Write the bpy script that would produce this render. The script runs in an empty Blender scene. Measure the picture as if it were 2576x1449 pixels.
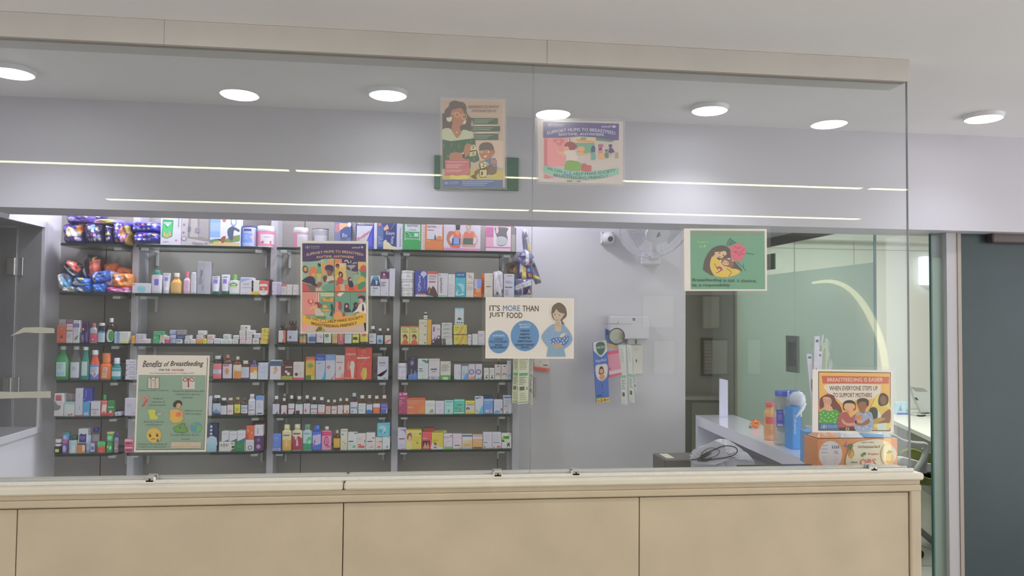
import bpy, math, random
from mathutils import Vector, Matrix
random.seed(7)
sc = bpy.context.scene
COL = sc.collection

# ---------------------------------------------------------------- camera
FPX, CX, CY, CZ = 1935.0, 1288.0, 724.5, 1.55
_y, _p, _r = math.radians(6.94), math.radians(2.07), math.radians(0.55)
FW = Vector((math.sin(_y) * math.cos(_p), math.cos(_y) * math.cos(_p), math.sin(_p)))
_r0 = Vector((math.cos(_y), -math.sin(_y), 0)); _u0 = _r0.cross(FW)
RT = _r0 * math.cos(_r) + _u0 * math.sin(_r)
UP = _u0 * math.cos(_r) - _r0 * math.sin(_r)
cam_data = bpy.data.cameras.new('camera'); cam = bpy.data.objects.new('camera', cam_data); COL.objects.link(cam)
cam_data.sensor_width = 36; cam_data.lens = FPX / 2576 * 36; cam_data.clip_start = 0.02
cam.matrix_world = Matrix(((RT.x, UP.x, -FW.x, 0), (RT.y, UP.y, -FW.y, 0), (RT.z, UP.z, -FW.z, CZ), (0, 0, 0, 1)))
sc.camera = cam

# ---------------------------------------------------------------- world, exposure
w = bpy.data.worlds.new('world'); sc.world = w; w.use_nodes = True
w.node_tree.nodes['Background'].inputs[0].default_value = (0.95, 0.965, 1.03, 1)
w.node_tree.nodes['Background'].inputs[1].default_value = 1.65
_nt = w.node_tree; _tc = _nt.nodes.new('ShaderNodeTexCoord'); _sx = _nt.nodes.new('ShaderNodeSeparateXYZ'); _mr = _nt.nodes.new('ShaderNodeMapRange')
_mr.inputs['From Min'].default_value = -1; _mr.inputs['From Max'].default_value = 1; _mr.inputs['To Min'].default_value = 1.2; _mr.inputs['To Max'].default_value = 2.1   # the hall is brighter toward its open right end
_nt.links.new(_tc.outputs['Generated'], _sx.inputs[0]); _nt.links.new(_sx.outputs['X'], _mr.inputs['Value']); _nt.links.new(_mr.outputs['Result'], w.node_tree.nodes['Background'].inputs[1])
sc.view_settings.view_transform = 'Standard'; sc.view_settings.look = 'None'
sc.view_settings.gamma = 1.0; sc.view_settings.use_curve_mapping = False
sc.view_settings.exposure = 0.38
sc.cycles.transparent_max_bounces = 24; sc.cycles.max_bounces = 8; sc.cycles.diffuse_bounces = 6
sc.cycles.caustics_reflective = False; sc.cycles.caustics_refractive = False
sc.cycles.sample_clamp_indirect = 4.0

# ---------------------------------------------------------------- lamps of the place, plus an added fill spot
def spot(name, loc, power, col=(0.93, 0.94, 1.0), size=150, blend=0.9, rad=0.07, tgt=None):
    d = bpy.data.lights.new(name, 'SPOT'); d.energy = power; d.color = col
    d.spot_size = math.radians(size); d.spot_blend = blend; d.shadow_soft_size = rad
    o = bpy.data.objects.new(name, d); o.location = loc; COL.objects.link(o)
    if tgt: o.rotation_euler = (Vector(tgt) - Vector(loc)).to_track_quat('-Z', 'Y').to_euler()
    return o
def area(name, loc, power, sx, sy, col=(1, 1, 1), spread=180):
    d = bpy.data.lights.new(name, 'AREA'); d.shape = 'RECTANGLE'; d.size = sx; d.size_y = sy
    d.energy = power; d.color = col; d.spread = math.radians(spread)
    o = bpy.data.objects.new(name, d); o.location = loc; COL.objects.link(o)
    return o
GAP_LAMPS = [(-1.537, 3.085), (-0.135, 3.16), (1.243, 3.18), (2.49, 3.12)]
FRONT_LAMPS = [(-0.741, 1.754), (0.583, 1.655), (1.869, 1.683)]
for i, (x, y) in enumerate(GAP_LAMPS):
    spot('downlight_beam', (x, y, 2.44), (19, 18, 18, 9)[i], (0.90, 0.90, 1.0), 128, 0.75, 0.06)
for x, p_ in ((-1.45, 14), (-0.45, 14), (0.55, 12)):
    spot('pharmacy_beam', (x, 3.93, 2.44), p_, (0.93, 0.91, 1.0), 165, 0.35, 0.05)
spot('pharmacy_beam', (-0.75, 3.90, 2.44), 18, (0.90, 0.90, 1.0), 96, 0.7, 0.05, tgt=(-1.86, 3.9, 1.1))  # added spot, brightens the side wall and first bay; no such lamp known
spot('pharmacy_beam', (1.62, 3.86, 2.44), 4, (0.93, 0.91, 1.0), 155, 0.8, 0.05)
area('office_panel_light', (3.5, 5.2, 2.42), 21, 0.6, 0.6, (0.96, 1.0, 0.93))
area('office_panel_light', (2.95, 4.3, 2.42), 7, 0.4, 0.4, (0.96, 1.0, 0.93))
# ---------------------------------------------------------------- pixel -> place
def ray(px, py): return FW * FPX + RT * (px - CX) - UP * (py - CY)
def PY(px, py, Y): d = ray(px, py); return Vector((0, 0, CZ)) + d * (Y / d.y)
def PZ(px, py, Z): d = ray(px, py); return Vector((0, 0, CZ)) + d * ((Z - CZ) / d.z)
def PX(px, py, X): d = ray(px, py); return Vector((0, 0, CZ)) + d * (X / d.x)

# ---------------------------------------------------------------- colour and materials
def lin(v): v /= 255.0; return v / 12.92 if v <= 0.04045 else ((v + 0.055) / 1.055) ** 2.4
GAIN = 2.15
def hx(h, g=None):
    g = GAIN if g is None else g
    r, gg, b = (lin(int(h[i:i + 2], 16)) for i in (0, 2, 4))
    m = 0.3 * r + 0.59 * gg + 0.11 * b
    out = [max(0.004, m + (c - m) * SAT) * g for c in (r, gg, b)]
    k = max(out)
    if k > 0.88: out = [c * 0.88 / k for c in out]
    return tuple(out)
SAT = 0.88
def mat(name, col=None, rough=0.5, attr=False, metal=0.0, coat=0.0, noise=0.0, nscale=8.0, emit=None, estr=0.0, spec=0.5, bump=0.0):
    m = bpy.data.materials.new(name); m.use_nodes = True
    nt = m.node_tree; b = nt.nodes['Principled BSDF']
    b.inputs['Roughness'].default_value = rough; b.inputs['Metallic'].default_value = metal
    b.inputs['Coat Weight'].default_value = coat; b.inputs['Coat Roughness'].default_value = 0.08
    b.inputs['Specular IOR Level'].default_value = spec
    src = None
    if attr:
        a = nt.nodes.new('ShaderNodeAttribute'); a.attribute_name = 'Col'; src = a.outputs['Color']
    else:
        b.inputs['Base Color'].default_value = (*col, 1)
    if noise > 0 or bump > 0:
        tc = nt.nodes.new('ShaderNodeTexCoord'); n = nt.nodes.new('ShaderNodeTexNoise')
        n.inputs['Scale'].default_value = nscale; n.inputs['Detail'].default_value = 5
        nt.links.new(tc.outputs['Object'], n.inputs['Vector'])
        if noise > 0:
            mr = nt.nodes.new('ShaderNodeMapRange'); mr.inputs['From Min'].default_value = 0.3; mr.inputs['From Max'].default_value = 0.7
            mr.inputs['To Min'].default_value = 1 - noise; mr.inputs['To Max'].default_value = 1.0
            nt.links.new(n.outputs['Fac'], mr.inputs['Value'])
            mx = nt.nodes.new('ShaderNodeMix'); mx.data_type = 'RGBA'; mx.blend_type = 'MULTIPLY'; mx.inputs['Factor'].default_value = 1
            if src is not None: nt.links.new(src, mx.inputs['A'])
            else: mx.inputs['A'].default_value = (*col, 1)
            nt.links.new(mr.outputs['Result'], mx.inputs['B']); src = mx.outputs['Result']
        if bump > 0:
            bp = nt.nodes.new('ShaderNodeBump'); bp.inputs['Strength'].default_value = bump; bp.inputs['Distance'].default_value = 0.004
            nt.links.new(n.outputs['Fac'], bp.inputs['Height']); nt.links.new(bp.outputs['Normal'], b.inputs['Normal'])
    if src is not None: nt.links.new(src, b.inputs['Base Color'])
    if emit: b.inputs['Emission Color'].default_value = (*emit, 1); b.inputs['Emission Strength'].default_value = estr
    return m
def glassy(name, tint=(1, 1, 1), ior=1.5, rough=0.0, body=None, amount=0.0, boost=1.0):
    """clear sheet: see-through with a Fresnel reflection, and a share of a diffuse body (film, frost)"""
    m = bpy.data.materials.new(name); m.use_nodes = True; nt = m.node_tree; nt.nodes.clear()
    out = nt.nodes.new('ShaderNodeOutputMaterial'); tr = nt.nodes.new('ShaderNodeBsdfTransparent'); tr.inputs[0].default_value = (*tint, 1)
    gl = nt.nodes.new('ShaderNodeBsdfGlossy'); gl.inputs['Roughness'].default_value = rough
    fr = nt.nodes.new('ShaderNodeFresnel'); fr.inputs[0].default_value = ior
    mul = nt.nodes.new('ShaderNodeMath'); mul.operation = 'MULTIPLY'; mul.inputs[1].default_value = boost; mul.use_clamp = True
    nt.links.new(fr.outputs[0], mul.inputs[0])
    ge = nt.nodes.new('ShaderNodeNewGeometry'); im = nt.nodes.new('ShaderNodeMapRange')   # same reflectance on both faces of a thin sheet
    im.inputs['To Min'].default_value = ior; im.inputs['To Max'].default_value = 1 / ior
    nt.links.new(ge.outputs['Backfacing'], im.inputs['Value']); nt.links.new(im.outputs['Result'], fr.inputs[0])
    src = tr.outputs[0]
    if body:
        df = nt.nodes.new('ShaderNodeBsdfDiffuse'); df.inputs[0].default_value = (*body, 1)
        tl = nt.nodes.new('ShaderNodeBsdfTranslucent'); tl.inputs[0].default_value = (*body, 1)
        m0 = nt.nodes.new('ShaderNodeMixShader'); m0.inputs[0].default_value = 0.4
        nt.links.new(df.outputs[0], m0.inputs[1]); nt.links.new(tl.outputs[0], m0.inputs[2])
        m1 = nt.nodes.new('ShaderNodeMixShader'); m1.inputs[0].default_value = amount
        nt.links.new(src, m1.inputs[1]); nt.links.new(m0.outputs[0], m1.inputs[2]); src = m1.outputs[0]
    m2 = nt.nodes.new('ShaderNodeMixShader'); nt.links.new(mul.outputs[0], m2.inputs[0])
    nt.links.new(src, m2.inputs[1]); nt.links.new(gl.outputs[0], m2.inputs[2]); nt.links.new(m2.outputs[0], out.inputs[0])
    return m
def emitter(name, col, strength):
    m = bpy.data.materials.new(name); m.use_nodes = True; nt = m.node_tree; nt.nodes.clear()
    out = nt.nodes.new('ShaderNodeOutputMaterial'); e = nt.nodes.new('ShaderNodeEmission')
    e.inputs[0].default_value = (*col, 1); e.inputs[1].default_value = strength; nt.links.new(e.outputs[0], out.inputs[0]); return m

CARD = mat('printed_card', rough=0.45, attr=True, noise=0.04, nscale=30)
GLOSS = mat('glossy_plastic', rough=0.16, attr=True, noise=0.03, nscale=20, coat=0.3)
FILM = mat('wrapper_film', rough=0.3, attr=True, coat=0.25, noise=0.08, nscale=40, bump=0.3)
PAPER = mat('poster_print', rough=0.6, attr=True, noise=0.02, nscale=40)
METAL = mat('steel', (0.62, 0.60, 0.57), rough=0.38, metal=1.0, noise=0.08, nscale=60)
CLEARFILM = glassy('clear_film', (0.98, 0.98, 0.98), 1.45, 0.10, (0.8, 0.78, 0.76), 0.07, 1.0)
VEIL_FILM = glassy('glare_veil_film', (0.98, 0.98, 0.98), 1.45, 0.15, (0.78, 0.75, 0.75), 0.22, 1.0)  # milky body paints the glare veil over the two highest posters
PANE = glassy('pane_glass', (0.97, 0.985, 0.98), 1.5, 0.0, (0.7, 0.72, 0.75), 0.012, 1.05)
PANE_EDGE = mat('pane_edge', (0.50, 0.60, 0.56), rough=0.2, noise=0.05)

# ---------------------------------------------------------------- mesh collector
class M:
    def __init__(s): s.v = []; s.f = []; s.c = []; s.m = []
    def face(s, pts, col, mi=0):
        n = len(s.v); s.v += [tuple(p) for p in pts]; s.f.append(list(range(n, n + len(pts)))); s.c.append(col); s.m.append(mi)
    def mesh(s, verts, faces, col, mi=0, cols=None):
        n = len(s.v); s.v += [tuple(p) for p in verts]
        for k, f in enumerate(faces): s.f.append([i + n for i in f]); s.c.append(cols[k] if cols else col); s.m.append(mi)
    def box(s, a, b, col=(0.8, 0.8, 0.8), mi=0, bev=0.0, side=None, top=None):
        x0, y0, z0 = a; x1, y1, z1 = b
        if bev > 0:
            bv = min(bev, (x1 - x0) / 3, (y1 - y0) / 3, (z1 - z0) / 3); vs = []; idx = {}
            for sx in (0, 1):
                for sy in (0, 1):
                    for sz in (0, 1):
                        X, Y, Z = (x0, x1)[sx], (y0, y1)[sy], (z0, z1)[sz]; dx, dy, dz = bv * (1 - 2 * sx), bv * (1 - 2 * sy), bv * (1 - 2 * sz)
                        idx[(sx, sy, sz)] = len(vs); vs += [(X, Y + dy, Z + dz), (X + dx, Y, Z + dz), (X + dx, Y + dy, Z)]
            fs = []
            for ax in range(3):
                for sgn in (0, 1):
                    cs = [(0, 0), (1, 0), (1, 1), (0, 1)]; q = []
                    for c in cs:
                        k = list(c); k.insert(ax, sgn); q.append(idx[tuple(k)] + ax)
                    if (sgn == 0) ^ (ax == 1): q.reverse()
                    fs.append(q)
            for ax in range(3):
                o1, o2 = [i for i in range(3) if i != ax]
                for s1 in (0, 1):
                    for s2 in (0, 1):
                        k0 = [0, 0, 0]; k0[o1] = s1; k0[o2] = s2; k1 = list(k0); k1[ax] = 1
                        i0, i1 = idx[tuple(k0)], idx[tuple(k1)]
                        fs.append([i0 + o1, i1 + o1, i1 + o2, i0 + o2])
            for i in idx.values(): fs.append([i, i + 1, i + 2])
            s.mesh(vs, fs, col, mi); return
        vs = [(x0, y0, z0), (x1, y0, z0), (x1, y1, z0), (x0, y1, z0), (x0, y0, z1), (x1, y0, z1), (x1, y1, z1), (x0, y1, z1)]
        fs = [(0, 3, 2, 1), (4, 5, 6, 7), (0, 1, 5, 4), (1, 2, 6, 5), (2, 3, 7, 6), (3, 0, 4, 7)]
        s.mesh(vs, fs, col, mi, [col, top or col, col, side or col, col, side or col])
    def prism(s, pts, n, col, mi=0, ends=True):
        """extrude a polygon (3-D points) along vector n"""
        k = len(pts); vs = [tuple(p) for p in pts] + [tuple(Vector(p) + Vector(n)) for p in pts]
        fs = [(i, (i + 1) % k, k + (i + 1) % k, k + i) for i in range(k)]
        if ends: fs += [tuple(reversed(range(k))), tuple(range(k, 2 * k))]
        s.mesh(vs, fs, col, mi)
    def tube(s, path, r, col, n=8, mi=0, closed=False):
        path = [Vector(p) for p in path]; k = len(path); vs = []; fs = []; pn = None
        for i, p in enumerate(path):
            t = (path[(i + 1) % k] - path[i - 1]) if closed else (path[min(i + 1, k - 1)] - path[max(i - 1, 0)])
            t.normalize()
            if pn is None: a = Vector((0, 0, 1)) if abs(t.z) < 0.9 else Vector((1, 0, 0)); nn = t.cross(a).normalized()
            else: nn = (pn - t * pn.dot(t)).normalized()
            pn = nn; b = t.cross(nn); rr = r[i] if isinstance(r, (list, tuple)) else r
            for j in range(n): a = 2 * math.pi * j / n; vs.append(p + nn * (rr * math.cos(a)) + b * (rr * math.sin(a)))
        for i in range(k if closed else k - 1):
            for j in range(n): fs.append((i * n + j, i * n + (j + 1) % n, ((i + 1) % k) * n + (j + 1) % n, ((i + 1) % k) * n + j))
        if not closed: fs += [tuple(reversed(range(n))), tuple(range((k - 1) * n, k * n))]
        s.mesh(vs, fs, col, mi)
    def lathe(s, prof, c, col, n=20, e=2.0, fy=1.0, mi=0, axis='z', cols=None):
        """prof: [(radius, height)]; superellipse exponent e, depth factor fy"""
        vs = []; fs = []; fc = []
        for r, h in prof:
            for j in range(n):
                a = 2 * math.pi * j / n; ca, sa = math.cos(a), math.sin(a)
                x = math.copysign(abs(ca) ** (2 / e), ca) * r; y = math.copysign(abs(sa) ** (2 / e), sa) * r * fy
                vs.append((c[0] + x, c[1] + y, c[2] + h) if axis == 'z' else (c[0] + x, c[1] + h, c[2] + y))
        for i in range(len(prof) - 1):
            for j in range(n):
                q = (i * n + j, i * n + (j + 1) % n, (i + 1) * n + (j + 1) % n, (i + 1) * n + j)
                fs.append(q if axis == 'z' else q[::-1]); fc.append(cols[i] if cols else col)
        fs += [tuple(reversed(range(n))), tuple(range((len(prof) - 1) * n, len(prof) * n))]; fc += [fc[0], fc[-1]]
        s.mesh(vs, fs, col, mi, fc)
    def build(s, name, mats=CARD, parent=None, loc=None, smooth=False):
        me = bpy.data.meshes.new(name)
        base = Vector(parent['_base']) if parent is not None and '_base' in parent else Vector(loc if loc is not None else (0, 0, 0))
        me.from_pydata([tuple(Vector(p) - base) for p in s.v], [], s.f)
        for m_ in (mats if isinstance(mats, (list, tuple)) else [mats]): me.materials.append(m_)
        me.polygons.foreach_set('material_index', s.m)
        ca = me.color_attributes.new('Col', 'FLOAT_COLOR', 'CORNER'); buf = []
        for f, c in zip(s.f, s.c): buf += [c[0], c[1], c[2], 1.0] * len(f)
        ca.data.foreach_set('color', buf)
        if smooth: me.polygons.foreach_set('use_smooth', [True] * len(s.f))
        me.update()
        if smooth:
            try: me.set_sharp_from_angle(angle=math.radians(42))
            except Exception: pass
        o = bpy.data.objects.new(name, me); COL.objects.link(o)
        if parent is not None: o.parent = parent
        else: o.location = base
        return o
LABELS = {}
def tag(o, label, cat, group=None, kind=None):
    if kind: o['kind'] = kind
    if label: o['label'] = label; LABELS.setdefault(label, []).append(o.name)
    if cat: o['category'] = cat
    if group: o['group'] = group
    return o
def thing(name, label, cat, loc, group=None, rz=0):
    o = bpy.data.objects.new(name, None); COL.objects.link(o); o.location = loc; o['_base'] = tuple(loc); o.empty_display_size = 0.05
    return tag(o, label, cat, group)
def struct(o): o['kind'] = 'structure'; return o

# ---------------------------------------------------------------- printed art (flat shapes in layers)
_tc = {}
def textmesh(s, bold):
    k = (s, bold)
    if k not in _tc:
        cu = bpy.data.curves.new('lettering', 'FONT'); cu.body = s; cu.size = 1; cu.resolution_u = 2
        cu.fill_mode = 'FRONT'
        ob = bpy.data.objects.new('lettering', cu); me = bpy.data.meshes.new_from_object(ob)
        bw = 0.0; vs = [(v.co.x, v.co.y) for v in me.vertices]; fs = [tuple(p.vertices) for p in me.polygons]
        bpy.data.objects.remove(ob); bpy.data.curves.remove(cu); bpy.data.meshes.remove(me)
        if vs:
            x0 = min(v[0] for v in vs); x1 = max(v[0] for v in vs); y0 = min(v[1] for v in vs); y1 = max(v[1] for v in vs)
            vs = [((x - x0) / (x1 - x0), (y - y0) / (y1 - y0)) for x, y in vs]; bw = 0.034 / (x1 - x0)
        _tc[k] = (vs, fs, bw)
    return _tc[k]
def spline(p, closed=True, n=5):
    out = []; k = len(p)
    for i in range(k if closed else k - 1):
        a, b, c, d = (p[(i + j - 1) % k] if closed else p[min(max(i + j - 1, 0), k - 1)] for j in range(4))
        for q in range(n):
            t = q / n
            out.append(tuple(0.5 * (2 * b[m] + (c[m] - a[m]) * t + (2 * a[m] - 5 * b[m] + 4 * c[m] - d[m]) * t * t + (3 * b[m] - a[m] - 3 * c[m] + d[m]) * t ** 3) for m in (0, 1)))
    if not closed: out.append(tuple(p[-1]))
    return out
def art(src, g=None):
    """-> list of (colour, verts, faces); coordinates as written"""
    out = []
    for ln in src.replace(';', '\n').split('\n'):
        t = ln.split()
        if not t: continue
        k = t[0]
        if k in 'RECL':
            if k == 'R':
                a, b, c, d = map(float, t[1:5]); out.append((hx(t[5], g), [(a, b), (c, b), (c, d), (a, d)], [(0, 1, 2, 3)]))
            elif k == 'L':
                a, b, c, d = map(float, t[1:5]); n = int(t[5]); col = hx(t[6], g); rr = random.Random(len(src) + n)
                for i in range(n):
                    y = b + (d - b) * (i + 0.25) / n; h = (d - b) / n * 0.38; e = a + (c - a) * rr.uniform(0.6, 1.0)
                    out.append((col, [(a, y), (e, y), (e, y + h), (a, y + h)], [(0, 1, 2, 3)]))
            else:
                if k == 'E': cx, cy, rx, ry = map(float, t[1:5]); col = t[5]
                else: cx, cy, rx, col = float(t[1]), float(t[2]), float(t[3]), t[4]; ry = rx * ASP[0]
                n = 20; out.append((hx(col, g), [(cx + rx * math.cos(2 * math.pi * i / n), cy + ry * math.sin(2 * math.pi * i / n)) for i in range(n)], [tuple(range(n))]))
        elif k in 'PS':
            q = list(map(float, t[2:])); pts = list(zip(q[::2], q[1::2]))
            if k == 'S': pts = spline(pts)
            out.append((hx(t[1], g), pts, [tuple(range(len(pts)))]))
        elif k == 'K':   # stroke: K col width pts...
            q = list(map(float, t[3:])); pts = spline(list(zip(q[::2], q[1::2])), False); w = float(t[2]) / 2; vs = []; fs = []
            for i, p in enumerate(pts):
                a = pts[max(i - 1, 0)]; b = pts[min(i + 1, len(pts) - 1)]; dx, dy = b[0] - a[0], b[1] - a[1]; l = math.hypot(dx, dy) or 1
                vs += [(p[0] - dy / l * w, p[1] + dx / l * w), (p[0] + dy / l * w, p[1] - dx / l * w)]
            fs = [(2 * i, 2 * i + 1, 2 * i + 3, 2 * i + 2) for i in range(len(pts) - 1)]
            out.append((hx(t[1], g), vs, fs))
        elif k in ('T', 't', 'V', 'B', 'I', 'W'):   # text: cx cy w h col words ; B adds bend before colour
            cx, cy, wd, ht = map(float, t[1:5]); bend = slope = 0.0; j = 5
            if k == 'B': bend = float(t[5].split('/')[0]); slope = float((t[5] + '/0').split('/')[1]); j = 6
            v0, fs, bw = textmesh(' '.join(t[j + 1:]), k != 't')
            for dx, dy in (((0, 0),) if k == 't' else ((-bw / 2, 0), (bw / 2, 0), (0, 0.03))):   # heavier strokes: the same letters laid thrice
                vs = [(x + dx, y + dy) for x, y in v0]
                if k == 'V': vs = [(cx - (y - 0.5) * wd, cy + (x - 0.5) * ht) for x, y in vs]
                elif k == 'W': vs = [(cx + (y - 0.5) * wd, cy - (x - 0.5) * ht) for x, y in vs]
                else: vs = [(cx + (x - 0.5) * wd, cy + slope * (x - 0.5) + (y - 0.5) * ht * YS[0] + YS[0] * bend * (1 - (2 * x - 1) ** 2)) for x, y in vs]
                if k == 'I': vs = [(x + (cy - y) * 0.28, y) for x, y in vs]
                out.append((hx(t[j], g), vs, fs))
    return out
ASP = [1.0]; YS = [1]
def lay(m, shapes, fn, step=0.00012, base=0.0002, mi=0):
    for i, (col, vs, fs) in enumerate(shapes):
        off = base + step * i; m.mesh([fn(u, v, off) for u, v in vs], fs, col, mi)
def inside(p, poly):
    x, y = p; r = False; j = len(poly) - 1
    for i in range(len(poly)):
        if (poly[i][1] > y) != (poly[j][1] > y) and x < (poly[j][0] - poly[i][0]) * (y - poly[i][1]) / (poly[j][1] - poly[i][1]) + poly[i][0]: r = not r
        j = i
    return r
def sample(shapes, u, v, base):
    c = base
    for col, vs, fs in shapes:
        if len(fs) == 1 and inside((u, v), vs): c = col
    return c
# ---------------------------------------------------------------- room shell
WHITE = mat('white_paint', (0.76, 0.75, 0.79), rough=0.6, noise=0.04, nscale=3)
CEIL = mat('ceiling_paint', (0.80, 0.775, 0.775), rough=0.7, noise=0.03, nscale=2)
LILAC = mat('header_paint', (0.58, 0.56, 0.61), rough=0.5, noise=0.03, nscale=2)
BEIGE = mat('beige_stone', (0.58, 0.49, 0.375), rough=0.42, noise=0.10, nscale=7, spec=0.3)
BEIGE2 = mat('beige_fascia', (0.60, 0.57, 0.54), rough=0.5, noise=0.06, nscale=6)
LEDGE = mat('ledge_stone', (0.74, 0.69, 0.60), rough=0.3, noise=0.08, nscale=10)
GROUT = mat('grout', (0.28, 0.22, 0.15), rough=0.8)
TILEGREY = mat('grey_wall_tile', (0.43, 0.405, 0.385), rough=0.4, noise=0.16, nscale=3)
DARKJ = mat('dark_joint', (0.06, 0.06, 0.06), rough=0.8)
FLOORT = mat('floor_tile', (0.60, 0.60, 0.56), rough=0.25, noise=0.06, nscale=2)
GREYCAB = mat('grey_cabinet', (0.15, 0.145, 0.12), rough=0.4, noise=0.06)
OFFICE = mat('office_wall', (0.78, 0.78, 0.72), rough=0.5, noise=0.03, nscale=2)
FROST = glassy('frosted_film', (0.80, 0.90, 0.86), 1.45, 0.15, (0.58, 0.70, 0.64), 0.80, 0.9)
CLEARG = glassy('partition_glass', (0.93, 0.97, 0.95), 1.5, 0.0, (0.6, 0.7, 0.65), 0.03, 0.6)
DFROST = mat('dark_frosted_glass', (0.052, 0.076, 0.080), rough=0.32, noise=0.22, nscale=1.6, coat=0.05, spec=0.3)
CZ_ = 2.465; ZL = 1.99; ZF = 2.387; ZW = 1.03; YG = 2.5; YH = 3.48; YB = 3.74; YW = 4.28; XL = -1.863
def sbox(name, a, b, m_, **k): q = M(); q.box(a, b, **k); return struct(q.build(name, m_))
sbox('floor', (-4.6, -3.2, -0.1), (5.2, 6.7, 0), FLOORT)
q = M()
for i in range(-5, 6): q.box((i * 0.6 + 2.85, -3, 0.0), (i * 0.6 + 2.855, 6.5, 0.0012))
for j in range(-2, 8): q.box((-4.5, j * 0.8 + 0.55, 0.0), (5.1, j * 0.8 + 0.555, 0.0012))
struct(q.build('trim_1', GROUT))
sbox('ceiling', (-4.6, -3.2, CZ_), (5.2, 6.7, CZ_ + 0.1), CEIL)
# hall behind the camera, seen only as reflections in the screen
HALL = mat('hall_wall', (0.42, 0.39, 0.36), rough=0.6, noise=0.05)
sbox('wall_back', (-4.6, -3.1, 0), (5.2, -3.04, CZ_), HALL)
sbox('wall_right', (5.1, 3.4, 0), (5.2, 6.7, CZ_), HALL)
sbox('wall_side', (-4.5, 3.4, 0), (-1.99, 3.47, CZ_), WHITE)
# low stone-clad wall with ledge
q = M(); XR = 1.699
q.box((-3.2, 2.475, 0), (XR + 0.004, 2.60, 1.005), mi=1)
seams = [-3.2, -2.12, -1.171, -0.222, 0.725, XR - 0.03]
for a, b in zip(seams, seams[1:]): q.box((a + 0.0015, 2.462, 0.0), (b - 0.0015, 2.476, 0.962), bev=0.0015)
q.box((XR - 0.027, 2.455, 0.0), (XR + 0.012, 2.605, 0.985), bev=0.004)
q.box((-3.2, 2.452, 0.966), (XR + 0.012, 2.607, 0.988), bev=0.004)
q.box((-3.2, 2.458, 0.988), (XR + 0.010, 2.604, 1.004), mi=0, bev=0.002)
q.box((-3.2, 2.448, 1.004), (-0.224, 2.615, ZW - 0.002), mi=2, bev=0.005)
q.box((-0.221, 2.448, 1.004), (XR + 0.02, 2.615, ZW - 0.002), mi=2, bev=0.006)
struct(q.build('wall_front', [BEIGE, GROUT, LEDGE]))
# low channel under the pane
q = M(); q.box((-3.2, 2.478, ZW - 0.002), (1.70, 2.486, ZW + 0.009), bev=0.001); q.box((-3.2, 2.514, ZW - 0.002), (1.70, 2.522, ZW + 0.009), bev=0.001)
struct(q.build('trim_2', mat('silicone_bead', (0.80, 0.79, 0.77), rough=0.3, noise=0.08, nscale=50)))
# fascia beam over the screen
q = M(); q.box((-3.2, 2.50, ZF), (1.70, 2.60, CZ_), mi=0)
fs = [-3.2, -2.0, -0.80, PY(1376, 130, 2.49).x, 1.705]
for a, b in zip(fs, fs[1:]): q.box((a + 0.0004, 2.488, ZF), (b - 0.0004, 2.501, CZ_ - 0.0006), bev=0.0006)
q.box((-3.2, 2.490, ZF - 0.004), (1.69, 2.512, ZF - 0.0002), mi=1)
struct(q.build('trim_3', [BEIGE2, mat('fascia_channel', (0.34, 0.30, 0.27), rough=0.6)]))
# beam above the dispensing room
sbox('trim_4', (-4.5, YH, ZL), (5.1, YB, CZ_), LILAC)
# walls of the dispensing room
q = M(); q.box((XL, YW, 0), (0.50, YW + 0.1, CZ_), mi=0)
for px in (254, 757, 1252): x = PY(px, 1100, YW).x; q.box((x - 0.002, YW - 0.0012, 0), (x + 0.002, YW + 0.01, CZ_), mi=1)
q.box((XL, YW - 0.0010, 0.62), (0.5, YW + 0.01, 0.624), mi=1)
for z in (1.29, 2.19): q.box((XL, YW - 0.0010, z), (0.5, YW + 0.01, z + 0.003), mi=1)
struct(q.build('wall_shelves', [TILEGREY, DARKJ]))
XP = 1.522
sbox('wall_pier', (0.50, YW - 0.02, 0), (XP, YW + 0.14, CZ_), mat('pier_paint', (0.70, 0.69, 0.72), rough=0.6, noise=0.04, nscale=3))
# side wall with the deep opening
o0, o1, oz0, oz1 = 3.0, 4.077, 0.98, 1.968
q = M()
q.box((XL - 0.12, 2.7, 0), (XL, YW + 0.1, oz0)); q.box((XL - 0.12, 2.7, oz1), (XL, YW + 0.1, CZ_))
q.box((XL - 0.12, o1, oz0), (XL, YW + 0.1, oz1)); q.box((XL - 0.12, 2.7, oz0), (XL, o0, oz1))
struct(q.build('wall_dispensary', mat('bright_paint', (0.90, 0.89, 0.93), rough=0.55, noise=0.03, nscale=3)))
q = M(); f = 0.012
q.box((XL - 0.02, o1 - 0.001, oz0 - 0.03), (XL + f, o1 + 0.03, oz1 + 0.03)); q.box((XL - 0.02, o0, oz1), (XL + f, o1, oz1 + 0.03)); q.box((XL - 0.02, o0, oz0 - 0.03), (XL + f, o1, oz0))
struct(q.build('trim_5', WHITE))
RG = mat('grey_laminate', (0.30, 0.30, 0.31), rough=0.35, noise=0.06)
q = M(); q.box((XL - 0.105, o1 - 0.004, oz0), (XL - 0.001, o1 + 0.02, oz1), mi=0); q.box((XL - 0.34, o0, oz0 - 0.02), (XL - 0.001, o1, oz0 + 0.001), mi=0); q.box((XL - 0.34, o0, oz1 - 0.001), (XL - 0.001, o1, oz1 + 0.02), mi=0)
struct(q.build('trim_6', RG))
DK = mat('dark_cupboard', (0.05, 0.035, 0.03), rough=0.6, noise=0.3, nscale=5)
sbox('trim_7', (XL - 0.45, 3.48, 0.4), (XL - 0.40, YW + 0.4, 2.2), DK)
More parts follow.
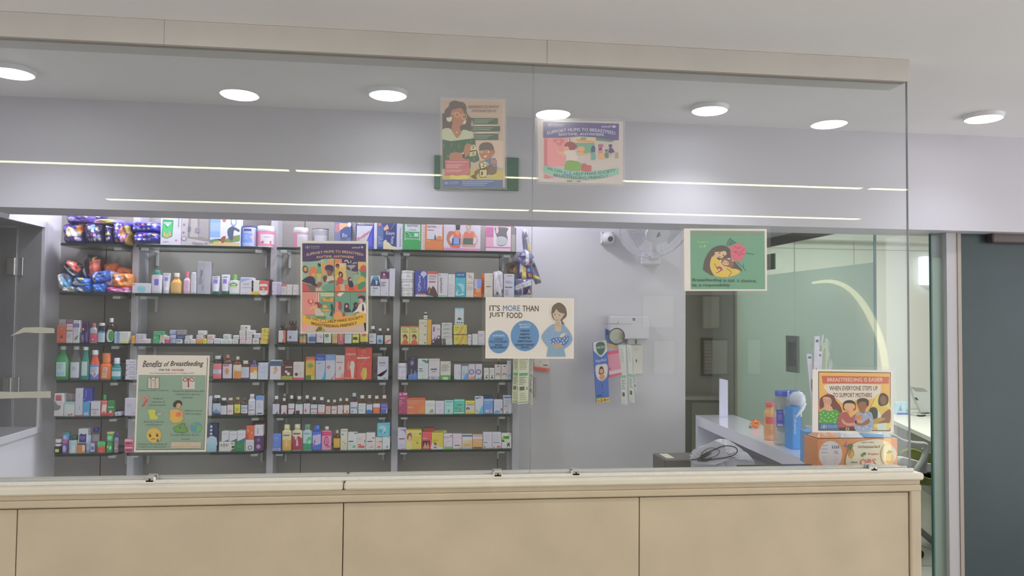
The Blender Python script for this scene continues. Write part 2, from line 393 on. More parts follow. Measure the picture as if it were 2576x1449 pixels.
# glazed door leaf in the opening, on two patch hinges
t = thing('cabinet_door', 'grey door leaf on steel hinges, ajar in the deep wall opening', 'door', (XL - 0.11, o1 - 0.02, oz0))
q = M(); q.box((XL - 0.205, o1 - 0.02, oz0 + 0.004), (XL - 0.108, o1 - 0.008, oz1 - 0.004), bev=0.002); q.build('door_panel', mat('grey_glass_leaf', (0.21, 0.215, 0.23), rough=0.25, coat=0.4), t)
for pz in (670, 972):
    c = PY(60, pz, o1 - 0.035); q = M(); z = c.z
    q.box((XL - 0.150, o1 - 0.030, z - 0.042), (XL - 0.118, o1 - 0.0205, z + 0.042), bev=0.002)
    q.box((XL - 0.112, o1 - 0.016, z - 0.045), (XL - 0.080, o1 - 0.0045, z + 0.045), bev=0.002)
    q.tube([(XL - 0.115, o1 - 0.026, z - 0.042), (XL - 0.115, o1 - 0.026, z + 0.042)], 0.006, (1, 1, 1), 10)
    for dz in (-0.028, 0.028): q.lathe([(0.005, -0.003), (0.004, 0)], (XL - 0.135, o1 - 0.0305, z + dz), (1, 1, 1), 10, axis='y')
    q.build('hinge', METAL, t)
# countertop below the shelves, ending behind the opening
q = M(); q.box((XL, 3.66, 0.605), (0.49, YW, 0.645), bev=0.003); tag(q.build('back_counter', mat('white_quartz', (0.66, 0.66, 0.68), rough=0.25, noise=0.04)), 'long white countertop running under the glass shelves', 'counter')

# office and corridor on the other side
DW = 6.2
q = M(); q.box((XP, DW, 0), (2.44, DW + 0.1, CZ_)); struct(q.build('wall_corridor', mat('corridor_wall', (0.50, 0.47, 0.40), rough=0.5, noise=0.08)))
sbox('wall_inner', (XP - 0.10, YW + 0.14, 0), (XP, DW, CZ_), WHITE)
q = M(); q.box((2.44, 6.4, 0), (5.1, 6.5, CZ_), mi=0)
for px in (1998, 2148): x = PY(px, 650, 6.4).x; q.box((x - 0.003, 6.397, 0.75), (x + 0.003, 6.41, CZ_), mi=1)
for z in (2.165,): q.box((2.44, 6.397, z), (5.1, 6.41, z + 0.005), mi=1)
struct(q.build('wall_office', [OFFICE, mat('panel_joint', (0.42, 0.43, 0.38), rough=0.7)]))
sbox('trim_8', (2.44, 5.66, 0), (2.48, 6.4, CZ_), OFFICE)
sbox('trim_9', (2.44, 6.25, 2.235), (5.1, 6.4, 2.30), OFFICE)
# glass partition with frosted film
p0 = Vector((2.389, 3.80, 0)); p1 = Vector((2.424, 5.633, 0)); ZT = 1.851; ZR = 2.045
def along(t_, z, dx=0.0): p = p0.lerp(p1, t_); return (p.x + dx, p.y, z)
t = thing('glass_partition', 'tall frosted glass partition with a door pull, dividing the white office', 'partition', p0)
tj = 0.49
for a, b in ((0.0, tj - 0.002), (tj + 0.002, 1.0)):
    q = M(); q.prism([along(a, 0.02), along(b, 0.02), along(b, ZR), along(a, ZR)], (0.010, 0, 0), (1, 1, 1), 0, ends=True)
    q.build('glass_panel', CLEARG, t)
    q = M(); q.face([along(a, 0.02, -0.001), along(b, 0.02, -0.001), along(b, ZT, -0.001), along(a, ZT, -0.001)], (1, 1, 1)); q.build('frosted_film', FROST, t)
q = M(); q.prism([along(0, 0.02, -0.002), along(0, 0.02, 0.012), along(0, ZR, 0.012), along(0, ZR, -0.002)], (0, -0.004, 0), (1, 1, 1)); q.build('glass_edge', mat('teal_edge', (0.16, 0.30, 0.32), rough=0.15), t)
q = M(); q.prism([along(0, ZR), along(1, ZR), along(1, ZR + 0.06), along(0, ZR + 0.06)], (0.012, 0, 0), (1, 1, 1)); q.build('top_rail', mat('dark_rail', (0.10, 0.095, 0.09), rough=0.4), t)
ha = PY(1988, 892, 4.7); q = M()
q.box((ha.x - 0.022, 4.56, 1.21), (ha.x - 0.008, 4.72, 1.44), bev=0.003); q.build('door_pull_plate', mat('patch_steel', (0.34, 0.38, 0.37), rough=0.4, metal=0.3), t)
q = M(); q.box((ha.x - 0.030, 4.59, 1.25), (ha.x - 0.020, 4.68, 1.40), bev=0.003); q.build('lock_recess', mat('patch_dark', (0.15, 0.19, 0.18), rough=0.4), t)
sbox('trim_10', (2.38, 3.75, ZR + 0.06), (2.44, 5.66, CZ_), WHITE)
sbox('trim_11', (2.405, 5.635, 0), (2.437, 5.665, 2.05), mat('beige_post', (0.42, 0.38, 0.30), rough=0.5))
# doorway on the far side: glass door leaf, post, frosted door
YD = 3.60
t = thing('glass_door', 'clear glass door leaf with pale green film beside the white door post', 'door', (2.575, YD, 0))
q = M(); q.box((2.577, YD, 0.01), (2.634, YD + 0.01, ZL - 0.004)); q.build('glass_leaf', CLEARG, t)
q = M(); q.box((2.578, YD - 0.002, 0.012), (2.633, YD - 0.0005, 1.865)); q.build('frosted_film', glassy('pale_film', (0.82, 0.94, 0.88), 1.45, 0.15, (0.46, 0.56, 0.50), 0.75, 0.9), t)
q = M(); q.box((2.570, YD - 0.003, 0.01), (2.5765, YD + 0.012, ZL - 0.004)); q.build('glass_edge', mat('dark_glass_edge', (0.05, 0.12, 0.10), rough=0.1), t)
sbox('trim_12', (2.636, YD - 0.03, 0), (2.692, YD + 0.10, ZL - 0.001), mat('lilac_post', (0.50, 0.48, 0.50), rough=0.5))
sbox('trim_13', (2.693, YD - 0.035, 0), (2.712, YD + 0.09, ZL - 0.001), mat('beige_trim', (0.40, 0.34, 0.29), rough=0.5))
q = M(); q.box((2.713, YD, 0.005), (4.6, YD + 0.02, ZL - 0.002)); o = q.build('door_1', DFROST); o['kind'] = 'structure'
t = thing('door_closer', 'brown door closer arm at the top of the dark frosted door', 'door closer', PY(2530, 598, YD - 0.03))
a = PY(2487, 611, YD - 0.02); b = PY(2600, 588, YD - 0.02)
q = M(); q.box((a.x, YD - 0.05, a.z), (a.x + 0.75, YD - 0.001, a.z + 0.055), bev=0.006); q.build('closer_body', mat('bronze_closer', (0.10, 0.075, 0.07), rough=0.4, metal=0.3), t)
q = M(); q.box((a.x + 0.02, YD - 0.062, a.z + 0.055), (a.x + 0.6, YD - 0.045, a.z + 0.065), bev=0.003); q.build('arm', METAL, t)

# ---------------------------------------------------------------- the glass screen
SEAM = PY(1337, 700, YG).x; XE = PY(2284, 700, YG).x
def pane(x0, x1, lab):
    t = thing('glass_screen', lab, 'glass screen', ((x0 + x1) / 2, YG, ZW)); q = M(); y0, y1 = YG - 0.004, YG + 0.004
    q.face([(x0, y0, ZW), (x1, y0, ZW), (x1, y0, ZF), (x0, y0, ZF)], (1, 1, 1)); q.face([(x1, y1, ZW), (x0, y1, ZW), (x0, y1, ZF), (x1, y1, ZF)], (1, 1, 1))
    q.build('glass_sheet', PANE, t)
    for x, d in (((x1, 1),) if x0 < -3 else ((x0, -1), (x1, 1))): q = M(); q.face([(x, y0, ZW), (x, y1, ZW), (x, y1, ZF), (x, y0, ZF)][::-d], (1, 1, 1)); q.build('polished_edge', PANE_EDGE, t)
pane(-3.2, SEAM - 0.0012, 'wide glass screen above the beige wall, in front of the shelves')
pane(SEAM + 0.0012, XE, 'glass screen above the beige wall, in front of the fan and reception desk')
q = M(); q.box((XE - 0.0005, YG - 0.0045, ZW), (XE + 0.0015, YG + 0.0045, CZ_ - 0.002)); struct(q.build('trim_14', mat('dark_screen_edge', (0.26, 0.28, 0.28), rough=0.3)))  # dark edge line of the glass screen
for px, py, lab in ((383, 1188, 'below the benefits poster'), (1251, 1178, 'below the seam of the screen, shelf side'), (1446, 1176, 'below the wall fan'), (2190, 1173, 'in front of the orange carton')):
    c = PY(px, py, YG); x = c.x
    t = thing('glass_clamp', 'small steel clamp gripping the glass screen, ' + lab, 'clamp', (x, YG, ZW), 'steel clamps along the ledge')
    q = M(); q.box((x - 0.016, YG - 0.022, ZW - 0.001), (x + 0.016, YG - 0.006, ZW + 0.022), bev=0.005); q.box((x - 0.016, YG + 0.006, ZW - 0.001), (x + 0.016, YG + 0.018, ZW + 0.022), bev=0.004)
    q.box((x - 0.014, YG - 0.02, ZW - 0.0015), (x + 0.014, YG - 0.0045, ZW + 0.006), bev=0.002); q.build('jaw', METAL, t, smooth=False)
    q = M(); q.lathe([(0.003, -0.002), (0.003, 0.001)], (x, YG - 0.0215, ZW + 0.011), (0.02, 0.02, 0.02), 12, axis='y'); q.build('screw', GLOSS, t)

# ---------------------------------------------------------------- ceiling lamps and strips
LAMP = emitter('lamp_diffuser', (0.95, 0.96, 1.0), 10)
LAMPW = emitter('lamp_diffuser_hall', (1.0, 0.96, 0.90), 60)
RIM = mat('lamp_rim', (0.75, 0.75, 0.77), rough=0.4)
def lamp(x, y, lab, m_, grp):
    t = thing('ceiling_downlight', lab, 'ceiling light', (x, y, CZ_), grp)
    q = M(); q.lathe([(0.066, -0.0215), (0.079, -0.018), (0.082, 0.0)], (x, y, CZ_ - 0.0005), (1, 1, 1), 40); q.build('rim', RIM, t, smooth=True)
    q = M(); q.lathe([(0.070, -0.0225), (0.075, -0.0195)], (x, y, CZ_), (1, 1, 1), 40); q.build('diffuser', m_, t)
for (x, y), l in zip(GAP_LAMPS, ('cut by the edge of the view, above the wall opening', 'above the third shelf bay', 'above the wall fan', 'beyond the edge of the glass screen')):
    lamp(x, y, 'round white ceiling downlight, ' + l, LAMP, 'downlights inside the glass screen')
for (x, y), l in zip(FRONT_LAMPS, ('mirrored over the second shelf bay', 'mirrored beside the hanging purple banner poster', 'mirrored over the reception desk')):
    lamp(x, y, 'round hall ceiling downlight, ' + l, LAMPW, 'downlights of the hall')
STRIP = emitter('led_strip', (1.0, 0.92, 0.52), 15)
def strip(pa, pb, V, wd, lab):
    a = PY(*pa, V); b = PY(*pb, V); y = 2 * YG - V
    t = thing('led_strip_light', lab, 'strip light', ((a.x + b.x) / 2, y, CZ_), 'warm strip lights in the hall ceiling')
    q = M(); q.box((a.x - 0.02, y - wd / 2 - 0.008, CZ_ - 0.004), (b.x + 0.02, y + wd / 2 + 0.008, CZ_ - 0.0005)); q.build('channel', RIM, t)
    q = M(); q.box((a.x, y - wd / 2, CZ_ - 0.006), (b.x, y + wd / 2, CZ_ - 0.0045)); q.build('diffuser', STRIP, t)
strip((-40, 400), (727, 432), 5.0, 0.045, 'long warm strip light mirrored in the screen over the first two bays')
strip((745, 433), (2165, 472), 5.0, 0.045, 'longest warm strip light mirrored across the middle of the screen')
strip((2187, 474), (2500, 483), 5.0, 0.045, 'short warm strip light mirrored near the screen edge')
strip((270, 500), (1330, 537), 6.55, 0.07, 'lower warm strip light mirrored over the shelf tops')
strip((1340, 537), (2160, 551), 6.55, 0.07, 'lower warm strip light mirrored over the fan and desk')
# warm arch light on the hall wall and framed certificates, mirrored in the screen
V = 8.0; yb = 2 * YG - V
t = thing('arch_light', 'warm glowing arch light on the hall wall, mirrored over the frosted partition', 'wall light', (PY(2225, 1100, V).x, yb, 0.5))
path = [(2040, 712), (2085, 708), (2125, 722), (2160, 755), (2190, 805), (2212, 860), (2224, 930), (2228, 1010), (2228, 1100), (2228, 1175)]
pts = [PY(x, y, V) for x, y in spline(path, False, 4)]; pts = [(p.x, yb + 0.03, p.z) for p in pts]
q = M(); q.tube(pts, [0.012 + 0.026 * min(1, i / 14) for i in range(len(pts))], (1, 1, 1), 8); q.build('glowing_tube', emitter('arch_glow', (1.0, 0.90, 0.55), 4.0), t)
q = M(); q.tube([(p[0], yb + 0.012, p[2]) for p in pts], 0.008, (1, 1, 1), 6); q.build('backing', RIM, t)
FRM = mat('certificate_frame', (0.10, 0.09, 0.08), rough=0.4)
for k, (x0, y0, x1, y1, l) in enumerate(((1612, 740, 1697, 828, 'over the meter box'), (1763, 742, 1812, 830, 'upper one in the dark doorway'), (1765, 852, 1832, 945, 'lower one in the dark doorway'), (1875, 850, 1915, 945, 'on the frosted partition'), (1640, 853, 1700, 945, 'beside the hanging sachets'))):
    a = PY(x0, y1, V); b = PY(x1, y0, V)
    t = thing('certificate', 'framed certificate on the hall wall, mirrored ' + l, 'picture', (a.x, yb, a.z), 'framed certificates in the hall')
    q = M(); q.box((a.x, yb + 0.001, a.z), (b.x, yb + 0.02, b.z), bev=0.004); q.build('frame', FRM, t)
    q = M(); q.box((a.x + 0.02, yb + 0.0205, a.z + 0.02), (b.x - 0.02, yb + 0.0215, b.z - 0.02)); q.build('sheet', mat('certificate_paper', (0.8, 0.78, 0.7), rough=0.6), t)
# dark green sign on the beam, behind the poster
a = PY(1092, 468, YH - 0.012); b = PY(1305, 395, YH - 0.012)
q = M(); q.box((a.x, YH - 0.013, a.z - 0.01), (b.x, YH - 0.001, b.z - 0.004), col=hx('44685a', 1.3), bev=0.002)
tag(q.build('wall_sign', CARD, loc=(a.x, YH, a.z)), 'plain dark green sign board on the beam behind the mother and child poster', 'sign')
a = PX(1947, 677, 2.378); b = PX(1947, 637, 2.378); ym = PX(1939, 655, 2.378).y; yl = PX(1922, 655, 2.378).y
q = M(); q.box((2.378, a.y, a.z), (2.391, ym, b.z), col=hx('3f6a50', 1.2), bev=0.002); q.box((2.378, ym, a.z), (2.391, yl, b.z), col=hx('8f9490', 1.2), bev=0.002)
tag(q.build('door_tag', CARD, loc=(2.38, a.y, a.z)), 'small grey and green tag on the glass partition beside the mint poster', 'sign')
# tape residue on the pane
for pts, l in (([25, 846, 60, 824, 100, 823, 137, 826, 137, 838, 95, 838, 62, 836, 40, 842], 'upper torn strip of cream tape on the glass beside the wall opening'), ([0, 985, 40, 986, 128, 984, 128, 1001, 60, 1001, 0, 1003], 'lower long strip of cream tape on the glass beside the wall opening')):
    P_ = [PY(x, y, YG - 0.0045) for x, y in zip(pts[::2], pts[1::2])]
    q = M(); q.prism(P_, (0, -0.0006, 0), hx('a8a8a0', 1.05)); tag(q.build('tape_strip', CARD, loc=P_[0]), l, 'tape')
# ---------------------------------------------------------------- shelving
YSF = 4.03
ZS = [1.889, 1.645, 1.394, 1.213, 1.034, 0.853]
BAYS = [(139, 319), (321, 674), (688, 984), (1003, 1287)]
SHG = glassy('shelf_glass', (0.93, 0.97, 0.95), 1.5, 0.02, (0.40, 0.46, 0.43), 0.07, 1.0)
SHE = mat('green_glass_edge', (0.028, 0.05, 0.042), rough=0.3, spec=0.2, noise=0.2, nscale=8)
BRK = mat('white_bracket', (0.62, 0.62, 0.64), rough=0.4)
POST = mat('white_upright', (0.60, 0.60, 0.66), rough=0.45, noise=0.05)
ORD = ['top', 'second', 'third', 'fourth', 'fifth', 'bottom']; BN = ['first', 'second', 'third', 'fourth']
BX = []
UPX = [PY(px, 1000, YSF + 0.1).x for px in (331, 681, 994, 1298)]
for b, (l, r) in enumerate(BAYS):
    x0 = PY(l, 957, YSF).x; x1 = PY(r, 957, YSF).x; BX.append((x0, x1))
    for k, z in enumerate(ZS):
        xa, xb = x0, x1
        if b == 1 and k < 3: xa = x0 + 0.02
        if b == 3 and k < 3: xb = x1 + (0.02 if k == 0 else -0.0)
        t = thing('glass_shelf', f'green-edged glass shelf, {ORD[k]} one of the {BN[b]} bay', 'shelf', ((xa + xb) / 2, YW, z), 'glass shelves on white brackets')
        xb = min(xb, UPX[b] - 0.019); xa = max(xa, UPX[b - 1] + 0.019) if b in (2, 3) else xa
        R = 0.09 if b < 2 else (0.05 if b == 2 else 0.008); n = 8
        nt_ = UPX[b - 1] + 0.019 if b in (1,) else None
        o = ([(nt_, YW - 0.003), (nt_, YSF + 0.088), (xa, YSF + 0.088)] if nt_ and xa < nt_ else [(xa, YW - 0.003)]) + [(xa, YSF + 0.012), (xa + 0.012, YSF)]
        o += [(xb - R + R * math.sin(a), YSF + R - R * math.cos(a)) for a in [math.pi / 2 * i / n for i in range(n + 1)]] + [(xb, YW - 0.003)]
        th = 0.013; q = M(); m_ = len(o)
        q.face([(x, y, z) for x, y in o], (1, 1, 1), 0); q.face([(x, y, z - th) for x, y in reversed(o)], (1, 1, 1), 0)
        for i in range(m_): a, c = o[i], o[(i + 1) % m_]; q.face([(a[0], a[1], z - th), (c[0], c[1], z - th), (c[0], c[1], z), (a[0], a[1], z)], (1, 1, 1), 1)
        q.build('glass_plate', [SHG, SHE], t)
        for x in (xa + 0.03, xb - 0.045):
            if b == 0 and x < -1.7: continue
            q = M(); q.box((x - 0.017, YSF + 0.035, z - th - 0.016), (x + 0.017, YSF + 0.05, z - th - 0.0005), bev=0.002)
            q.box((x - 0.006, YSF + 0.045, z - th - 0.012), (x + 0.006, YW - 0.003, z - th - 0.0005)); q.box((x - 0.005, YW - 0.02, z - th - 0.08), (x + 0.005, YW - 0.003, z - th - 0.0005))
            q.build('bracket', BRK, t)
for px, wd, l in ((331, 0.034, 'between the first and second bays'), (681, 0.034, 'between the second and third bays'), (994, 0.034, 'between the third and fourth bays'), (1298, 0.036, 'at the outer end of the fourth bay')):
    x = PY(px, 1000, YSF + 0.1).x; t = thing('shelf_upright', 'white upright panel of the shelving, ' + l, 'upright', (x, YW, 0.645), 'white shelving uprights')
    q = M(); q.box((x - wd / 2, YSF + 0.105, 0.646), (x + wd / 2, YW - 0.002 if px < 1200 else YW - 0.022, CZ_ - 0.001), bev=0.002); q.build('panel', POST, t)
    q = M(); q.box((x - wd / 2 - 0.01, YSF + 0.095, 0.646), (x + wd / 2 + 0.01, YSF + 0.104, 0.66), bev=0.002); q.build('foot_plate', GREYCAB, t)

# ---------------------------------------------------------------- goods
CAPG = 1.9
KIND = {'b': ('medicine_box', 'box'), 's': ('syrup_bottle', 'bottle'), 'h': ('lotion_bottle', 'bottle'), 'j': ('cream_jar', 'jar'), 't': ('cream_tube', 'tube'),
        'g': ('diaper_bag', 'packet'), 'p': ('pad_pack', 'packet'), 'n': ('milk_powder_tin', 'tin'), 'f': ('foil_pouch', 'packet')}
def make_box(name, x0, x1, y, z0, z1, col, a, depth, lab, cat, group=None, m_=CARD, side=None):
    ASP[0] = (x1 - x0) / (z1 - z0); q = M(); c = hx(col)
    sc_ = tuple(v * 0.97 for v in c) if side is None else hx(side)
    q.box((x0, y, z0), (x1, y + depth, z1), c, bev=0.0012) if side is None else q.box((x0, y, z0), (x1, y + depth, z1), c, side=sc_)
    lay(q, art(a), lambda u, v, off: (x0 + u * (x1 - x0), y - off, z0 + v * (z1 - z0)))
    return tag(q.build(name, m_, loc=((x0 + x1) / 2, y + depth / 2, z0)), lab, cat, group)
def make_bottle(name, x0, x1, y, z0, z1, col, a, lab, cat, cap='c0bfc6', lcol='b9b9c2', cw=0.45, ch=0.14, sh=0.66, lz=(0.05, 0.58), e=3.0, fy=0.62, clear=False, group=None, lw=0.94, text=''):
    r = (x1 - x0) / 2; H = z1 - z0; cx = (x0 + x1) / 2; cy = y + r * fy
    t = thing(name, lab, cat, (cx, cy, z0), group)
    nr = r * cw; hs = H * sh; hn = H * (1 - ch)
    prof = [(r * 0.90, 0), (r * 0.985, H * 0.015), (r, H * 0.04), (r, hs)]
    for i in range(1, 7): k = i / 6; prof.append((r + (nr * 0.88 - r) * (0.5 - 0.5 * math.cos(math.pi * k)), hs + (hn - H * 0.03 - hs) * k))
    prof.append((nr * 0.88, hn))
    q = M(); q.lathe(prof, (cx, cy, z0), hx(col, CAPG), 28, e, fy); q.build('body', CLEARP if clear else GLOSS, t, smooth=True)
    q = M(); q.lathe([(nr, 0), (nr * 1.02, H * ch * 0.1), (nr * 0.98, H * ch * 0.92), (nr * 0.9, H * ch)], (cx, cy, z0 + hn - 0.0002), hx(cap, CAPG), 20, 2, min(1, fy * 1.2 if cw > 0.7 else 1)); q.build('cap', GLOSS, t, smooth=True)
    if lcol != '-':
        ASP[0] = 1; sh_ = art(a); base = hx(lcol, CAPG); nu, nv = 30, 26; q = M(); za, zb = z0 + H * lz[0], z0 + H * lz[1]
        def pt(u, v, off=0.0006):
            x = (2 * u - 1) * lw; yy = (1 - min(0.9999, abs(x)) ** e) ** (1 / e)
            return (cx + x * (r + off * 0.5), cy - yy * r * fy - off, za + v * (zb - za))
        for i in range(nu):
            for j in range(nv):
                u0, u1, v0, v1 = i / nu, (i + 1) / nu, j / nv, (j + 1) / nv
                q.face([pt(u0, v0), pt(u1, v0), pt(u1, v1), pt(u0, v1)], sample(sh_, (u0 + u1) / 2, (v0 + v1) / 2, base))
        if text: lay(q, art(text), lambda u, v, off: pt(u, v, off + 0.001))
        q.build('label_wrap', CARD, t)
    return t
CLEARP = glassy('clear_plastic', (0.9, 0.9, 0.9), 1.45, 0.05, (0.5, 0.5, 0.52), 0.35, 1.3)
def make_bag(name, x0, x1, y, z0, z1, col, a, lab, cat, th=0.09, rot=0.0, group=None, m_=None, seed=0, tex=''):
    rr = random.Random(seed or int(x0 * 1000) & 0xffff); W, H = x1 - x0, z1 - z0; cx, cz = (x0 + x1) / 2, (z0 + z1) / 2
    sh_ = art(a); base = hx(col); q = M(); nu, nv = 48, 34; ph = [rr.uniform(0, 6.3) for _ in range(6)]; side = []
    def P3(u, v, s):
        a_, b_ = 2 * u - 1, 2 * v - 1
        ex = (1 - abs(a_) ** 5) ** 0.6 * (1 - abs(b_) ** 5) ** 0.5 if abs(a_) < 1 and abs(b_) < 1 else 0
        wr = 0.06 * math.sin(7 * u + 5 * v + ph[0]) + 0.02 * math.sin(17 * v - 6 * u + ph[1]) + 0.015 * math.sin(23 * u + 12 * v + ph[2]) + 0.04 * abs(math.sin(6 * u - 4 * v + ph[3])) ** 6
        px = 0.5 * W * a_ * (1 - 0.05 * abs(b_) ** 3 - 0.02 * math.sin(11 * v + ph[3])); pz = 0.5 * H * b_ * (1 - 0.10 * abs(a_) ** 4 - 0.03 * math.sin(9 * u + ph[4]))
        d = th / 2 * ex * (1 + 1.6 * wr) * s
        return (cx + px * math.cos(rot) - pz * math.sin(rot), y + th / 2 - d, cz + px * math.sin(rot) + pz * math.cos(rot))
    for s in (1, -1):
        vs = [P3(i / nu, j / nv, s) for j in range(nv + 1) for i in range(nu + 1)]; fs = []; cs = []
        for j in range(nv):
            for i in range(nu):
                k = j * (nu + 1) + i; f = (k, k + 1, k + nu + 2, k + nu + 1); fs.append(f if s > 0 else f[::-1])
                cs.append(sample(sh_, (i + 0.5) / nu, (j + 0.5) / nv, base) if s > 0 else base)
        q.mesh(vs, fs, base, 0, cs)
    o = q.build(name, m_ or FILM, loc=(cx, y + th / 2, z0), smooth=True)
    if tex: pass
    return tag(o, lab, cat, group)
def make_tube(name, x0, x1, y, z0, z1, col, a, lab, cat, cap='2f6a60', group=None):
    """crimped top, round cap at the foot"""
    cx = (x0 + x1) / 2; r = (x1 - x0) / 2; H = z1 - z0; cy = y + r * 0.7; t = thing(name, lab, cat, (cx, cy, z0), group)
    n = 24; q = M(); vs = []; K = 8
    for i in range(K + 1):
        k = i / K; ry = r * 0.62 * (1 - k) ** 0.7 + 0.001; rx = r * (0.80 + 0.2 * k)
        for j in range(n): aa = 2 * math.pi * j / n; vs.append((cx + rx * math.cos(aa), cy + ry * math.sin(aa), z0 + H * 0.16 + k * H * 0.84))
    fs = [(i * n + j, i * n + (j + 1) % n, (i + 1) * n + (j + 1) % n, (i + 1) * n + j) for i in range(K) for j in range(n)] + [tuple(range(K * n, K * n + n))]
    q.mesh(vs, fs, hx(col, CAPG)); ASP[0] = 2 * r / H
    def pt(u, v, off):
        k = v; xx = (2 * u - 1) * 0.85; ry = r * 0.62 * (1 - k) ** 0.7 + 0.001
        return (cx + xx * r * (0.8 + 0.2 * k), cy - ry * math.sqrt(1 - xx * xx) - off - 0.0015, z0 + H * 0.16 + v * H * 0.84)
    lay(q, art(a), pt); q.build('body', GLOSS, t, smooth=True)
    q = M(); q.lathe([(r * 0.74, 0), (r * 0.78, H * 0.02), (r * 0.78, H * 0.16)], (cx, cy, z0), hx(cap, CAPG), 24, 2, 0.8); q.build('cap', GLOSS, t, smooth=True)
    return t
def make_jar(name, x0, x1, y, z0, z1, col, a, lab, cat, cap='c0bfc6', ch=0.25, group=None, neck=0.97):
    r = (x1 - x0) / 2; H = z1 - z0; cx = (x0 + x1) / 2; cy = y + r; t = thing(name, lab, cat, (cx, cy, z0), group)
    hb = H * (1 - ch); q = M(); nu, nv = 56, 24; sh_ = art(a); base = hx(col, CAPG); vs = []; fs = []; cs = []
    for j in range(nv + 1):
        k = j / nv; rr = r * (0.97 if j in (0,) else 1.0) * (1 if j < nv else 0.93)
        for i in range(nu): aa = 2 * math.pi * i / nu; vs.append((cx + rr * math.cos(aa), cy + rr * math.sin(aa), z0 + hb * k))
    for j in range(nv):
        for i in range(nu):
            fs.append((j * nu + i, j * nu + (i + 1) % nu, (j + 1) * nu + (i + 1) % nu, (j + 1) * nu + i)); aa = 2 * math.pi * (i + 0.5) / nu
            cs.append(sample(sh_, 0.5 + 0.5 * math.cos(aa), (j + 0.5) / nv, base) if math.sin(aa) < 0.1 else base)
    fs.append(tuple(reversed(range(nu)))); cs.append(base); fs.append(tuple(range(nv * nu, nv * nu + nu))); cs.append(base)
    q.mesh(vs, fs, base, 0, cs); q.build('body', GLOSS, t)
    q = M(); q.lathe([(r * neck, 0), (r * neck * 1.03, H * ch * 0.12), (r * neck * 1.03, H * ch * 0.85), (r * neck * 0.95, H * ch)], (cx, cy, z0 + hb + 0.0002), hx(cap, CAPG), 28); q.build('lid', GLOSS, t, smooth=True)
    return t
CROP = {'L': (140, 530, 6.3), 'A': (320, 530, 6.3), 'B': (680, 530, 6.3), 'C': (990, 540, 6.3), 'D': (0, 760, 6.585), 'E': (310, 760, 6.587), 'F': (670, 790, 7.576),
        'G': (990, 760, 6.586), 'H': (100, 950, 5.796), 'I': (300, 860, 4.025), 'J': (670, 970, 6.3), 'K': (980, 970, 6.3)}
NTH = ['first', 'second', 'third', 'fourth', 'fifth', 'sixth', 'seventh', 'eighth']
def row(crop, bay, rw, txt):
    ox, oy, s = CROP[crop]; recs = []
    for ln in txt.strip().split('\n'):
        f = [q.strip() for q in ln.split('|')] + [''] * 8
        recs.append((f[0], float(f[1]), float(f[2]), float(f[3]), f[4], f[5], f[6], dict(p.split('=') for p in f[7].split(',') if '=' in p)))
    cnt = {}
    for r in recs: cnt[r[6]] = cnt.get(r[6], 0) + 1
    seen = {}
    for kd, a0, a1, yt, col, a, desc, o in sorted(recs, key=lambda r: r[1]):
        z0 = ZS[rw]; k = float(o.get('k', 0)); Y = 4.052 + 0.072 * k; X0, X1 = ox + a0 / s, ox + a1 / s; cpx = (X0 + X1) / 2
        pb = PY(cpx, oy + yt / s, Y); z1 = pb.z; base = None
        if 'y1' in o: z0 = PY(cpx, oy + float(o['y1']) / s, Y).z; z0 = max(z0, ZS[rw] + 0.001)
        z1 = min(z1, ZS[rw - 1] - 0.0140) if rw else z1
        pm = oy + yt / s + 20; x0 = PY(X0, pm, Y).x + 0.0006; x1 = PY(X1, pm, Y).x - 0.0006; z0 += 0.0004
        lab = desc
        if cnt[desc] > 1: seen[desc] = seen.get(desc, 0) + 1; lab += f', {NTH[seen[desc] - 1]} of {cnt[desc]} from the left'
        wl = len(lab.replace('-', ' ').split())
        lab += f', {ORD[rw]} shelf of the {BN[bay]} bay' if wl <= 10 else f', {ORD[rw]} shelf, {BN[bay]} bay'
        if len(lab.replace('-', ' ').split()) > 16 or len(lab.split()) > 16: print('LONG', lab)
        nm, cat = KIND[kd[0]]; nm = o.get('n', nm); cat = o.get('c', cat)
        grp = f"goods on the {ORD[rw]} shelf of the {BN[bay]} bay"
        d = min(float(o.get('d', min(max(x1 - x0, 0.03) * 0.9, 0.06))), YW - 0.012 - Y)
        if kd == 'b': make_box(nm, x0, x1, Y, z0, z1, col, a, d, lab, cat, grp, side=o.get('side'))
        elif kd in ('s', 'h'):
            kw = dict(cap=o.get('cap', 'b9b9c0'), lcol=o.get('l', 'b4b4bc'), clear='clear' in o, group=grp)
            for kk in ('cw', 'ch', 'sh', 'e', 'fy', 'lw'):
                if kk in o: kw[kk] = float(o[kk])
            if 'lz' in o: kw['lz'] = tuple(float(v) for v in o['lz'].split('/'))
            if kd == 'h': kw.setdefault('cw', 0.55); kw.setdefault('sh', 0.72); kw.setdefault('ch', 0.16)
            if 'tx' in o: kw['text'] = o['tx']
            make_bottle(nm, x0, x1, Y, z0, z1, col, a, lab, cat, **kw)
        elif kd in ('g', 'p', 'f'): make_bag(nm, x0, x1, Y - 0.01, z0, z1, col, a, lab, cat, th=float(o.get('th', 0.085)), rot=math.radians(float(o.get('r', 0))), group=grp)
        elif kd == 't': make_tube(nm, x0, x1, Y, z0, z1, col, a, lab, cat, cap=o.get('cap', '2f6a60'), group=grp)
        elif kd in ('j', 'n'): make_jar(nm, x0, x1, Y, z0, z1, col, a, lab, cat, cap=o.get('cap', 'b9b9c0'), ch=float(o.get('ch', 0.25 if kd == 'j' else 0.08)), group=grp)
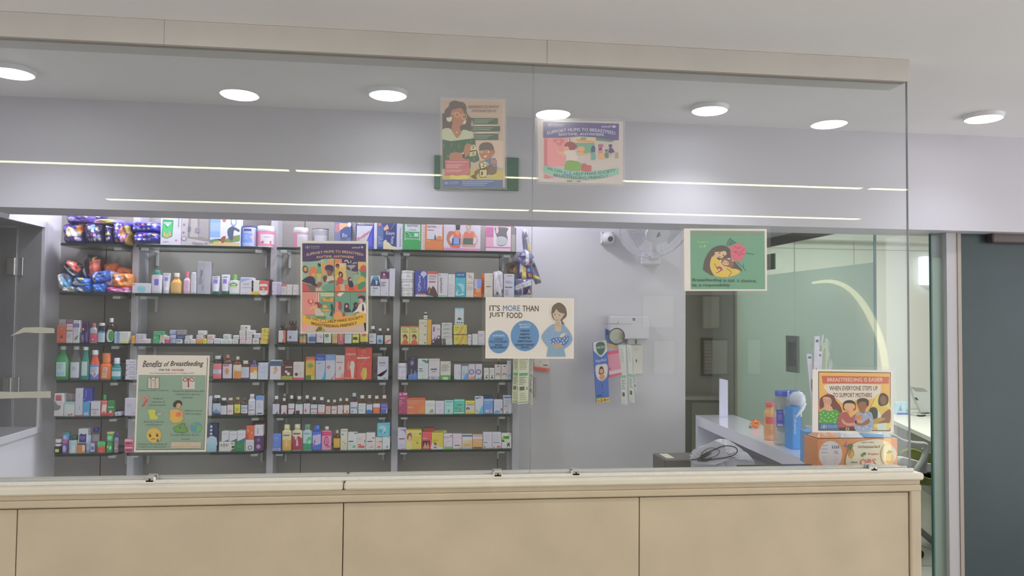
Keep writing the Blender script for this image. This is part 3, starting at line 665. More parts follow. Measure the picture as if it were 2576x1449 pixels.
DOTS = 'E .12 .62 .05 .1 d9d9ea;E .3 .66 .06 .12 e3b0c4;E .47 .66 .06 .12 c96f9a;E .64 .66 .06 .12 8fd0e8;E .80 .66 .06 .1 e8c06a;E .12 .3 .05 .1 b9b9d0;E .3 .28 .05 .1 c9c9dc;E .47 .28 .05 .1 a9a0c4;E .64 .28 .05 .1 c0c0dc'
DOTV = 'E .14 .85 .05 .06 d0d0e4;E .3 .85 .06 .07 9fc08a;E .14 .68 .05 .06 d0d0e4;E .3 .68 .06 .06 e0c070;E .14 .5 .05 .06 d0d0e4;E .3 .5 .06 .07 d06a80;E .14 .33 .05 .06 c07a9a;E .3 .34 .07 .07 5fb0d8;E .14 .15 .05 .06 d0d0e4;E .3 .15 .06 .07 d0708a;'
row('L', 0, 0, f'''
p|135|545|40|4d3f86|E .3 .35 .12 .2 a9a3c9;R .55 .5 .9 .75 8f86bd;R .3 .8 .6 1 b0a860|purple pad pack highest on the pile against the wall|y1=192,th=.12
p|560|800|42|43407c|P e4e4ee 0 .7 .1 .9 .7 .3 .6 .1|navy pad pack with a white stripe behind the pile|y1=130,k=1.6,th=.05
p|560|1020|128|b890a0|R .42 .1 .8 .9 d8cf63;R .8 0 1 1 6a62a0|pink and yellow pad pack lying flat on the pile|y1=215,th=.12
p|78|425|188|4d3f86|P c0b45a .3 .5 .38 .8 .6 .7 .95 .75 .9 .35 .4 .3;E .88 .75 .13 .2 c9703c;E .6 .5 .25 .14 9f9fa8;E .35 .2 .12 .08 8f86bd;E .8 .2 .12 .1 9a92b8|purple pad pack with yellow swoosh and orange flower|th=.16
p|420|785|172|332d5c|E .35 .68 .06 .09 c0b9d4;E .5 .72 .08 .1 7fb4dc;E .65 .68 .06 .09 b9b48a;E .3 .36 .06 .07 8a8498;E .45 .38 .06 .07 a0586a;E .6 .38 .06 .07 8a6a90;E .75 .36 .06 .07 6a7a98;E .3 .18 .05 .06 8f8a90;E .46 .18 .05 .06 90868a;E .62 .18 .05 .06 98a0a0;E .8 .2 .06 .07 a0a090;E .1 .88 .12 .08 e0c0a8|dark indigo pad pack with rows of round size dots|th=.17
p|765|910|200|2c2a66|R 0 .78 .9 .86 dcdcf0;R .1 .42 .8 .52 c9b84a;E .5 .25 .3 .08 e0e0e8|narrow navy pad pack with white lines|th=.15
p|885|1180|160|352c74|{DOTV}E .65 .55 .2 .22 96604a;P d890a8 .5 .05 .55 .35 .8 .4 .72 .15;P a8843c .7 0 1 0 1 .5 .85 .4;P c8b44a .75 .75 .95 .8 .98 .45 .8 .5|upright navy pad pack showing a seated figure and dots|th=.15
''')
row('L', 0, 1, '''
g|90|400|800|2c2530|P c0503c .1 .9 .5 1 .95 .75 .9 .45 .5 .6 .1 .75;P d9a0a0 .3 .85 .45 .95 .6 .7 .5 .6;P d0d0d8 0 .5 .1 .58 .85 .22 .8 .12|black and red diaper bag with white band tipped toward the wall|y1=1040,r=-24,th=.10
g|400|700|690|33262e|P b0503c .45 .7 .9 .9 1 .4 .7 .05 .6 .3;P a98440 .5 .9 .7 .95 .6 .7;P d0d0d8 0 .55 .1 .62 .48 .05 .38 .02;P c03a50 .5 .2 .8 .3 .7 .05|black and red diaper bag standing upright|y1=1085,r=-14,th=.10,k=.4
g|740|970|830|b8541f|R 0 .1 .3 .6 8a2a20;E .6 .6 .2 .2 d07a3a|dark orange diaper bag at the back|y1=985,k=1,r=8
g|950|1185|900|b55a2a|E .3 .6 .2 .2 c9703c|rust orange diaper bag leaning on the upright|y1=1020,k=1,r=-14
g|550|840|950|2450a0|P b9b9d0 0 .3 .3 .9 .45 .95 .2 .3;P d0d8ea .35 .6 .9 .7 .85 .6 .5 .5;E .2 .22 .12 .12 c0b850|royal blue diaper bag with a white wave|y1=1145,r=12,th=.1
g|10|250|980|64aede|P c3cbd0 0 0 0 1 .45 .95 .5 0;E .7 .72 .1 .1 c05a80|pale blue and white diaper bag hanging over the shelf end|y1=1240,r=4,th=.1
g|245|565|1055|2c62b8|P b9c0cc 0 .6 .15 .85 .45 .35 .9 .4 .6 .15 .1 .1;E .5 .8 .14 .14 b9b850|blue diaper bag with a silver swirl and yellow spot|y1=1205,r=-6,th=.1
g|300|570|1175|2a6ac0|P b9c0cc 0 .8 .5 .5 .6 0 .4 0 .3 .3 0 .5;R 0 0 .4 .2 2a2858|blue diaper bag lowest in the pile with navy corner|r=3,th=.1
g|560|795|1140|2d63b6|E .3 .2 .15 .12 6a8a50;P 7fa0d0 .2 .6 .9 .8 .9 .7|plain blue diaper bag beside the pink one
g|775|975|950|b9b5c4|P a0a0b0 .6 .1 .9 .9 1 .5|white diaper bag propped between blue and orange|y1=1215,r=-12,k=.5
g|868|1190|985|e08a3c|R .08 .6 .2 .82 7a3a50;R .32 .5 .5 .85 8a93b8;E .8 .85 .04 .04 ffffff|bright orange diaper bag with two printed squares|y1=1225,th=.12,r=-2
g|775|1185|1205|b64a8f|P c88ab8 .3 .5 .5 .8 .95 .3 .4 .3;E .88 .35 .1 .3 b9b9b4|magenta diaper bag at the bottom of the pile|th=.11
g|85|315|1195|a4a4a2|P 8a8a8c .1 .2 .9 .3 .8 .1|flat grey diaper packet under the blue bag|th=.1
''')
row('D', 0, 2, '''
b|970|1092|285|c0b8c2|L .2 .7 .8 .85 3 9a8a98|tall white box with pink print behind the orange box|k=.8
b|938|1090|390|b0503a|L .4 .78 .8 .9 2 e0b0a0;E .55 .35 .15 .1 7a2f22;P c86a50 .4 .1 .8 .1 .7 .25 .45 .25|orange-red medicine box next to the wall|
b|1100|1207|285|9a7a90|P c06a8a 0 .5 .5 .9 .6 .5|pink and mauve box behind the white one|k=.8
b|1095|1205|365|b9aeb8|R 0 .62 1 .68 8a4a50;R 0 .85 1 .9 a08a90;L .2 .3 .8 .5 4 8a8a98|white box with thin red band|
b|1210|1318|300|b9b9c0|R 0 .68 1 .86 6d5f96;P 5a6a4a .25 .15 .5 .12 .85 .3 .8 .35 .5 .28 .3 .22;L .2 .5 .8 .6 2 8a8a98|white box with lilac band and leaf drawing|
b|1325|1445|310|8a3f86|R 0 .85 1 1 6a4a7a|magenta box behind the small purple bottles|k=.8
s|1335|1398|430|2f2850|L .2 .1 .8 .9 5 b9a9c4|small dark purple bottle with yellow cap|cap=c9a050,l=4a3a70
s|1400|1465|345|2a2450|L .3 .2 .7 .9 4 8f8ac0|slim navy bottle with purple label|cap=2a2440,l=3f3474,cw=.7
s|1470|1612|350|8f8f98|R 0 0 1 .7 a83a5c;E .5 .3 .1 .1 d8b0c0|clear bottle with crimson label and red cap|cap=b04048,l=a84a64,lz=.05/.5
s|1607|1742|345|1b1a2c|R 0 .85 1 1 3f7fb4;L .2 .3 .8 .7 4 8090a0|black bottle with white and blue label|l=a9b9c4,cap=b9bcc4,cw=.75
s|1745|1908|265|2a1a1c|E .5 .45 .42 .5 c0c4c0;E .62 .45 .28 .4 2f7a3c;L .25 .8 .75 .95 2 90a0a0|dark bottle with round green and white label|l=2a1a1c,cap=c0c0c4,cw=.42,ch=.17
b|1888|1966|490|a9b9c4|R .55 0 1 1 4f8fbf;L .1 .2 .5 .8 4 8090a0|narrow white and blue box at the end|
b|1970|2125|490|b4b4b4|R 0 0 1 .10 c9c24a;R .05 .15 .95 .9 a9a9a8|frosted white box with a yellow base line|
''')
row('D', 0, 3, '''
s|888|1142|705|2c7a48|L .15 .5 .8 .9 4 5f8f8a;R .1 .05 .9 .3 8fb4c4|big green mouthwash bottle next to the wall|l=a9c4c4,cap=b4b4bc,n=mouthwash_bottle,cw=.4,ch=.11,sh=.5,lw=.62,lz=.1/.52
s|1140|1345|705|8a8a94|R .0 .1 1 .9 a9b0b8;L .2 .5 .8 .7 3 6a8090|clear mouthwash bottle with curved white label|l=a9b0b8,cap=a9a9b4,n=mouthwash_bottle,cw=.48,ch=.11,sh=.5,clear=1,lw=.7,lz=.06/.52
s|1322|1482|740|1a6f66|L .2 .2 .8 .8 4 8fa4a8|teal mouthwash bottle with white cap|l=9fb0b4,cap=a9b4b4,n=mouthwash_bottle,cw=.6,ch=.1,sh=.45,lw=.6,lz=.12/.55
s|1478|1642|795|c84a2a|R 0 .85 1 1 4f90cc;P 3f6ac0 0 0 0 .4 .4 .25 .6 .1 1 .4 1 0;E .6 .35 .15 .12 c87a50;L .1 .5 .9 .8 3 6a7a98|red mouthwash bottle with white and blue label|l=b9c0d4,cap=c0c0c4,n=mouthwash_bottle,cw=.66,ch=.16,sh=.5,lw=.9,lz=.02/.5
s|1648|1842|845|d86a28|P c9a08a .2 .05 .3 .95 .75 .95 .65 .05;L .35 .2 .62 .9 5 a0604a|orange bottle with big orange cap|l=d86a28,cap=e07a34,n=mouthwash_bottle,cw=.74,ch=.36,sh=.55,lz=.05/.5
s|1838|2002|925|1f7f88|R 0 .2 1 .85 9fb4b8;R 0 .6 1 .8 2f7f86;L .1 .3 .9 .5 2 d0d8dc|short teal mouthwash bottle near the upright|l=1f7f88,cap=c0c0c8,n=mouthwash_bottle,cw=.62,ch=.27,sh=.45,lz=.05/.6
''')
row('H', 0, 4, '''
b|210|350|230|b8b3b8|R .15 .68 .75 .92 a84a54;R .15 .68 .75 .76 8a4a54;S 6a6668 0 .3 .1 .65 .35 .5 .7 .45 .6 .3 .2 .25|white box with a red square and grey blot|
b|350|455|225|9c9098||mauve box in the second rank|k=.8
b|455|522|235|8c7c84|R 0 0 .2 1 b9b0b8|narrow brown-grey box in the second rank|k=.8
b|350|508|360|a9b5b5|R 0 .85 1 1 6fa4a0;E .6 .12 .2 .12 5a3a30;E .62 .08 .12 .08 c09a88;P c4c9c8 .1 .1 .3 .7 .8 .8 .9 .2|pale green box with a small face near the base|
b|518|632|155|c4c2cf|R 0 0 1 .11 b03a40;S c4c2cf .02 .1 .1 .04 .9 .04 .98 .12 .5 .12;V .5 .75 .14 .2 8a8a94 MY;V .6 .3 .1 .14 5a5a60 MY|tall white toothpaste carton with red foot|n=toothpaste_box
b|632|755|155|343a8c|P 3a94c8 0 0 .85 0 .85 .56 0 .5;V .35 .82 .18 .26 d0d4ec Sensory;R .15 .02 .7 .14 8fa0b0;C .2 .6 .1 5a78c0|tall navy and sky blue toothpaste carton|n=toothpaste_box
b|728|880|345|c4c1cc|T .5 .44 .7 .08 2a2a30 ADVANCE;E .5 .22 .16 .1 7a7a80;E .5 .22 .1 .06 c4c1cc;R 0 .92 1 1 a9a6b2|white box with black lettering|
h|882|988|250|b04a44|P c4c0c0 .2 .2 .3 .9 .9 .9 .8 .2 .55 .4;R 0 0 1 .15 a83a3c|toothpowder bottle with green cap|cap=2a7f3c,l=b05a50,cw=.5,ch=.24,sh=.68,lz=.02/.6,n=toothpowder_bottle
b|985|1082|335|2f6f3c|R 0 .55 1 .6 9fb48a;R 0 0 1 .22 b03a40;P c4c4c4 .3 .2 .35 .35 .7 .35 .65 .2|green toothpowder pack with red foot|n=toothpowder_box
b|1085|1185|505|9090a4|P b9b9c4 .1 .2 .8 .9 .9 .6 .3 .1;C .5 .5 .12 4a6aa0|small silver packet lying at the rounded end|d=.05
''')
row('H', 0, 5, '''
b|205|292|1003|20202a|R .2 .15 .85 .6 c4c43a|small black box with a yellow square|
j|210|308|885|c0bcc0|R 0 .35 1 .5 3a3438;R 0 .75 1 1 b4b0b4|white jar with a black band on the black box|y1=1003,cap=6a6a6c,ch=.1
j|308|398|918|5f4486|E .5 .45 .3 .35 a9a4d0|purple balm jar under the blue one|cap=a04a70,ch=.22,n=balm_jar
j|314|428|800|6478b4|E .4 .5 .25 .3 b4bce0|blue balm jar with teal lid|y1=917,cap=1f7f6a,ch=.22,n=balm_jar
j|398|545|850|b9c4c4|S 8fb0bc .1 .2 .15 .85 .7 .9 .8 .6 .4 .3;C .5 .5 .1 d0d8d8|large white jar with dark green lid|cap=1c4f3c,ch=.26
b|550|658|960|c98a50|E .35 .45 .3 .35 d0782f;E .8 .5 .18 .35 b9b4a8;R 0 .85 1 1 3a3a48|orange and white box holding up the white tube|
b|560|697|745|c4c4cc|P 2a2a6a .1 .05 .1 .58 .3 .68 .6 .6 .88 .66 .88 .05;T .5 .42 .6 .07 c0c0dc EUCER;T .5 .3 .4 .05 a0a0cc care|tall white box with navy panel on the orange one|y1=958
t|662|738|845|9fb4d0|L .2 .2 .8 .7 5 6f8ab8|pale blue tube with blue cap|cap=6a88b8
s|738|872|738|a9a9b4||clear sanitiser bottle with tilted purple cap|cap=34349c,cw=.62,ch=.22,sh=.6,clear=1,l=a0a0a8,y1=950,k=.6
b|735|842|945|5a3a48|R 0 .1 .6 .95 a9b4d0;R .1 .3 .5 .6 3f5aa0|small blue and maroon box in front|
b|842|950|935|c44a40|S 3f9a58 0 1 0 .6 .2 .45 .3 .7 .5 .4 .7 .7 .85 .5 1 .6 1 1;E .5 .12 .2 .1 d07a70|green and red tin with jagged pattern|n=powder_tin
j|952|1058|938|2f8a4c|E .3 .6 .15 .15 7fc08a;E .7 .5 .15 .2 8fc8a0|green pastille tin, lower|cap=3f7a4a,ch=.12
j|956|1072|795|3f8f5c|E .5 .5 .3 .3 6fc08f|green pastille tin with yellow lid, upper|y1=936,cap=b9b05a,ch=.2
s|1082|1142|800|8c7490|L .2 .2 .8 .8 4 c4b4c4|little roll-on bottle with purple cap|cap=442c8c,cw=.8,ch=.24,l=7a6478
''')
row('A', 1, 0, f'''
p|65|525|325|3a3598|{DOTS};P e0dcf0 .72 1 .78 .9 1 .5 1 .62|lower navy pad pack with coloured dots|y1=508,th=.15
p|35|528|165|3c38a0|{DOTS};P d8d4ec .72 1 .78 .9 1 .5 1 .62;P e8c87a .5 .92 .55 1 .8 .95 .7 .85|upper navy pad pack with coloured dots|y1=332,th=.15
b|530|858|78|dcdce8|P 1f7f4c .05 .28 .1 .87 .62 .85 .58 .3 .3 .22;P 2f9a5c .08 .3 .12 .8 .3 .55 .55 .8 .55 .32 .3 .25;P d0e0d4 .14 .78 .55 .78 .34 .62;R .14 .72 .5 .76 8a9a90;P 9f8a5a .15 .3 .13 .48 .25 .42 .28 .25;P 9f8a5a .38 .25 .4 .42 .5 .48 .5 .32;P c49a5a .28 .25 .3 .4 .38 .4 .36 .25;R .15 .11 .4 .14 8a8a8a;C .77 .17 .045 b0487c;R .86 .62 .89 .98 6a6a78|white carton with a green mask-shaped panel|n=carton
b|858|1312|95|948e92|P 6f6a68 .22 .26 .25 1 1 1 1 .14 .6 .2;P 8a8684 .3 .3 .33 .95 .55 1 .6 .28;P 7c7878 .62 .3 .64 .98 .95 .98 .95 .25;C .10 .24 .09 5a5070;C .10 .24 .07 9a9498;C .09 .72 .04 6a6a74;C .08 .45 .04 6a6a74;T .68 .08 .55 .11 6a6668 Happy fit;P a09c9e 0 0 .22 0 .22 1 0 1 0 .99 .21 .99 .21 .01 0 .01;R .24 .5 .33 .65 5a5a68;R .5 .45 .64 .62 6a6a80|grey carton with a see-through window front|n=carton
b|1312|1795|98|98a0b0|R 0 .3 .34 1 7aa0d8;R 0 .5 .34 .8 94b0dc;P b9bcc8 .34 .25 .34 1 1 1 1 .3;R .12 .92 .28 1 e0e4f0;P 5a6a3a 0 .2 .2 .25 .6 .1 1 .2 1 .4 .75 .35 .5 .22 .2 .15;P a08a5a 0 .05 .1 .15 1 .12 1 0 0 0;S 3a4458 .58 .55 .62 .3 .75 .2 .8 .55 .95 .5 .98 .56 .85 .64 .72 .68;E .78 .85 .1 .17 5a6a9a;E .78 .85 .07 .12 dce0ec;S 7a3f2a .36 .22 .42 .32 .52 .34 .5 .2 .42 .1;P b04a44 .4 .95 .55 .95 .5 .82 .42 .85;C .07 .16 .06 4a6a50|picture carton with blue sky and cartoon animals|n=carton
n|1795|2035|232|8a90b4|R .1 .2 .75 .7 5f80c4;P c08a70 .6 .55 .9 .5 .85 .3;R .2 .78 .7 .9 3a3a6a;L .2 .3 .6 .6 4 90a8dc|blue milk powder tin with dark lid|cap=3a4468
j|2030|2310|235|b9647c|R .3 .2 1 .85 b4b0b8;E .4 .3 .1 .1 8a5a6a;R 0 0 1 .1 c4bcc4;L .5 .6 .9 .75 2 7a7a88;R .8 .2 .9 .4 9a5a5a|pink powder jar with a ribbed white lid|cap=c0bcc4,ch=.27,n=powder_jar
''')
row('A', 1, 1, '''
b|75|372|1150|c0c0ca|E .5 .42 .24 .36 7fb4c0;L .3 .3 .7 .6 3 5f98b0;R .06 .82 .14 .94 b04040|flat white box with pale blue circle|
h|375|548|945|c4c2d0|R .3 .4 .75 .8 5f50a0;L .35 .9 .7 1 1 8a8a98|white shampoo bottle with dark teal cap|cap=137a66,l=c4c2d0,cw=.66,ch=.16,sh=.8,lz=.1/.75,n=shampoo_bottle
t|548|678|985|c4c0cc|R .2 .55 .75 .75 6a58a4;L .2 .2 .7 .45 3 8a8a98;R .15 .9 .85 .95 8a8a90|white cream tube with purple square standing on a white cap|cap=c4c0cc
h|680|862|985|c9963c|E .5 .45 .3 .3 d8a870|golden baby oil bottle with white cap|cap=c0b4a8,l=c9a04c,cw=.5,ch=.2,sh=.5,e=2.2,lz=.1/.5,n=oil_bottle
h|888|1000|965|c9a4b0|E .5 .4 .45 .6 c0a0b8;L .3 .3 .7 .6 3 b06a8a|clear pink baby oil bottle|cap=d0608a,l=c9a4b0,cw=.5,ch=.22,sh=.6,lz=.12/.6,n=oil_bottle
h|1000|1104|975|b4b4bf|R 0 .4 1 .8 a9a9b4|pale grey lotion bottle beside the tall grey carton|cap=a9a9b2,l=b4b4bf,cw=.86,ch=.1,sh=.9
b|1112|1320|805|86858f|R .6 0 .98 1 8e8c96;P 5a5a78 .3 .5 .4 .6 .42 .75 .3 .7;P 5a6a9a .35 .05 .5 .2 .45 .3;L .1 .3 .5 .5 4 6a6878;V .25 .6 .1 .3 6a6a74 care|tall grey carton rising above its row|n=carton
b|1400|1466|1030|a9a4b0||slim grey box between two tubes|k=.9
t|1328|1462|1035|c0c0cb|R .2 .52 .8 .78 6a58a4;R .2 .88 .75 .93 6a6a70;L .2 .15 .7 .4 3 9a9aa4|purple-marked tube on teal cap|cap=15604a
t|1478|1622|1010|c0c0cb|R .15 .46 .7 .72 6a58a4;R .2 .84 .75 .89 6a6a70;L .2 .1 .7 .35 3 9a9aa4|purple-marked tube on teal cap|cap=15604a
h|1608|1788|1010|c4c6c4|E .42 .72 .38 .16 245a50;E .42 .72 .28 .08 8fa8a4;R .1 .45 .8 .6 a0b05a;R .2 .92 .6 .98 8a8a8a|white pump bottle with green oval|cap=5f9c3c,cw=.34,ch=.25,sh=.68,l=c4c6c4,lz=.06/.64,n=pump_bottle
b|1790|2004|1060|c0bcc8|P 8a96c8 .02 .95 .9 .95 .02 .7;L .2 .55 .85 .7 2 8a8a94;R .15 .42 .95 .45 8a8a94;L .2 .05 .6 .12 1 a0a0a8|white carton with a blue corner triangle|n=carton
b|1966|2092|1105|c0bdb8|R 0 0 1 .22 c9a42a;L .15 .7 .6 .8 1 9a9a98|white box with yellow foot|
b|2180|2292|1090|41304f||dark plum box behind the red carton|k=.8
b|2090|2230|1112|b03c34|S c8c4c4 .05 .05 .05 .7 .5 .78 .95 .7 .95 .05;R .02 .3 .98 .6 a84038;R .42 .2 .62 .5 9a9088;L .3 .25 .7 .55 2 e0c0b8|red carton printed with a white pill bottle|
''')
SM = ''
def small(rows):
    for (x0, x1, a, b, c, d) in rows:
        pass
row('E', 1, 2, '''
b|130|192|560|d0a030|E .5 .4 .3 .2 b0781a;R 0 .48 1 .52 8a6a20|small yellow box farthest to the left|d=.05
b|195|282|612|b4aabc|L .1 .3 .8 .7 2 7a4a70|low white box next to the yellow one|d=.05
b|202|292|530|b5aebc|L .1 .3 .8 .7 2 9a8aa8|white box stacked on the low white one|y1=611,d=.05
b|282|448|612|b8b0b6|L .1 .4 .5 .7 2 9a4a8a|long white box lying flat|d=.05
b|292|342|532|9f98a4||slim grey box upon the long white one|y1=611,d=.04
b|490|592|626|3f8a62|R 0 .9 1 1 6fa88a|green box, bottom of its stack of three|d=.05
b|490|592|556|2f8a5c|E .3 .5 .1 .2 8fc8a8|green box, middle of its stack of three|y1=625,d=.05
b|492|668|485|3a8462|L .2 .3 .8 .6 2 6fa890|green box, top of its stack of three|y1=555,d=.05
b|594|686|616|b8b4b8|S 3a3a40 .3 0 .35 .25 .6 .25 .65 0;L .1 .5 .8 .8 2 6a6a74|white box with a dark arch, beside the green stack|d=.05
b|600|692|545|b5ae9a|L .1 .3 .9 .8 3 8a8a50|pale olive box above the dark arch|y1=615,d=.05
b|690|766|628|a83448|L .1 .3 .9 .7 1 d88a98|small crimson box at shelf level|d=.05
b|692|762|566|c0b4b8|L .1 .4 .8 .6 1 8a6a70|small white box on the crimson one|y1=627,d=.05
b|768|872|602|70789a|P c0c8ec .4 .2 .5 .8 .9 .9 .9 .1|shiny blue-grey box, bottom of its stack|d=.05
b|772|872|535|d8dcf4|R 0 .9 1 1 3a4a8a|glaring white box, middle of its stack|y1=601,d=.05
b|770|868|465|8a95c0|P d8dcf4 0 0 0 1 .6 1|shiny pale blue box, top of its stack|y1=534,d=.05
b|872|976|612|b0b0b8|T .45 .6 .6 .3 4a4a54 RAPID|grey box under the navy one|d=.05
b|874|1008|545|34456c|L .2 .3 .8 .6 2 6f88b0|navy box in the middle layer|y1=611,d=.05
b|876|1014|465|77747a|L .2 .4 .5 .6 1 9a989c|dark grey box on the navy one|y1=544,d=.05
b|1010|1100|616|b8b4b8|L .2 .2 .8 .6 2 6a6a70|white box below the dark-lidded one|d=.05
b|1020|1112|550|c0bcc2|R 0 .9 1 1 3a3a44;L .2 .3 .8 .6 2 7a7a84|white box with a dark upper edge|y1=615,d=.05
b|1108|1200|616|b9b4b9|L .1 .3 .6 .6 2 8a8a90|white box standing alone before the orange one|d=.05
b|1205|1312|620|c9943a|L .2 .2 .8 .5 2 9a6a20|orange box at shelf level|d=.05
b|1208|1322|545|bdb0b4|L .2 .2 .8 .6 2 b08a98|white box on the orange one|y1=619,d=.05
b|1232|1355|475|b9b2b6|L .2 .2 .8 .5 2 8a8a90|white box, highest above the orange one|y1=544,d=.05
b|1314|1382|612|c9c02a|C .5 .5 .2 8a8420|small bright yellow box|d=.05
b|1385|1486|616|bfb0b0|L .2 .2 .8 .6 2 9a8a90|white box below the red-swoosh one|d=.05
b|1388|1492|545|c4b0ac|P b04a3a .1 .5 .5 .3 .9 .8 .5 .45|white box with a red swoosh|y1=615,d=.05
b|1498|1600|605|a9aab4|R .2 .1 .4 .6 d0d0d8|grey box beside the red-swoosh stack|d=.05
b|1608|1802|616|b4b8b8|L .2 .3 .5 .6 1 5a7a78;L .6 .3 .95 .6 1 5a7a78|long flat white box with green print|d=.05
b|1652|1762|535|b0b4b8|L .2 .3 .7 .6 2 6a7a80|white box resting on the long flat one|y1=615,d=.05
b|1808|1902|616|b4b0b0|L .2 .3 .9 .6 2 9a6a60|white box, lower of the leaning pair|d=.05
b|1818|1916|552|bcbcc0|L .2 .3 .9 .6 1 6a6a74|white box, upper of the leaning pair|y1=615,d=.05
b|1926|2026|620|bcacb0|L .2 .3 .9 .6 2 9a8088|pinkish box, bottom of the tall stack|d=.05
b|1926|2026|548|b9acae|L .2 .3 .9 .6 2 9a8088|pinkish box, second layer of the tall stack|y1=619,d=.05
b|1920|2026|470|b9b6b4|L .2 .3 .9 .6 1 8a8a80|white box, third layer of the tall stack|y1=547,d=.05
b|1938|2080|385|b4b2ac|R .6 .4 .8 .65 3a3a40;L .1 .2 .5 .8 3 8a9080|white box crowning the tall stack|y1=469,d=.05
b|2028|2128|620|bcb0b4|L .2 .3 .9 .6 1 9a8088|white box, bottom of the middle stack|d=.05
b|2034|2132|542|bab4b6|L .2 .3 .9 .6 1 9a8088|white box, centre of the middle stack|y1=619,d=.05
b|2034|2172|465|bcb6bc|L .2 .3 .9 .6 1 9a8a90|white box, top of the middle stack|y1=541,d=.05
b|2138|2250|596|b9b9c0|P 3a3a5a .3 .6 .5 .3 .7 .6 .5 .5|white box with a dark tick below the wide one|d=.05
b|2162|2276|520|b9b6bc|L .1 .3 .9 .6 2 6a70a0|wide white box leaning on the yellow stack|y1=592,d=.05
b|2262|2380|622|c9a838|E .4 .5 .2 .3 d8c050|yellow box, bottom of the yellow stack|d=.05
b|2276|2392|560|c4b040|L .2 .3 .6 .6 1 9a8420|yellow box, second in the yellow stack|y1=621,d=.05
b|2284|2396|498|c9b848|L .2 .3 .6 .6 1 9a8420|yellow box, third in the yellow stack|y1=559,d=.05
b|2290|2404|435|c4b83c|R .3 .2 .6 .8 9a8420|yellow box, top of the yellow stack|y1=497,d=.05
''')
row('E', 1, 3, '''
b|28|204|1196|c0bccc|L .4 .4 .9 .6 1 4a4a54;P 3a3a40 .05 1 .18 .8 .05 .7|flat white box with black tab, bottom of four before the upright|d=.03
b|34|204|1116|c0bccc|L .4 .4 .9 .6 1 4a4a54;P 3a3a40 .05 1 .18 .8 .05 .7|flat white box with black tab, third of four before the upright|y1=1195,d=.03
b|36|204|1038|c0bccc|L .4 .4 .9 .6 1 4a4a54;P 3a3a40 .05 1 .18 .8 .05 .7|flat white box with black tab, second of four before the upright|y1=1115,d=.03
b|36|206|955|c0bccc|L .4 .4 .9 .6 1 4a4a54|flat white box, topmost of four before the upright|y1=1037,d=.03
s|1540|1665|850|3a2a2c||dark bottle with grey cap in the second rank|cap=5f646c,cw=.7,k=.9,l=4a3a3a
s|1482|1632|890|241a1e|R 0 .35 1 .6 b9b4c4;R 0 0 1 .12 c04a60;L .2 .4 .8 .6 2 5a6a80|dark syrup bottle with pink label|cap=9a9c9c,cw=.66,l=c96a74,lz=.03/.68,sh=.72
s|1638|1806|870|4a2614|E .5 .5 .22 .22 c9803a;R .1 .85 .7 .95 a04a5a|amber syrup bottle with orange cap and orange disc|cap=c9763a,l=aaa4b8,cw=.32,lz=.05/.62
s|1812|1962|900|5a2c18|R .15 0 1 .55 c07a3a;R .15 .7 .9 .95 b9b09a|amber syrup bottle with orange and cream label|cap=b0aa98,l=bfae92,cw=.36,lz=.05/.64
s|1945|2090|970|3a2420|L .1 .3 .9 .9 5 8a90a8;R 0 0 1 .12 4a3a60|short dark syrup bottle with tan cap|cap=a29a94,l=b9bccb,cw=.6,ch=.18,lz=.03/.66
s|2092|2230|965|5a4a70|R 0 .55 1 1 c97c3c;E .7 .5 .25 .25 c4bc6a;P c4c0bc 0 0 1 0 1 .3 .6 .5 0 .5|purple-capped syrup bottle with orange and white label|cap=52427a,l=c4c0bc,cw=.5,lz=.03/.66
b|2232|2396|1010|a9b0c0|L .15 .65 .9 .8 2 8a94b0;R .05 .88 .15 .94 3a4a6a;L .2 .45 .8 .5 1 6a7a98|pale blue-grey medicine box at the end|
''')
row('I', 1, 4, '''
b|54|160|570|b0aabc|L .2 .5 .8 .7 3 8a84a0;P b07a6a .8 .1 1 .25 1 .1|white box before the first upright|d=.03
b|903|938|552|c0c0cc||narrow white box half behind the benefits poster|
s|940|1028|542|17181f|R 0 0 1 .2 3a4a6a;P 5a7aa8 0 .2 .5 .5 1 .2 1 .1|big black bottle with blue-white label|cap=b9bdc4,l=98a8bc,cw=.72,sh=.74,lz=.05/.6
s|1022|1088|568|2a2228||dark bottle with plain white label|cap=aab0b0,l=bcb8c4,cw=.7,lz=.04/.56,sh=.7
s|1088|1156|568|4a3a2c|R .2 .2 .8 .5 b48a98|brown bottle with tan cap and pinkish label|cap=b4a484,l=c4bcc0,cw=.62,lz=.04/.6
s|1162|1226|560|5a3c20|R .2 .2 .8 .6 9a9420|brown bottle with bright yellow label|cap=8a7f5a,l=c4bc28,cw=.6,lz=.12/.6
s|1228|1300|568|4a3028|R 0 .5 1 .8 8ab4d8;L .2 .1 .8 .4 2 8a6a60|brown bottle with blue and white label|cap=574c44,l=b8c0c8,cw=.5,lz=.1/.58
s|1302|1378|530|bcbccb|R .1 .3 .9 .4 a04a5a;L .2 .5 .8 .8 3 7a84a4|white plastic syrup bottle|cap=c4c4d2,l=c0c0cf,cw=.62,lz=.05/.6
b|1382|1458|548|b8b8c4|R 0 .78 1 1 5a86c0;R .2 .05 .9 .12 3a4a6a;L .2 .35 .8 .65 4 8a8a98|tall white box with blue top|
''')
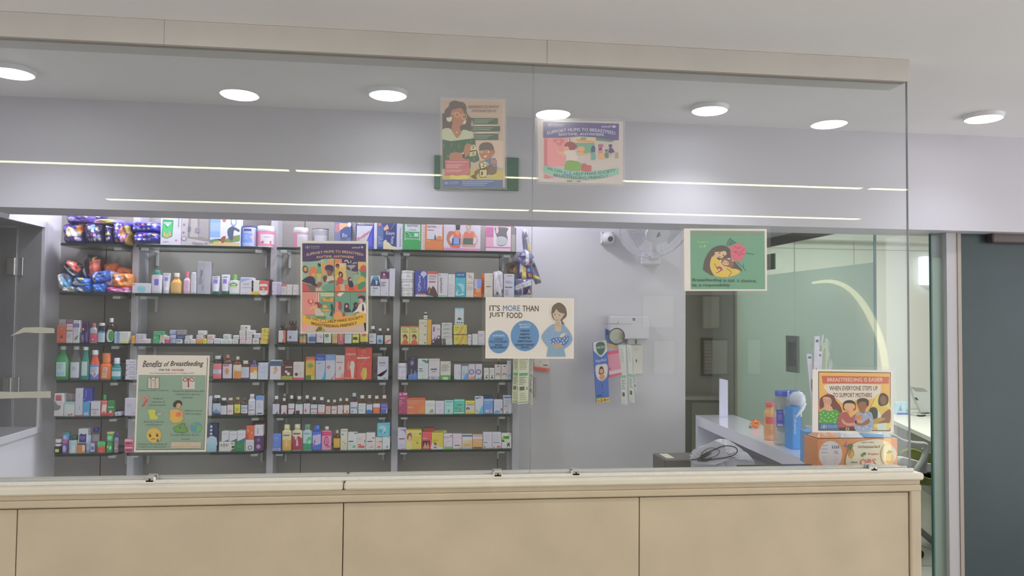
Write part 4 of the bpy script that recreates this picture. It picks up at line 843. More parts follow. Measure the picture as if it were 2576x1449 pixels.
row('I', 1, 5, '''
b|49|140|1062|b04a6c|R .1 .3 .9 .5 7a2040;R .05 .72 .95 .95 c4b0bc|pink and white box, lower of the pair before the upright|d=.03
b|50|142|985|b04a6c|R .1 .3 .9 .55 8a1c48;R .05 .7 .95 .95 c4b4c0|pink and white box, upper of the pair before the upright|y1=1060,d=.03
b|888|990|830|1c2a4c|R 0 0 1 .5 8fb4cc;S b4cfe0 0 .3 .3 .55 .9 .5 1 .2;C .42 .90 .13 c4ccdc;C .42 .77 .13 c4ccdc;C .42 .64 .13 c4ccdc;R .1 .1 .9 .3 7fb0bc|navy carton with three white discs beside the benefits poster|n=carton
b|1008|1168|1012|c0c0bc|L .1 .4 .6 .8 1 c0c0bc;R .08 .5 .10 .8 4a4a48;R .14 .5 .18 .8 4a4a48;R .22 .5 .24 .8 4a4a48;R .30 .45 .34 .85 3a3a38;R .38 .5 .40 .8 4a4a48;R .46 .5 .52 .8 5a5a58;R .58 .5 .6 .8 5a5a58;R .78 .75 .92 .85 4a4a48;S 3a3a3a .82 .5 .95 .6 1 .4 .85 .3;P 4a4a48 .75 0 .85 .2 1 .3 1 0|white carton lying on its side with a barcode|
b|1168|1274|1008|246a42|L .2 .4 .8 .6 2 3f8a5c;R .96 0 1 1 a9b4b0|dark green box at shelf level|
b|1034|1110|905|b4b4bb|P 3a5a70 .3 0 .9 0 1 .2;L .2 .7 .9 .8 1 7a7a84|teal-cornered box upon the carton|y1=1010,d=.05
b|1111|1194|908|b4b4bb|P 3a5a70 .1 0 1 0 1 .3;L .2 .65 .9 .75 1 7a7a84|teal-cornered box upon the carton|y1=1010,d=.05
b|1195|1280|900|b6b6be|P 3a5a70 .1 0 1 0 1 .35;L .2 .65 .9 .75 1 7a7a84|teal-cornered box upon the carton|y1=1006,d=.05
b|1276|1364|990|b4b4bc|C .55 .3 .26 3a3a42;C .55 .3 .18 b4b4bc;R 0 .68 1 .7 8a8a90|white box with a printed head outline|
b|1284|1366|850|b5502c|E .25 .65 .1 .08 e0b090;E .7 .5 .08 .1 e0b090;R 0 .0 .3 .4 9a3a1c;P c86a4a .4 .1 .7 .3 .6 .6|orange-brown carton above the head outline|y1=988
b|1340|1484|812|4c2a2c||maroon carton in the second rank|k=.9
b|1366|1452|956|42284f|E .5 .3 .25 .15 8a6a98;E .5 .75 .2 .12 6a4a7c|dark purple box with flower print|
b|1366|1456|845|bab6bf|V .4 .5 .12 .5 3a3a44 BOLT;R .05 .85 .1 .92 3a3a3a|white box with sideways lettering on the purple one|y1=954
''')
row('B', 2, 0, '''
j|344|588|262|b4708c|R .35 .1 1 .9 bcb8c0;L .5 .5 .9 .75 2 8a8a98|pink powder jar with a shiny white lid|cap=c4c0c8,ch=.28,n=powder_jar
n|638|912|270|8e8e94|R .25 .3 .95 .65 9a9a9f;L .4 .3 .9 .6 4 b9b9c0;E .12 .45 .06 .2 6a6a72|plain grey milk powder tin|cap=7a7674,ch=.06
b|1012|1285|175|3a4876|R 0 0 .35 1 5a6484;R .05 .6 .3 .9 98606c;P c8a07a .3 .65 .6 .8 1 .85 1 .95 .3 .95;E .88 .9 .1 .1 c4c4c8;T .62 .5 .26 .13 e8e8f0 En;R .75 .1 .95 .4 4a5a84|navy and cream drink carton with part of its name hidden|n=carton
b|1286|1362|182|7c7674|L .3 .1 .8 .9 8 9a9690|brownish side-facing carton|k=.3
b|1364|1640|178|34389a|P d8d8e8 0 0 .02 .86 .95 .86 .45 .05;R 0 .9 1 1 7a7a80;T .3 .94 .3 .09 d8d850 ES;T .75 .95 .4 .07 d8d850 MALT;P 3a44a8 .55 .1 .95 .75 .95 .1;B .42 .50 .72 .14 0/.34 a83a54 Protinex;P 8a94c0 .15 .1 .35 .1 .3 .02|blue and white protein drink carton with slanting red name|n=carton
b|1642|1698|195|c4c0cf||slim white carton edge between two drink cartons|
b|1700|2006|195|2f3c70|R 0 .1 .3 .9 4a5a84;P c9bc98 .3 0 .3 .28 .38 .36 .45 .3 .6 .26 .75 .14 1 .1 1 0;P e8e8d8 .4 .28 .42 .38 .5 .32;T .66 .62 .45 .13 e8e8f0 Ensure;R .5 .68 .6 .71 c04a50;V .78 .35 .16 .3 c4ccdc 400g;R .02 .88 .2 1 98606c;P c9a080 .3 .8 .5 .95 .6 .78 .35 .7;K 5a4a30 .02 .6 .75 .7 .9 .72 1;K 8a7a5a .02 .68 .75 .8 .9 .9 1;L .02 .2 .25 .5 4 8a98c0|navy drink carton with name and cream base|n=carton
''')
row('B', 2, 1, '''
b|25|165|1130|c0bccb|R .55 0 .95 .9 a08fc0;E .1 .25 .08 .05 6a6a90;L .1 .8 .5 .9 1 a0a0b4|white and lilac box before the second upright|d=.03
b|166|256|1170|b0a8a8|R 0 .82 1 1 c05a5a;L .2 .2 .9 .7 4 8a8080|grey box with red top|
b|258|346|1172|b0aaaa|L .2 .3 .8 .5 2 98908f|plain grey-white box beside the red-topped one|
b|352|440|1172|a9a4a5|L .2 .3 .8 .5 2 8f8988|plain grey box half behind the purple poster|
b|1588|1742|1035|b9bcc4|P 2f4068 0 .5 0 .6 .25 .95 .8 .95 1 .6 1 .5;R .25 .82 .75 .98 1f8098;P c4c8d8 .55 .6 .5 .8 .75 .75 .65 .55;T .5 .4 .5 .08 2a3a50 Eonvit;L .15 .15 .6 .3 2 8a90a0|white and navy box with a bottle picture|
b|1744|1882|968|c0bcc8|R 0 .71 1 1 54274c;E .42 .88 .12 .05 e0c8d8;T .45 .77 .5 .05 c090b4 GENTLE;L .1 .4 .7 .6 3 4a3a50;P 5a3a50 .6 .12 .75 .1 .7 .15|white box with a plum top band|
b|1835|1890|925|b4b4bd||slim white box in the second rank|k=.9
b|1888|1976|918|bcbcc7|V .5 .6 .1 .35 9a9aa4 lotion|tall plain white box by the third upright|
''')
row('F', 2, 2, '''
s|218|380|175|1e1418|R .55 0 1 1 c05a38;P c0bcc0 0 0 .5 0 .72 .4 .6 1 0 1;V .25 .5 .14 .8 3a3a44 tonic|black syrup bottle with white and orange label|cap=3a2c2c,l=bcb8bc,cw=.5,ch=.14,lz=.08/.66,lw=.85
s|382|605|128|3f2c2c|R 0 .0 1 1 b4b8c8;L .1 .7 .9 .9 2 8a90a4;R .25 .25 .45 .5 5a5a64|large brown bottle with broad brown cap|cap=44302f,l=b4b8c8,cw=.68,ch=.13,lz=.12/.58,sh=.66
j|606|770|330|5a4440|R .1 .5 1 .75 6a7a50;R .1 .15 1 .5 c9803c|squat jar with green and orange label|cap=8a8488,ch=.2
s|772|945|240|4a2a2a|R .2 .1 1 .65 3f5488;R 0 .6 .3 1 c4c0c8|maroon bottle with white and blue label|l=9aa8c4,lz=.08/.62
s|948|1092|240|3a1c20|P c0bcc8 0 .2 1 0 1 1 0 1;C .7 .6 .15 8a5a6a;C .7 .6 .09 c0bcc8|dark red bottle with pale label and ring mark|l=c0bcc8,lz=.1/.62
s|1094|1240|240|4a3430|E .4 .75 .3 .2 3f6a44;L .2 .2 .8 .5 2 8a9a88|brown bottle with white and green label|l=b9bcb4,lz=.08/.62
s|1250|1358|260|6a5a3c|R 0 .4 1 .6 c08a50|ochre bottle with cream label|l=a89a6c,lz=.08/.7,cap=9a8a60
b|1362|1478|250|a84a50|R .4 .2 .7 .9 c08088;E .7 .75 .1 .05 e0c0c0|rose red box among the bottles|
s|1484|1632|240|5a3a34|R 0 .85 1 1 7f90b8;L .2 .3 .8 .6 2 7a8a98|brown bottle with pale blue label|l=b0bcc0,lz=.06/.64
s|1636|1768|250|4a3c24|R .1 .3 .8 .6 3a3a28;R 0 .85 1 1 8a8a5a|brown bottle with acid yellow label|l=bcbc34,lz=.1/.64
s|1782|1944|250|3a2420|E .5 .8 .3 .2 b04034;L .2 .3 .8 .5 2 a88a20|dark bottle with yellow label and red dome|l=ccc43a,lz=.15/.66
s|1954|2098|228|1f1a22|L .1 .5 .8 .9 3 7a8098;R .1 .2 .6 .28 7a3a4a|dark bottle with silver-blue cap and white label|cap=a9b4b4,l=b4b4c4,cw=.5,ch=.17,lz=.04/.6
s|2104|2226|275|1a1a24|S 3f6a98 .1 .2 .4 .6 .9 .3 .7 .1;L .1 .7 .9 .9 1 7a90a8|small dark bottle with blue and white label|cap=c0bcbc,l=a9c0cc,cw=.46,lz=.05/.58
s|2254|2378|275|2c1a1a|P b05048 0 .2 .9 .6 .9 .3 .1 0;L .1 .7 .9 .9 1 a08a80|small dark bottle with red and white label|cap=b4acac,l=c0b0a8,cw=.4,lz=.05/.58
''')
row('F', 2, 3, '''
b|68|282|880|c0bcc0|R 0 .70 1 .98 3a4e72;S c9804a .3 .55 .45 .5 .55 .42 .68 .5 .6 .62 .5 .75 .42 .6;C .5 .47 .13 b9703c;C .5 .5 .08 c0bcc0;L .3 .3 .7 .4 1 6a6a70;R .04 .96 .96 1 c0c4c8|white box with slate band and gold flame mark|
b|285|506|915|4e3234|R 0 0 1 .2 84862f;C .42 .45 .12 c8c0c4;C .62 .33 .15 d0c8cc;C .64 .33 .08 e8e0e0;R .08 .86 .95 .97 3a2224;R .35 .68 .95 .74 c8b0b4;R .08 .96 .12 .8 c8b0b4;C .3 .2 .06 c8b050|dark brown box with two white discs|
b|510|718|915|c4bcba|R 0 0 1 .12 c0485c;C .3 .3 .16 4a3a38;C .65 .3 .04 3a3a38;P 4a3a38 .7 .4 .75 .6 .65 .3;L .1 .6 .7 .85 3 9a9494|white box with a boy's head and pink base|
b|750|930|820|c9a82c|R 0 .84 1 1 b8443c;T .5 .88 .7 .07 e8d0c0 ActiVite;E .5 .6 .42 .2 a88a1c;E .5 .62 .3 .1 6a7a3a;P 4a6a2a 0 0 1 0 1 .22 0 .18;P c9a840 .6 0 .6 .2 1 .2 1 0;P c88030 .7 .3 .95 .4 .85 .25|yellow and green box with red heading|
b|938|1126|775|b9bfd0|R 0 .76 1 1 24449a;T .5 .86 .7 .06 c0ccec Neuro;T .5 .8 .5 .03 c0ccec forte;P 3a90c0 .6 0 1 0 1 .7 .95 .3 .8 .1;T .35 .65 .3 .05 3a3a50 60ml;L .1 .35 .7 .55 3 98a0b4|white box with deep blue heading and blue curve|
b|1128|1316|775|b9bccb|R 0 .78 1 1 6f8cc4;L .2 .86 .8 .92 1 c8d0ec;C .32 .5 .17 a84456;C .32 .5 .07 d8a0ac;P 8a3a4c .55 0 1 0 1 .3 .9 .15;P c8989c .7 0 1 0 1 .2|white box with blue heading and crimson disc|
b|1318|1492|790|c4b8ba|P c08078 .3 0 1 0 1 .32 .7 .25;R 0 0 1 .06 b04a44;P d8c0bc .5 .1 .9 .3 .95 .28 .6 .08;R .1 .7 .8 .73 6a5a5c;P 9a3a3a .45 .45 .5 .58 .6 .45;L .2 .4 .7 .44 1 7a4a54;L .1 .8 .9 .95 3 b0a4a4|white box with a red droplet|
b|1496|1722|632|b03a30|S e0d8d4 .45 .62 .5 .55 .6 .58 .78 .55 .85 .45 .82 .3 .78 .1 .68 .02 .58 .08 .5 .3 .42 .38 .5 .5;S c07060 .2 .4 .3 .6 .42 .5 .4 .3 .28 .3;T .5 .77 .8 .09 f0e4dc cypon;E .72 .62 .08 .05 a84434;L .1 .64 .5 .68 2 d89a90;R 0 .03 .9 .06 e0a090;R .1 .86 .9 .99 b8443a|tall red carton with a white standing figure|n=carton
b|1722|2010|640|ae3a2e|R 0 .65 .7 .70 e4d8d0;R .72 .67 .9 .71 c9a89a;L .2 .74 .6 .78 1 c88a80;E .5 .18 .2 .2 c9a040;P c9b048 .5 .05 .68 .05 .68 .38 .5 .3;K e0a098 .015 .3 .1 .22 .3 .4 .5 .6 .62;K c87068 .01 0 .48 .5 .5 1 .48;R .15 .96 .6 1 6a3a30;R .3 .82 .6 .95 b85048|wide red carton with a yellow fruit corner|n=carton
b|2012|2196|600|36434f||slate blue carton in the back rank|k=1.9
b|2022|2200|752|77787c|V .4 .4 .12 .2 4a4a50 Rx;C .35 .28 .1 5a5a60|grey carton behind the last white box|k=.9
b|2118|2325|815|bcbac9|P 4a4a78 0 .2 0 .15 .4 .14 .8 .44 .95 .47 .9 .35 .6 .2 .3 .12;R .12 .7 .75 .76 6a6a7c;R .15 .6 .7 .64 7a7a8c;L .1 .8 .9 .94 3 9a98ac;R .55 .04 .8 .08 5a5a68;R .87 .05 .9 .98 9a98a8|white box with a navy flowing curve|
''')
LB = ['95|212|165|P 5a4a70 .4 0 .8 0 .8 .3|b4b4c4|wide one at the start', '228|328|200|P 6a4a58 .2 0 .8 .3 .8 0|c0b0b4|short, pinkish label', '343|448|158|R 0 .45 1 .55 6a3a44;P 5a3a58 .7 0 1 0 1 .3|c0bcc4|maroon line across its label', '453|582|170|R .1 0 .6 .35 3a2a34;R 0 .85 1 1 8fb4a8|bfbcc4|dark square low on its label', '586|695|155|E .35 .3 .18 .2 b0604a;R 0 0 1 .08 5fb09a|b4b4c0|orange drop on its label', '698|808|182|R 0 .5 1 .58 4a4a58;R .1 .1 .9 .2 8a5a64|bab8c2|two dark lines on its label', '812|932|185|R 0 0 1 .25 c08084;L .1 .4 .9 .9 3 9a98a0|bcb4bc|pink foot on its label', '935|1022|225|L .1 .2 .9 .8 4 a87a74|c4a498|small, salmon label', '1028|1122|225|R .1 .5 .7 .56 5a5a64;P b08a88 .2 0 .9 .3 1 .1|c0b4b4|small, white label with one line', '1126|1218|203|P 9a6a60 .7 .1 .9 .5 1 .3|b4a8ac|grey label with brown mark', '1222|1318|203|R 0 0 1 .15 c07a54;E .6 .3 .1 .15 a03a34|b9b0b0|orange base line on its label', '1326|1450|118|R .1 .45 .7 .52 3a4a6a;P 3a5a98 .15 .1 .3 .3 .45 .1;E .85 .5 .04 .15 4a4a5a|bcc4d0|tallest, with a blue-capped top', '1452|1580|155|S 8fb0c0 .1 .3 .3 .45 .7 .4 .6 .2;L .2 .6 .9 .9 3 8a98a4|b4b9bc|pale blue cloud on its label', '1582|1685|152|P 2f5a98 0 0 1 0 1 .3 .4 .4 0 .3;R 0 .9 1 1 3a4a7a|b4b9c4|blue wave on its label', '1687|1805|162|R 0 0 1 .6 c05a34;L .15 .2 .8 .5 3 e0a080|c4bcc0|orange lower label', '1808|1928|155|R .1 .4 .8 .55 a04a68;L .1 .7 .9 .9 2 8fa0e0;P d8dcec .8 0 .95 .1 .95 .9|3c54a8|fully blue label']
_t = ''
for i, s_ in enumerate(LB):
    a0, a1, yt, ar, lc, ds = s_.split('|')
    _t += f"s|{a0}|{a1}|{yt}|{'241a20' if i < 7 else '44241a'}|{ar}|amber syrup bottle, {ds}|cap={'7f9cb0' if i == 11 else 'b4b4bc' if i < 8 else 'b0a69c'},l={lc},cw=.5,ch=.17,lz=.04/.58,sh=.60\n"
_t += '''s|240|330|128|3a2428||dark bottle with white cap, behind the second bottle|cap=a09a9f,k=.9,l=5a484c
s|395|480|120|3a2028||dark maroon bottle in the back rank|cap=4a2a34,k=.9,l=4a343c'''
row('J', 2, 4, _t)
row('J', 2, 5, '''
b|103|232|770|4a6ab4|R 0 0 1 .13 b4bcd8;L .2 .7 .8 .85 2 a0b4e0;L .2 .55 .8 .65 2 8aa4dc;L .15 .25 .7 .4 3 6f8ccc;R .1 .03 .8 .09 6a5ab0|blue box at the start of the row|
h|243|398|618|bcae7a|R 0 0 1 .55 c09428;E .5 .4 .3 .22 d0a84a;P e0c890 .4 .2 .6 .2 .55 .6 .45 .6;R .15 .78 .85 .86 6a5a3a|cream bottle with ochre lower half|cap=ccc9a0,l=c4ba94,cw=.62,ch=.17,sh=.72,lz=.02/.72,e=2.4
h|402|572|612|c0b08c|P 8a2444 0 0 1 0 1 .6 .6 .75 .4 .5 0 .8;P e0c8c4 .45 .2 .65 .25 .55 .6 .45 .5;R .1 .82 .85 .9 5a4a40;E .2 .6 .1 .1 a03a40|cream bottle with maroon lower half|cap=c4c298,l=c4b9a4,cw=.56,ch=.17,sh=.7,lz=.02/.75,e=2.4
h|574|722|612|9fb4bc|R 0 0 1 .36 1f7f5c;S 2f9a54 .45 .4 .5 .6 .8 .7 .95 .6 .9 .45;R .15 .82 .85 .88 6a8a94;E .75 .4 .2 .1 9ff0b0|pale blue bottle with green base and green cap|cap=4f7f68,l=a9bcc8,cw=.62,ch=.18,sh=.68,lz=.02/.75,e=2.4
h|722|878|632|2450b4|P b4a8c8 .05 .35 .05 .8 .95 .85 .95 .35 .5 .25;K 2a2a68 .06 .2 .55 .4 .45 .7 .65;P 3a3a7c .2 .4 .3 .6 .35 .4;P b04a84 .05 .3 .2 .4 .3 .25 .1 .15;T .5 .7 .7 .08 5a4a90 ULGENE|blue bottle with a lilac label|cap=2f60c8,l=3a64c0,cw=.6,ch=.2,sh=.7,lz=.02/.75,e=2.4
h|872|1035|650|a8788c|R 0 .72 1 .95 b82f64;T .5 .83 .8 .06 e8b0c8 Nourishing;R 0 0 1 .72 c88aa8;C .5 .45 .26 9a2a54;C .52 .46 .17 c88aa8;C .55 .46 .1 9a2a54;C .57 .47 .05 c88aa8;R .5 .1 .9 .25 a8447c|pink bottle with a dark pink spiral|cap=c0bcc4,l=c88aa8,cw=.4,ch=.13,sh=.76,lz=.02/.82
s|1062|1172|708|4a2614|R .3 .1 .5 .3 9a7a20|small amber bottle with mustard label|cap=9a8a84,l=c49a2c,cw=.45,ch=.17,lz=.12/.6
b|1175|1286|692|b8b4a6|E .3 .75 .2 .04 4a8a90;R .1 .9 .9 .95 8a8480;S c4bc9a .2 .1 .3 .35 .6 .45 .9 .3 .8 .1;C .3 .38 .08 7a6a3a;C .7 .3 .08 6a5a34|tall cream box with teal mark and small blossoms|
b|1290|1438|742|bcc0bf|C .66 .2 .17 2a8a64;C .6 .22 .09 d0dcd8;R .1 .46 .6 .52 4a4a50;R .7 .92 .95 .97 4a4a50;L .1 .25 .4 .35 2 8a9a98|white box with a green ball|
b|1436|1575|765|c4bcb8|P c85a40 .05 .15 .35 .3 .9 .15 .85 .3 .4 .12;C .72 .18 .16 c0503a;R .1 .3 .5 .36 c0503a;R .85 .45 .93 .62 4a4a50;L .1 .6 .7 .8 3 9a9290|white box with a red-orange swirl|
b|1578|1726|750|c0bcbc|P c0909c .1 .1 .4 .15 .7 .3 .5 .12;C .68 .18 .15 b07a88;C .64 .2 .08 d8c4c8;R .15 .46 .7 .52 5a4a50;R .65 .68 .95 .72 3a3a40|white box with a dusty pink ball|
b|1725|1834|820|c4b9b4|C .6 .22 .16 c04a44;P c07a70 .1 .2 .6 .3 .5 .12;R .6 .62 1 .68 3a3a40;L .1 .6 .5 .7 1 b07a70|short white box with a red ball|
b|1836|1960|812|b9bcc0|C .64 .22 .15 3a5a74;C .6 .24 .08 d0d4dc;L .1 .55 .8 .62 1 8a8a94;R .7 .9 .95 .94 5a5a60|white box with a slate ball, at the end|
b|1756|1956|596|4a9aac|C .42 .55 .30 b4ccd8;C .3 .45 .17 2f8090;C .36 .52 .12 4a9aac;P 1a2a30 .55 .32 .65 .38 .6 .25;R .75 .88 .95 .92 2f7080;T .55 .1 .2 .06 8fd0dc ova|turquoise box with a white moon, standing upon two white boxes|y1=810
''')
row('C', 3, 0, '''
b|48|148|150|bcbccb|V .6 .5 .14 .75 5a5a70 ELECTRAL|slim white carton edge with sideways lettering|
b|150|438|155|2c8246|P dce0e4 .1 .38 .1 1 .95 1 .95 .37 .9 .37 .9 .42 .15 .42;R .12 .44 .9 .72 2f8a4c;T .53 .95 .6 .07 3a4a6a ELECTRAL;T .53 .80 .36 .05 5a6a84 effecti;P dce8e0 .16 .66 .2 .68 .3 .6 .42 .5 .5 .5 .36 .62 .26 .68;R .62 .52 .85 .66 c4d8cc;L .15 .78 .9 .82 1 98a0b0|green and white rehydration carton|n=carton
b|440|502|160|c9b4b0|L .5 .05 .9 .95 9 d08a6a|narrow pinkish carton edge with printed dots|
b|504|790|158|e88a4c|R .08 .43 .94 1 d4ccd4;T .36 .92 .5 .07 4a3a50 ELECTRAL;T .28 .79 .34 .05 8a5a50 effecti;R .1 .44 .5 .68 a9a9b0;S 4a4a58 .5 .45 .54 .62 .6 .45 .55 .42;S e8944a .64 .42 .7 .56 .9 .54 .85 .42;L .65 .9 .9 .96 2 9a98a4;R .1 .36 .28 .38 f0c0a0|orange and white rehydration carton|n=carton
b|792|1378|165|c8c0cc|P c080a0 0 0 1 0 1 .1 0 .12;S 96604c .08 .45 .14 .25 .22 .15 .26 .2 .16 .42 .22 .6 .28 .72 .2 .76 .12 .7;S e0745c .26 .72 .34 .76 .42 .76 .48 .6 .44 .5 .28 .5;S c4886c .30 .74 .34 .82 .40 .82 .44 .74 .38 .6;P 3a3a44 .32 1 .45 1 .44 .82 .34 .8;P 3f4a6a .24 .5 .46 .5 .46 .24 .22 .22;P 8aa0d8 .28 .5 .42 .5 .42 .26 .27 .26;P c9583a .2 .2 .46 .22 .44 .12 .18 .14;S c4886c .56 .7 .5 .5 .52 .2 .8 .18 .84 .14 .9 .3 .93 .45 .86 .68 .78 .78 .62 .78;P 4a5a54 .54 .5 .8 .5 .8 .25 .52 .25;S e07a62 .56 .52 .58 .74 .64 .72 .72 .66 .76 .74 .8 .72 .8 .52;P 5a5a60 .62 1 .74 1 .72 .84 .64 .84;S c8a088 .62 .98 .72 .98 .70 .84 .64 .86;P c8c0cc .84 .55 .8 .3 .88 .3 .9 .5|wide carton showing two women wearing waist belts|n=carton
b|1462|1866|188|d098b0|R .3 .2 .98 .97 c9c4c8;R 0 .02 .98 .14 c9b4c0;S 5a5a5c .38 .96 .36 .8 .46 .5 .44 .3 .6 .22 .8 .3 .86 .5 .82 .75 .86 .95;S 94949a .42 .5 .44 .32 .6 .25 .8 .32 .84 .5 .7 .6 .5 .6;E .44 .85 .06 .13 c4aab0;R 0 .15 .98 .18 b04a80;R .3 .6 .02 .97 a05a80|pink carton with a grey brace photo|n=carton
b|1866|1938|200|83807c|R 0 .7 1 1 6a6866|slim grey-brown carton beside the pink one|
b|1940|2038|205|aaa4b4||slim lilac-grey carton at the shelf end|
''')
row('C', 3, 1, '''
j|118|342|1168|b4b2b2|R .2 .4 .8 .55 8a888c|flat white tub, bottom of the stack of three|cap=bcb9ba,ch=.28,n=white_tub
j|118|342|1030|b4b2b2|R .2 .4 .6 .55 7a787c|flat white tub, middle of the stack of three|y1=1167,cap=bcb9ba,ch=.28,n=white_tub
j|118|342|885|b4b2b2|R .4 .4 .7 .55 8a888c|flat white tub, top of the stack of three|y1=1029,cap=bcb9ba,ch=.28,n=white_tub
b|348|532|888|38428c|V .35 .5 .26 .62 e0e0f4 iQPace;E .7 .88 .26 .1 b4b4c8;R .64 .72 .76 .84 b4b4c8;V .8 .5 .1 .35 a9b4dc Softgels;R 0 .0 1 .08 c4c4c8;R .1 .09 .9 .13 a84a5a;R .3 .14 .95 .2 4a2a54|navy box with sideways white name and a white head|
b|534|700|895|c4bcc4|R 0 .9 1 1 a8443c;R 0 .88 1 .92 b04a44;R .15 .79 .9 .82 5a5a64;L .1 .66 .9 .76 2 6a6a74;R .15 .56 .8 .61 a03a40;S 4a3438 0 0 .02 .25 .2 .38 .4 .32 .55 .42 .8 .3 1 .1 1 0;S 7a5a50 .1 .2 .25 .35 .3 .2 .2 .1;P 6f8ab0 0 0 0 .08 .6 .02 .6 0|white box with red top and brown mountains|
b|706|862|930|c0bcc4|V .3 .5 .22 .62 2a2a34 LAXOLITE;E .16 .93 .08 .03 4a5a70;R 0 .04 1 .06 4a7a60;L .6 .9 .95 .93 1 8a8a94;R 0 0 1 .04 9ab0a0|white box with sideways black name|
b|864|976|945|bcb8bc|E .5 .82 .4 .08 9fb4ac;R .5 .94 .65 .96 a04a50;L .1 .1 .8 .6 6 9a98a0|white box with an oval green mark|
b|980|1142|910|2f94a0|R 0 .78 1 1 24527c;T .5 .89 .74 .07 e4eaf4 SIALFE;S 8fc4cc .2 .5 .4 .55 .8 .5 .9 .3 .7 .2 .5 .4;S b4dce0 .05 .15 .2 .25 .3 .1 .8 .18 .75 .08 .1 .06;R 0 .1 .06 .8 6fb4bc;P dcecf0 .2 .2 .25 .35 .3 .2|teal box with navy heading and a fish shape|
b|1148|1274|920|c0b9b4|C .3 .9 .12 6a5a54;C .3 .9 .08 c0b9b4;K 5a4a44 .03 .35 .8 .6 .85 .8 .72;R 0 .56 1 .59 c08a5a;L .1 .3 .9 .5 3 8a8488;L .1 .62 .9 .68 2 9a9494|cream box with brown scribble and orange line|
b|1276|1396|1020|d0743c|P 6f8ac0 .4 .45 .4 .98 1 .98 1 .6;P c4b4d0 0 .5 0 .98 .4 .98 .4 .45;C .55 .38 .3 d8b08a;C .6 .36 .2 c99468;R .02 .6 .3 .95 b4b4d4;E .15 .1 .1 .04 f0d0b8|short orange and blue box|
b|1396|1440|930|c4602f||orange carton edge seen edge-on|k=.3
b|1440|1576|930|c0b8ae|L .3 .4 .8 .7 4 b0a89f;R .2 .44 .75 .47 4a4a44;R .6 .88 .85 .9 7a7a70|beige-white box beside the orange edge|
f|1578|1745|890|9f9ba4|V .35 .5 .1 .5 7a6a80 syringe;R .3 .1 .5 .2 4a3a4a;R .8 .15 .95 .3 5a4a5a;V .7 .6 .08 .4 8a8090 sterile|crinkled clear pouch with pale strips inside|th=.06
b|1745|1918|940|bab8c8|R .96 0 1 1 3f8aa8;R .3 .9 .8 .93 6a6a74;L .15 .6 .85 .72 2 6a6a7c;R .1 .42 .8 .46 4a4a58;L .1 .1 .6 .35 4 6a6a7c|white box with blue edge below the hanging packs|
''')
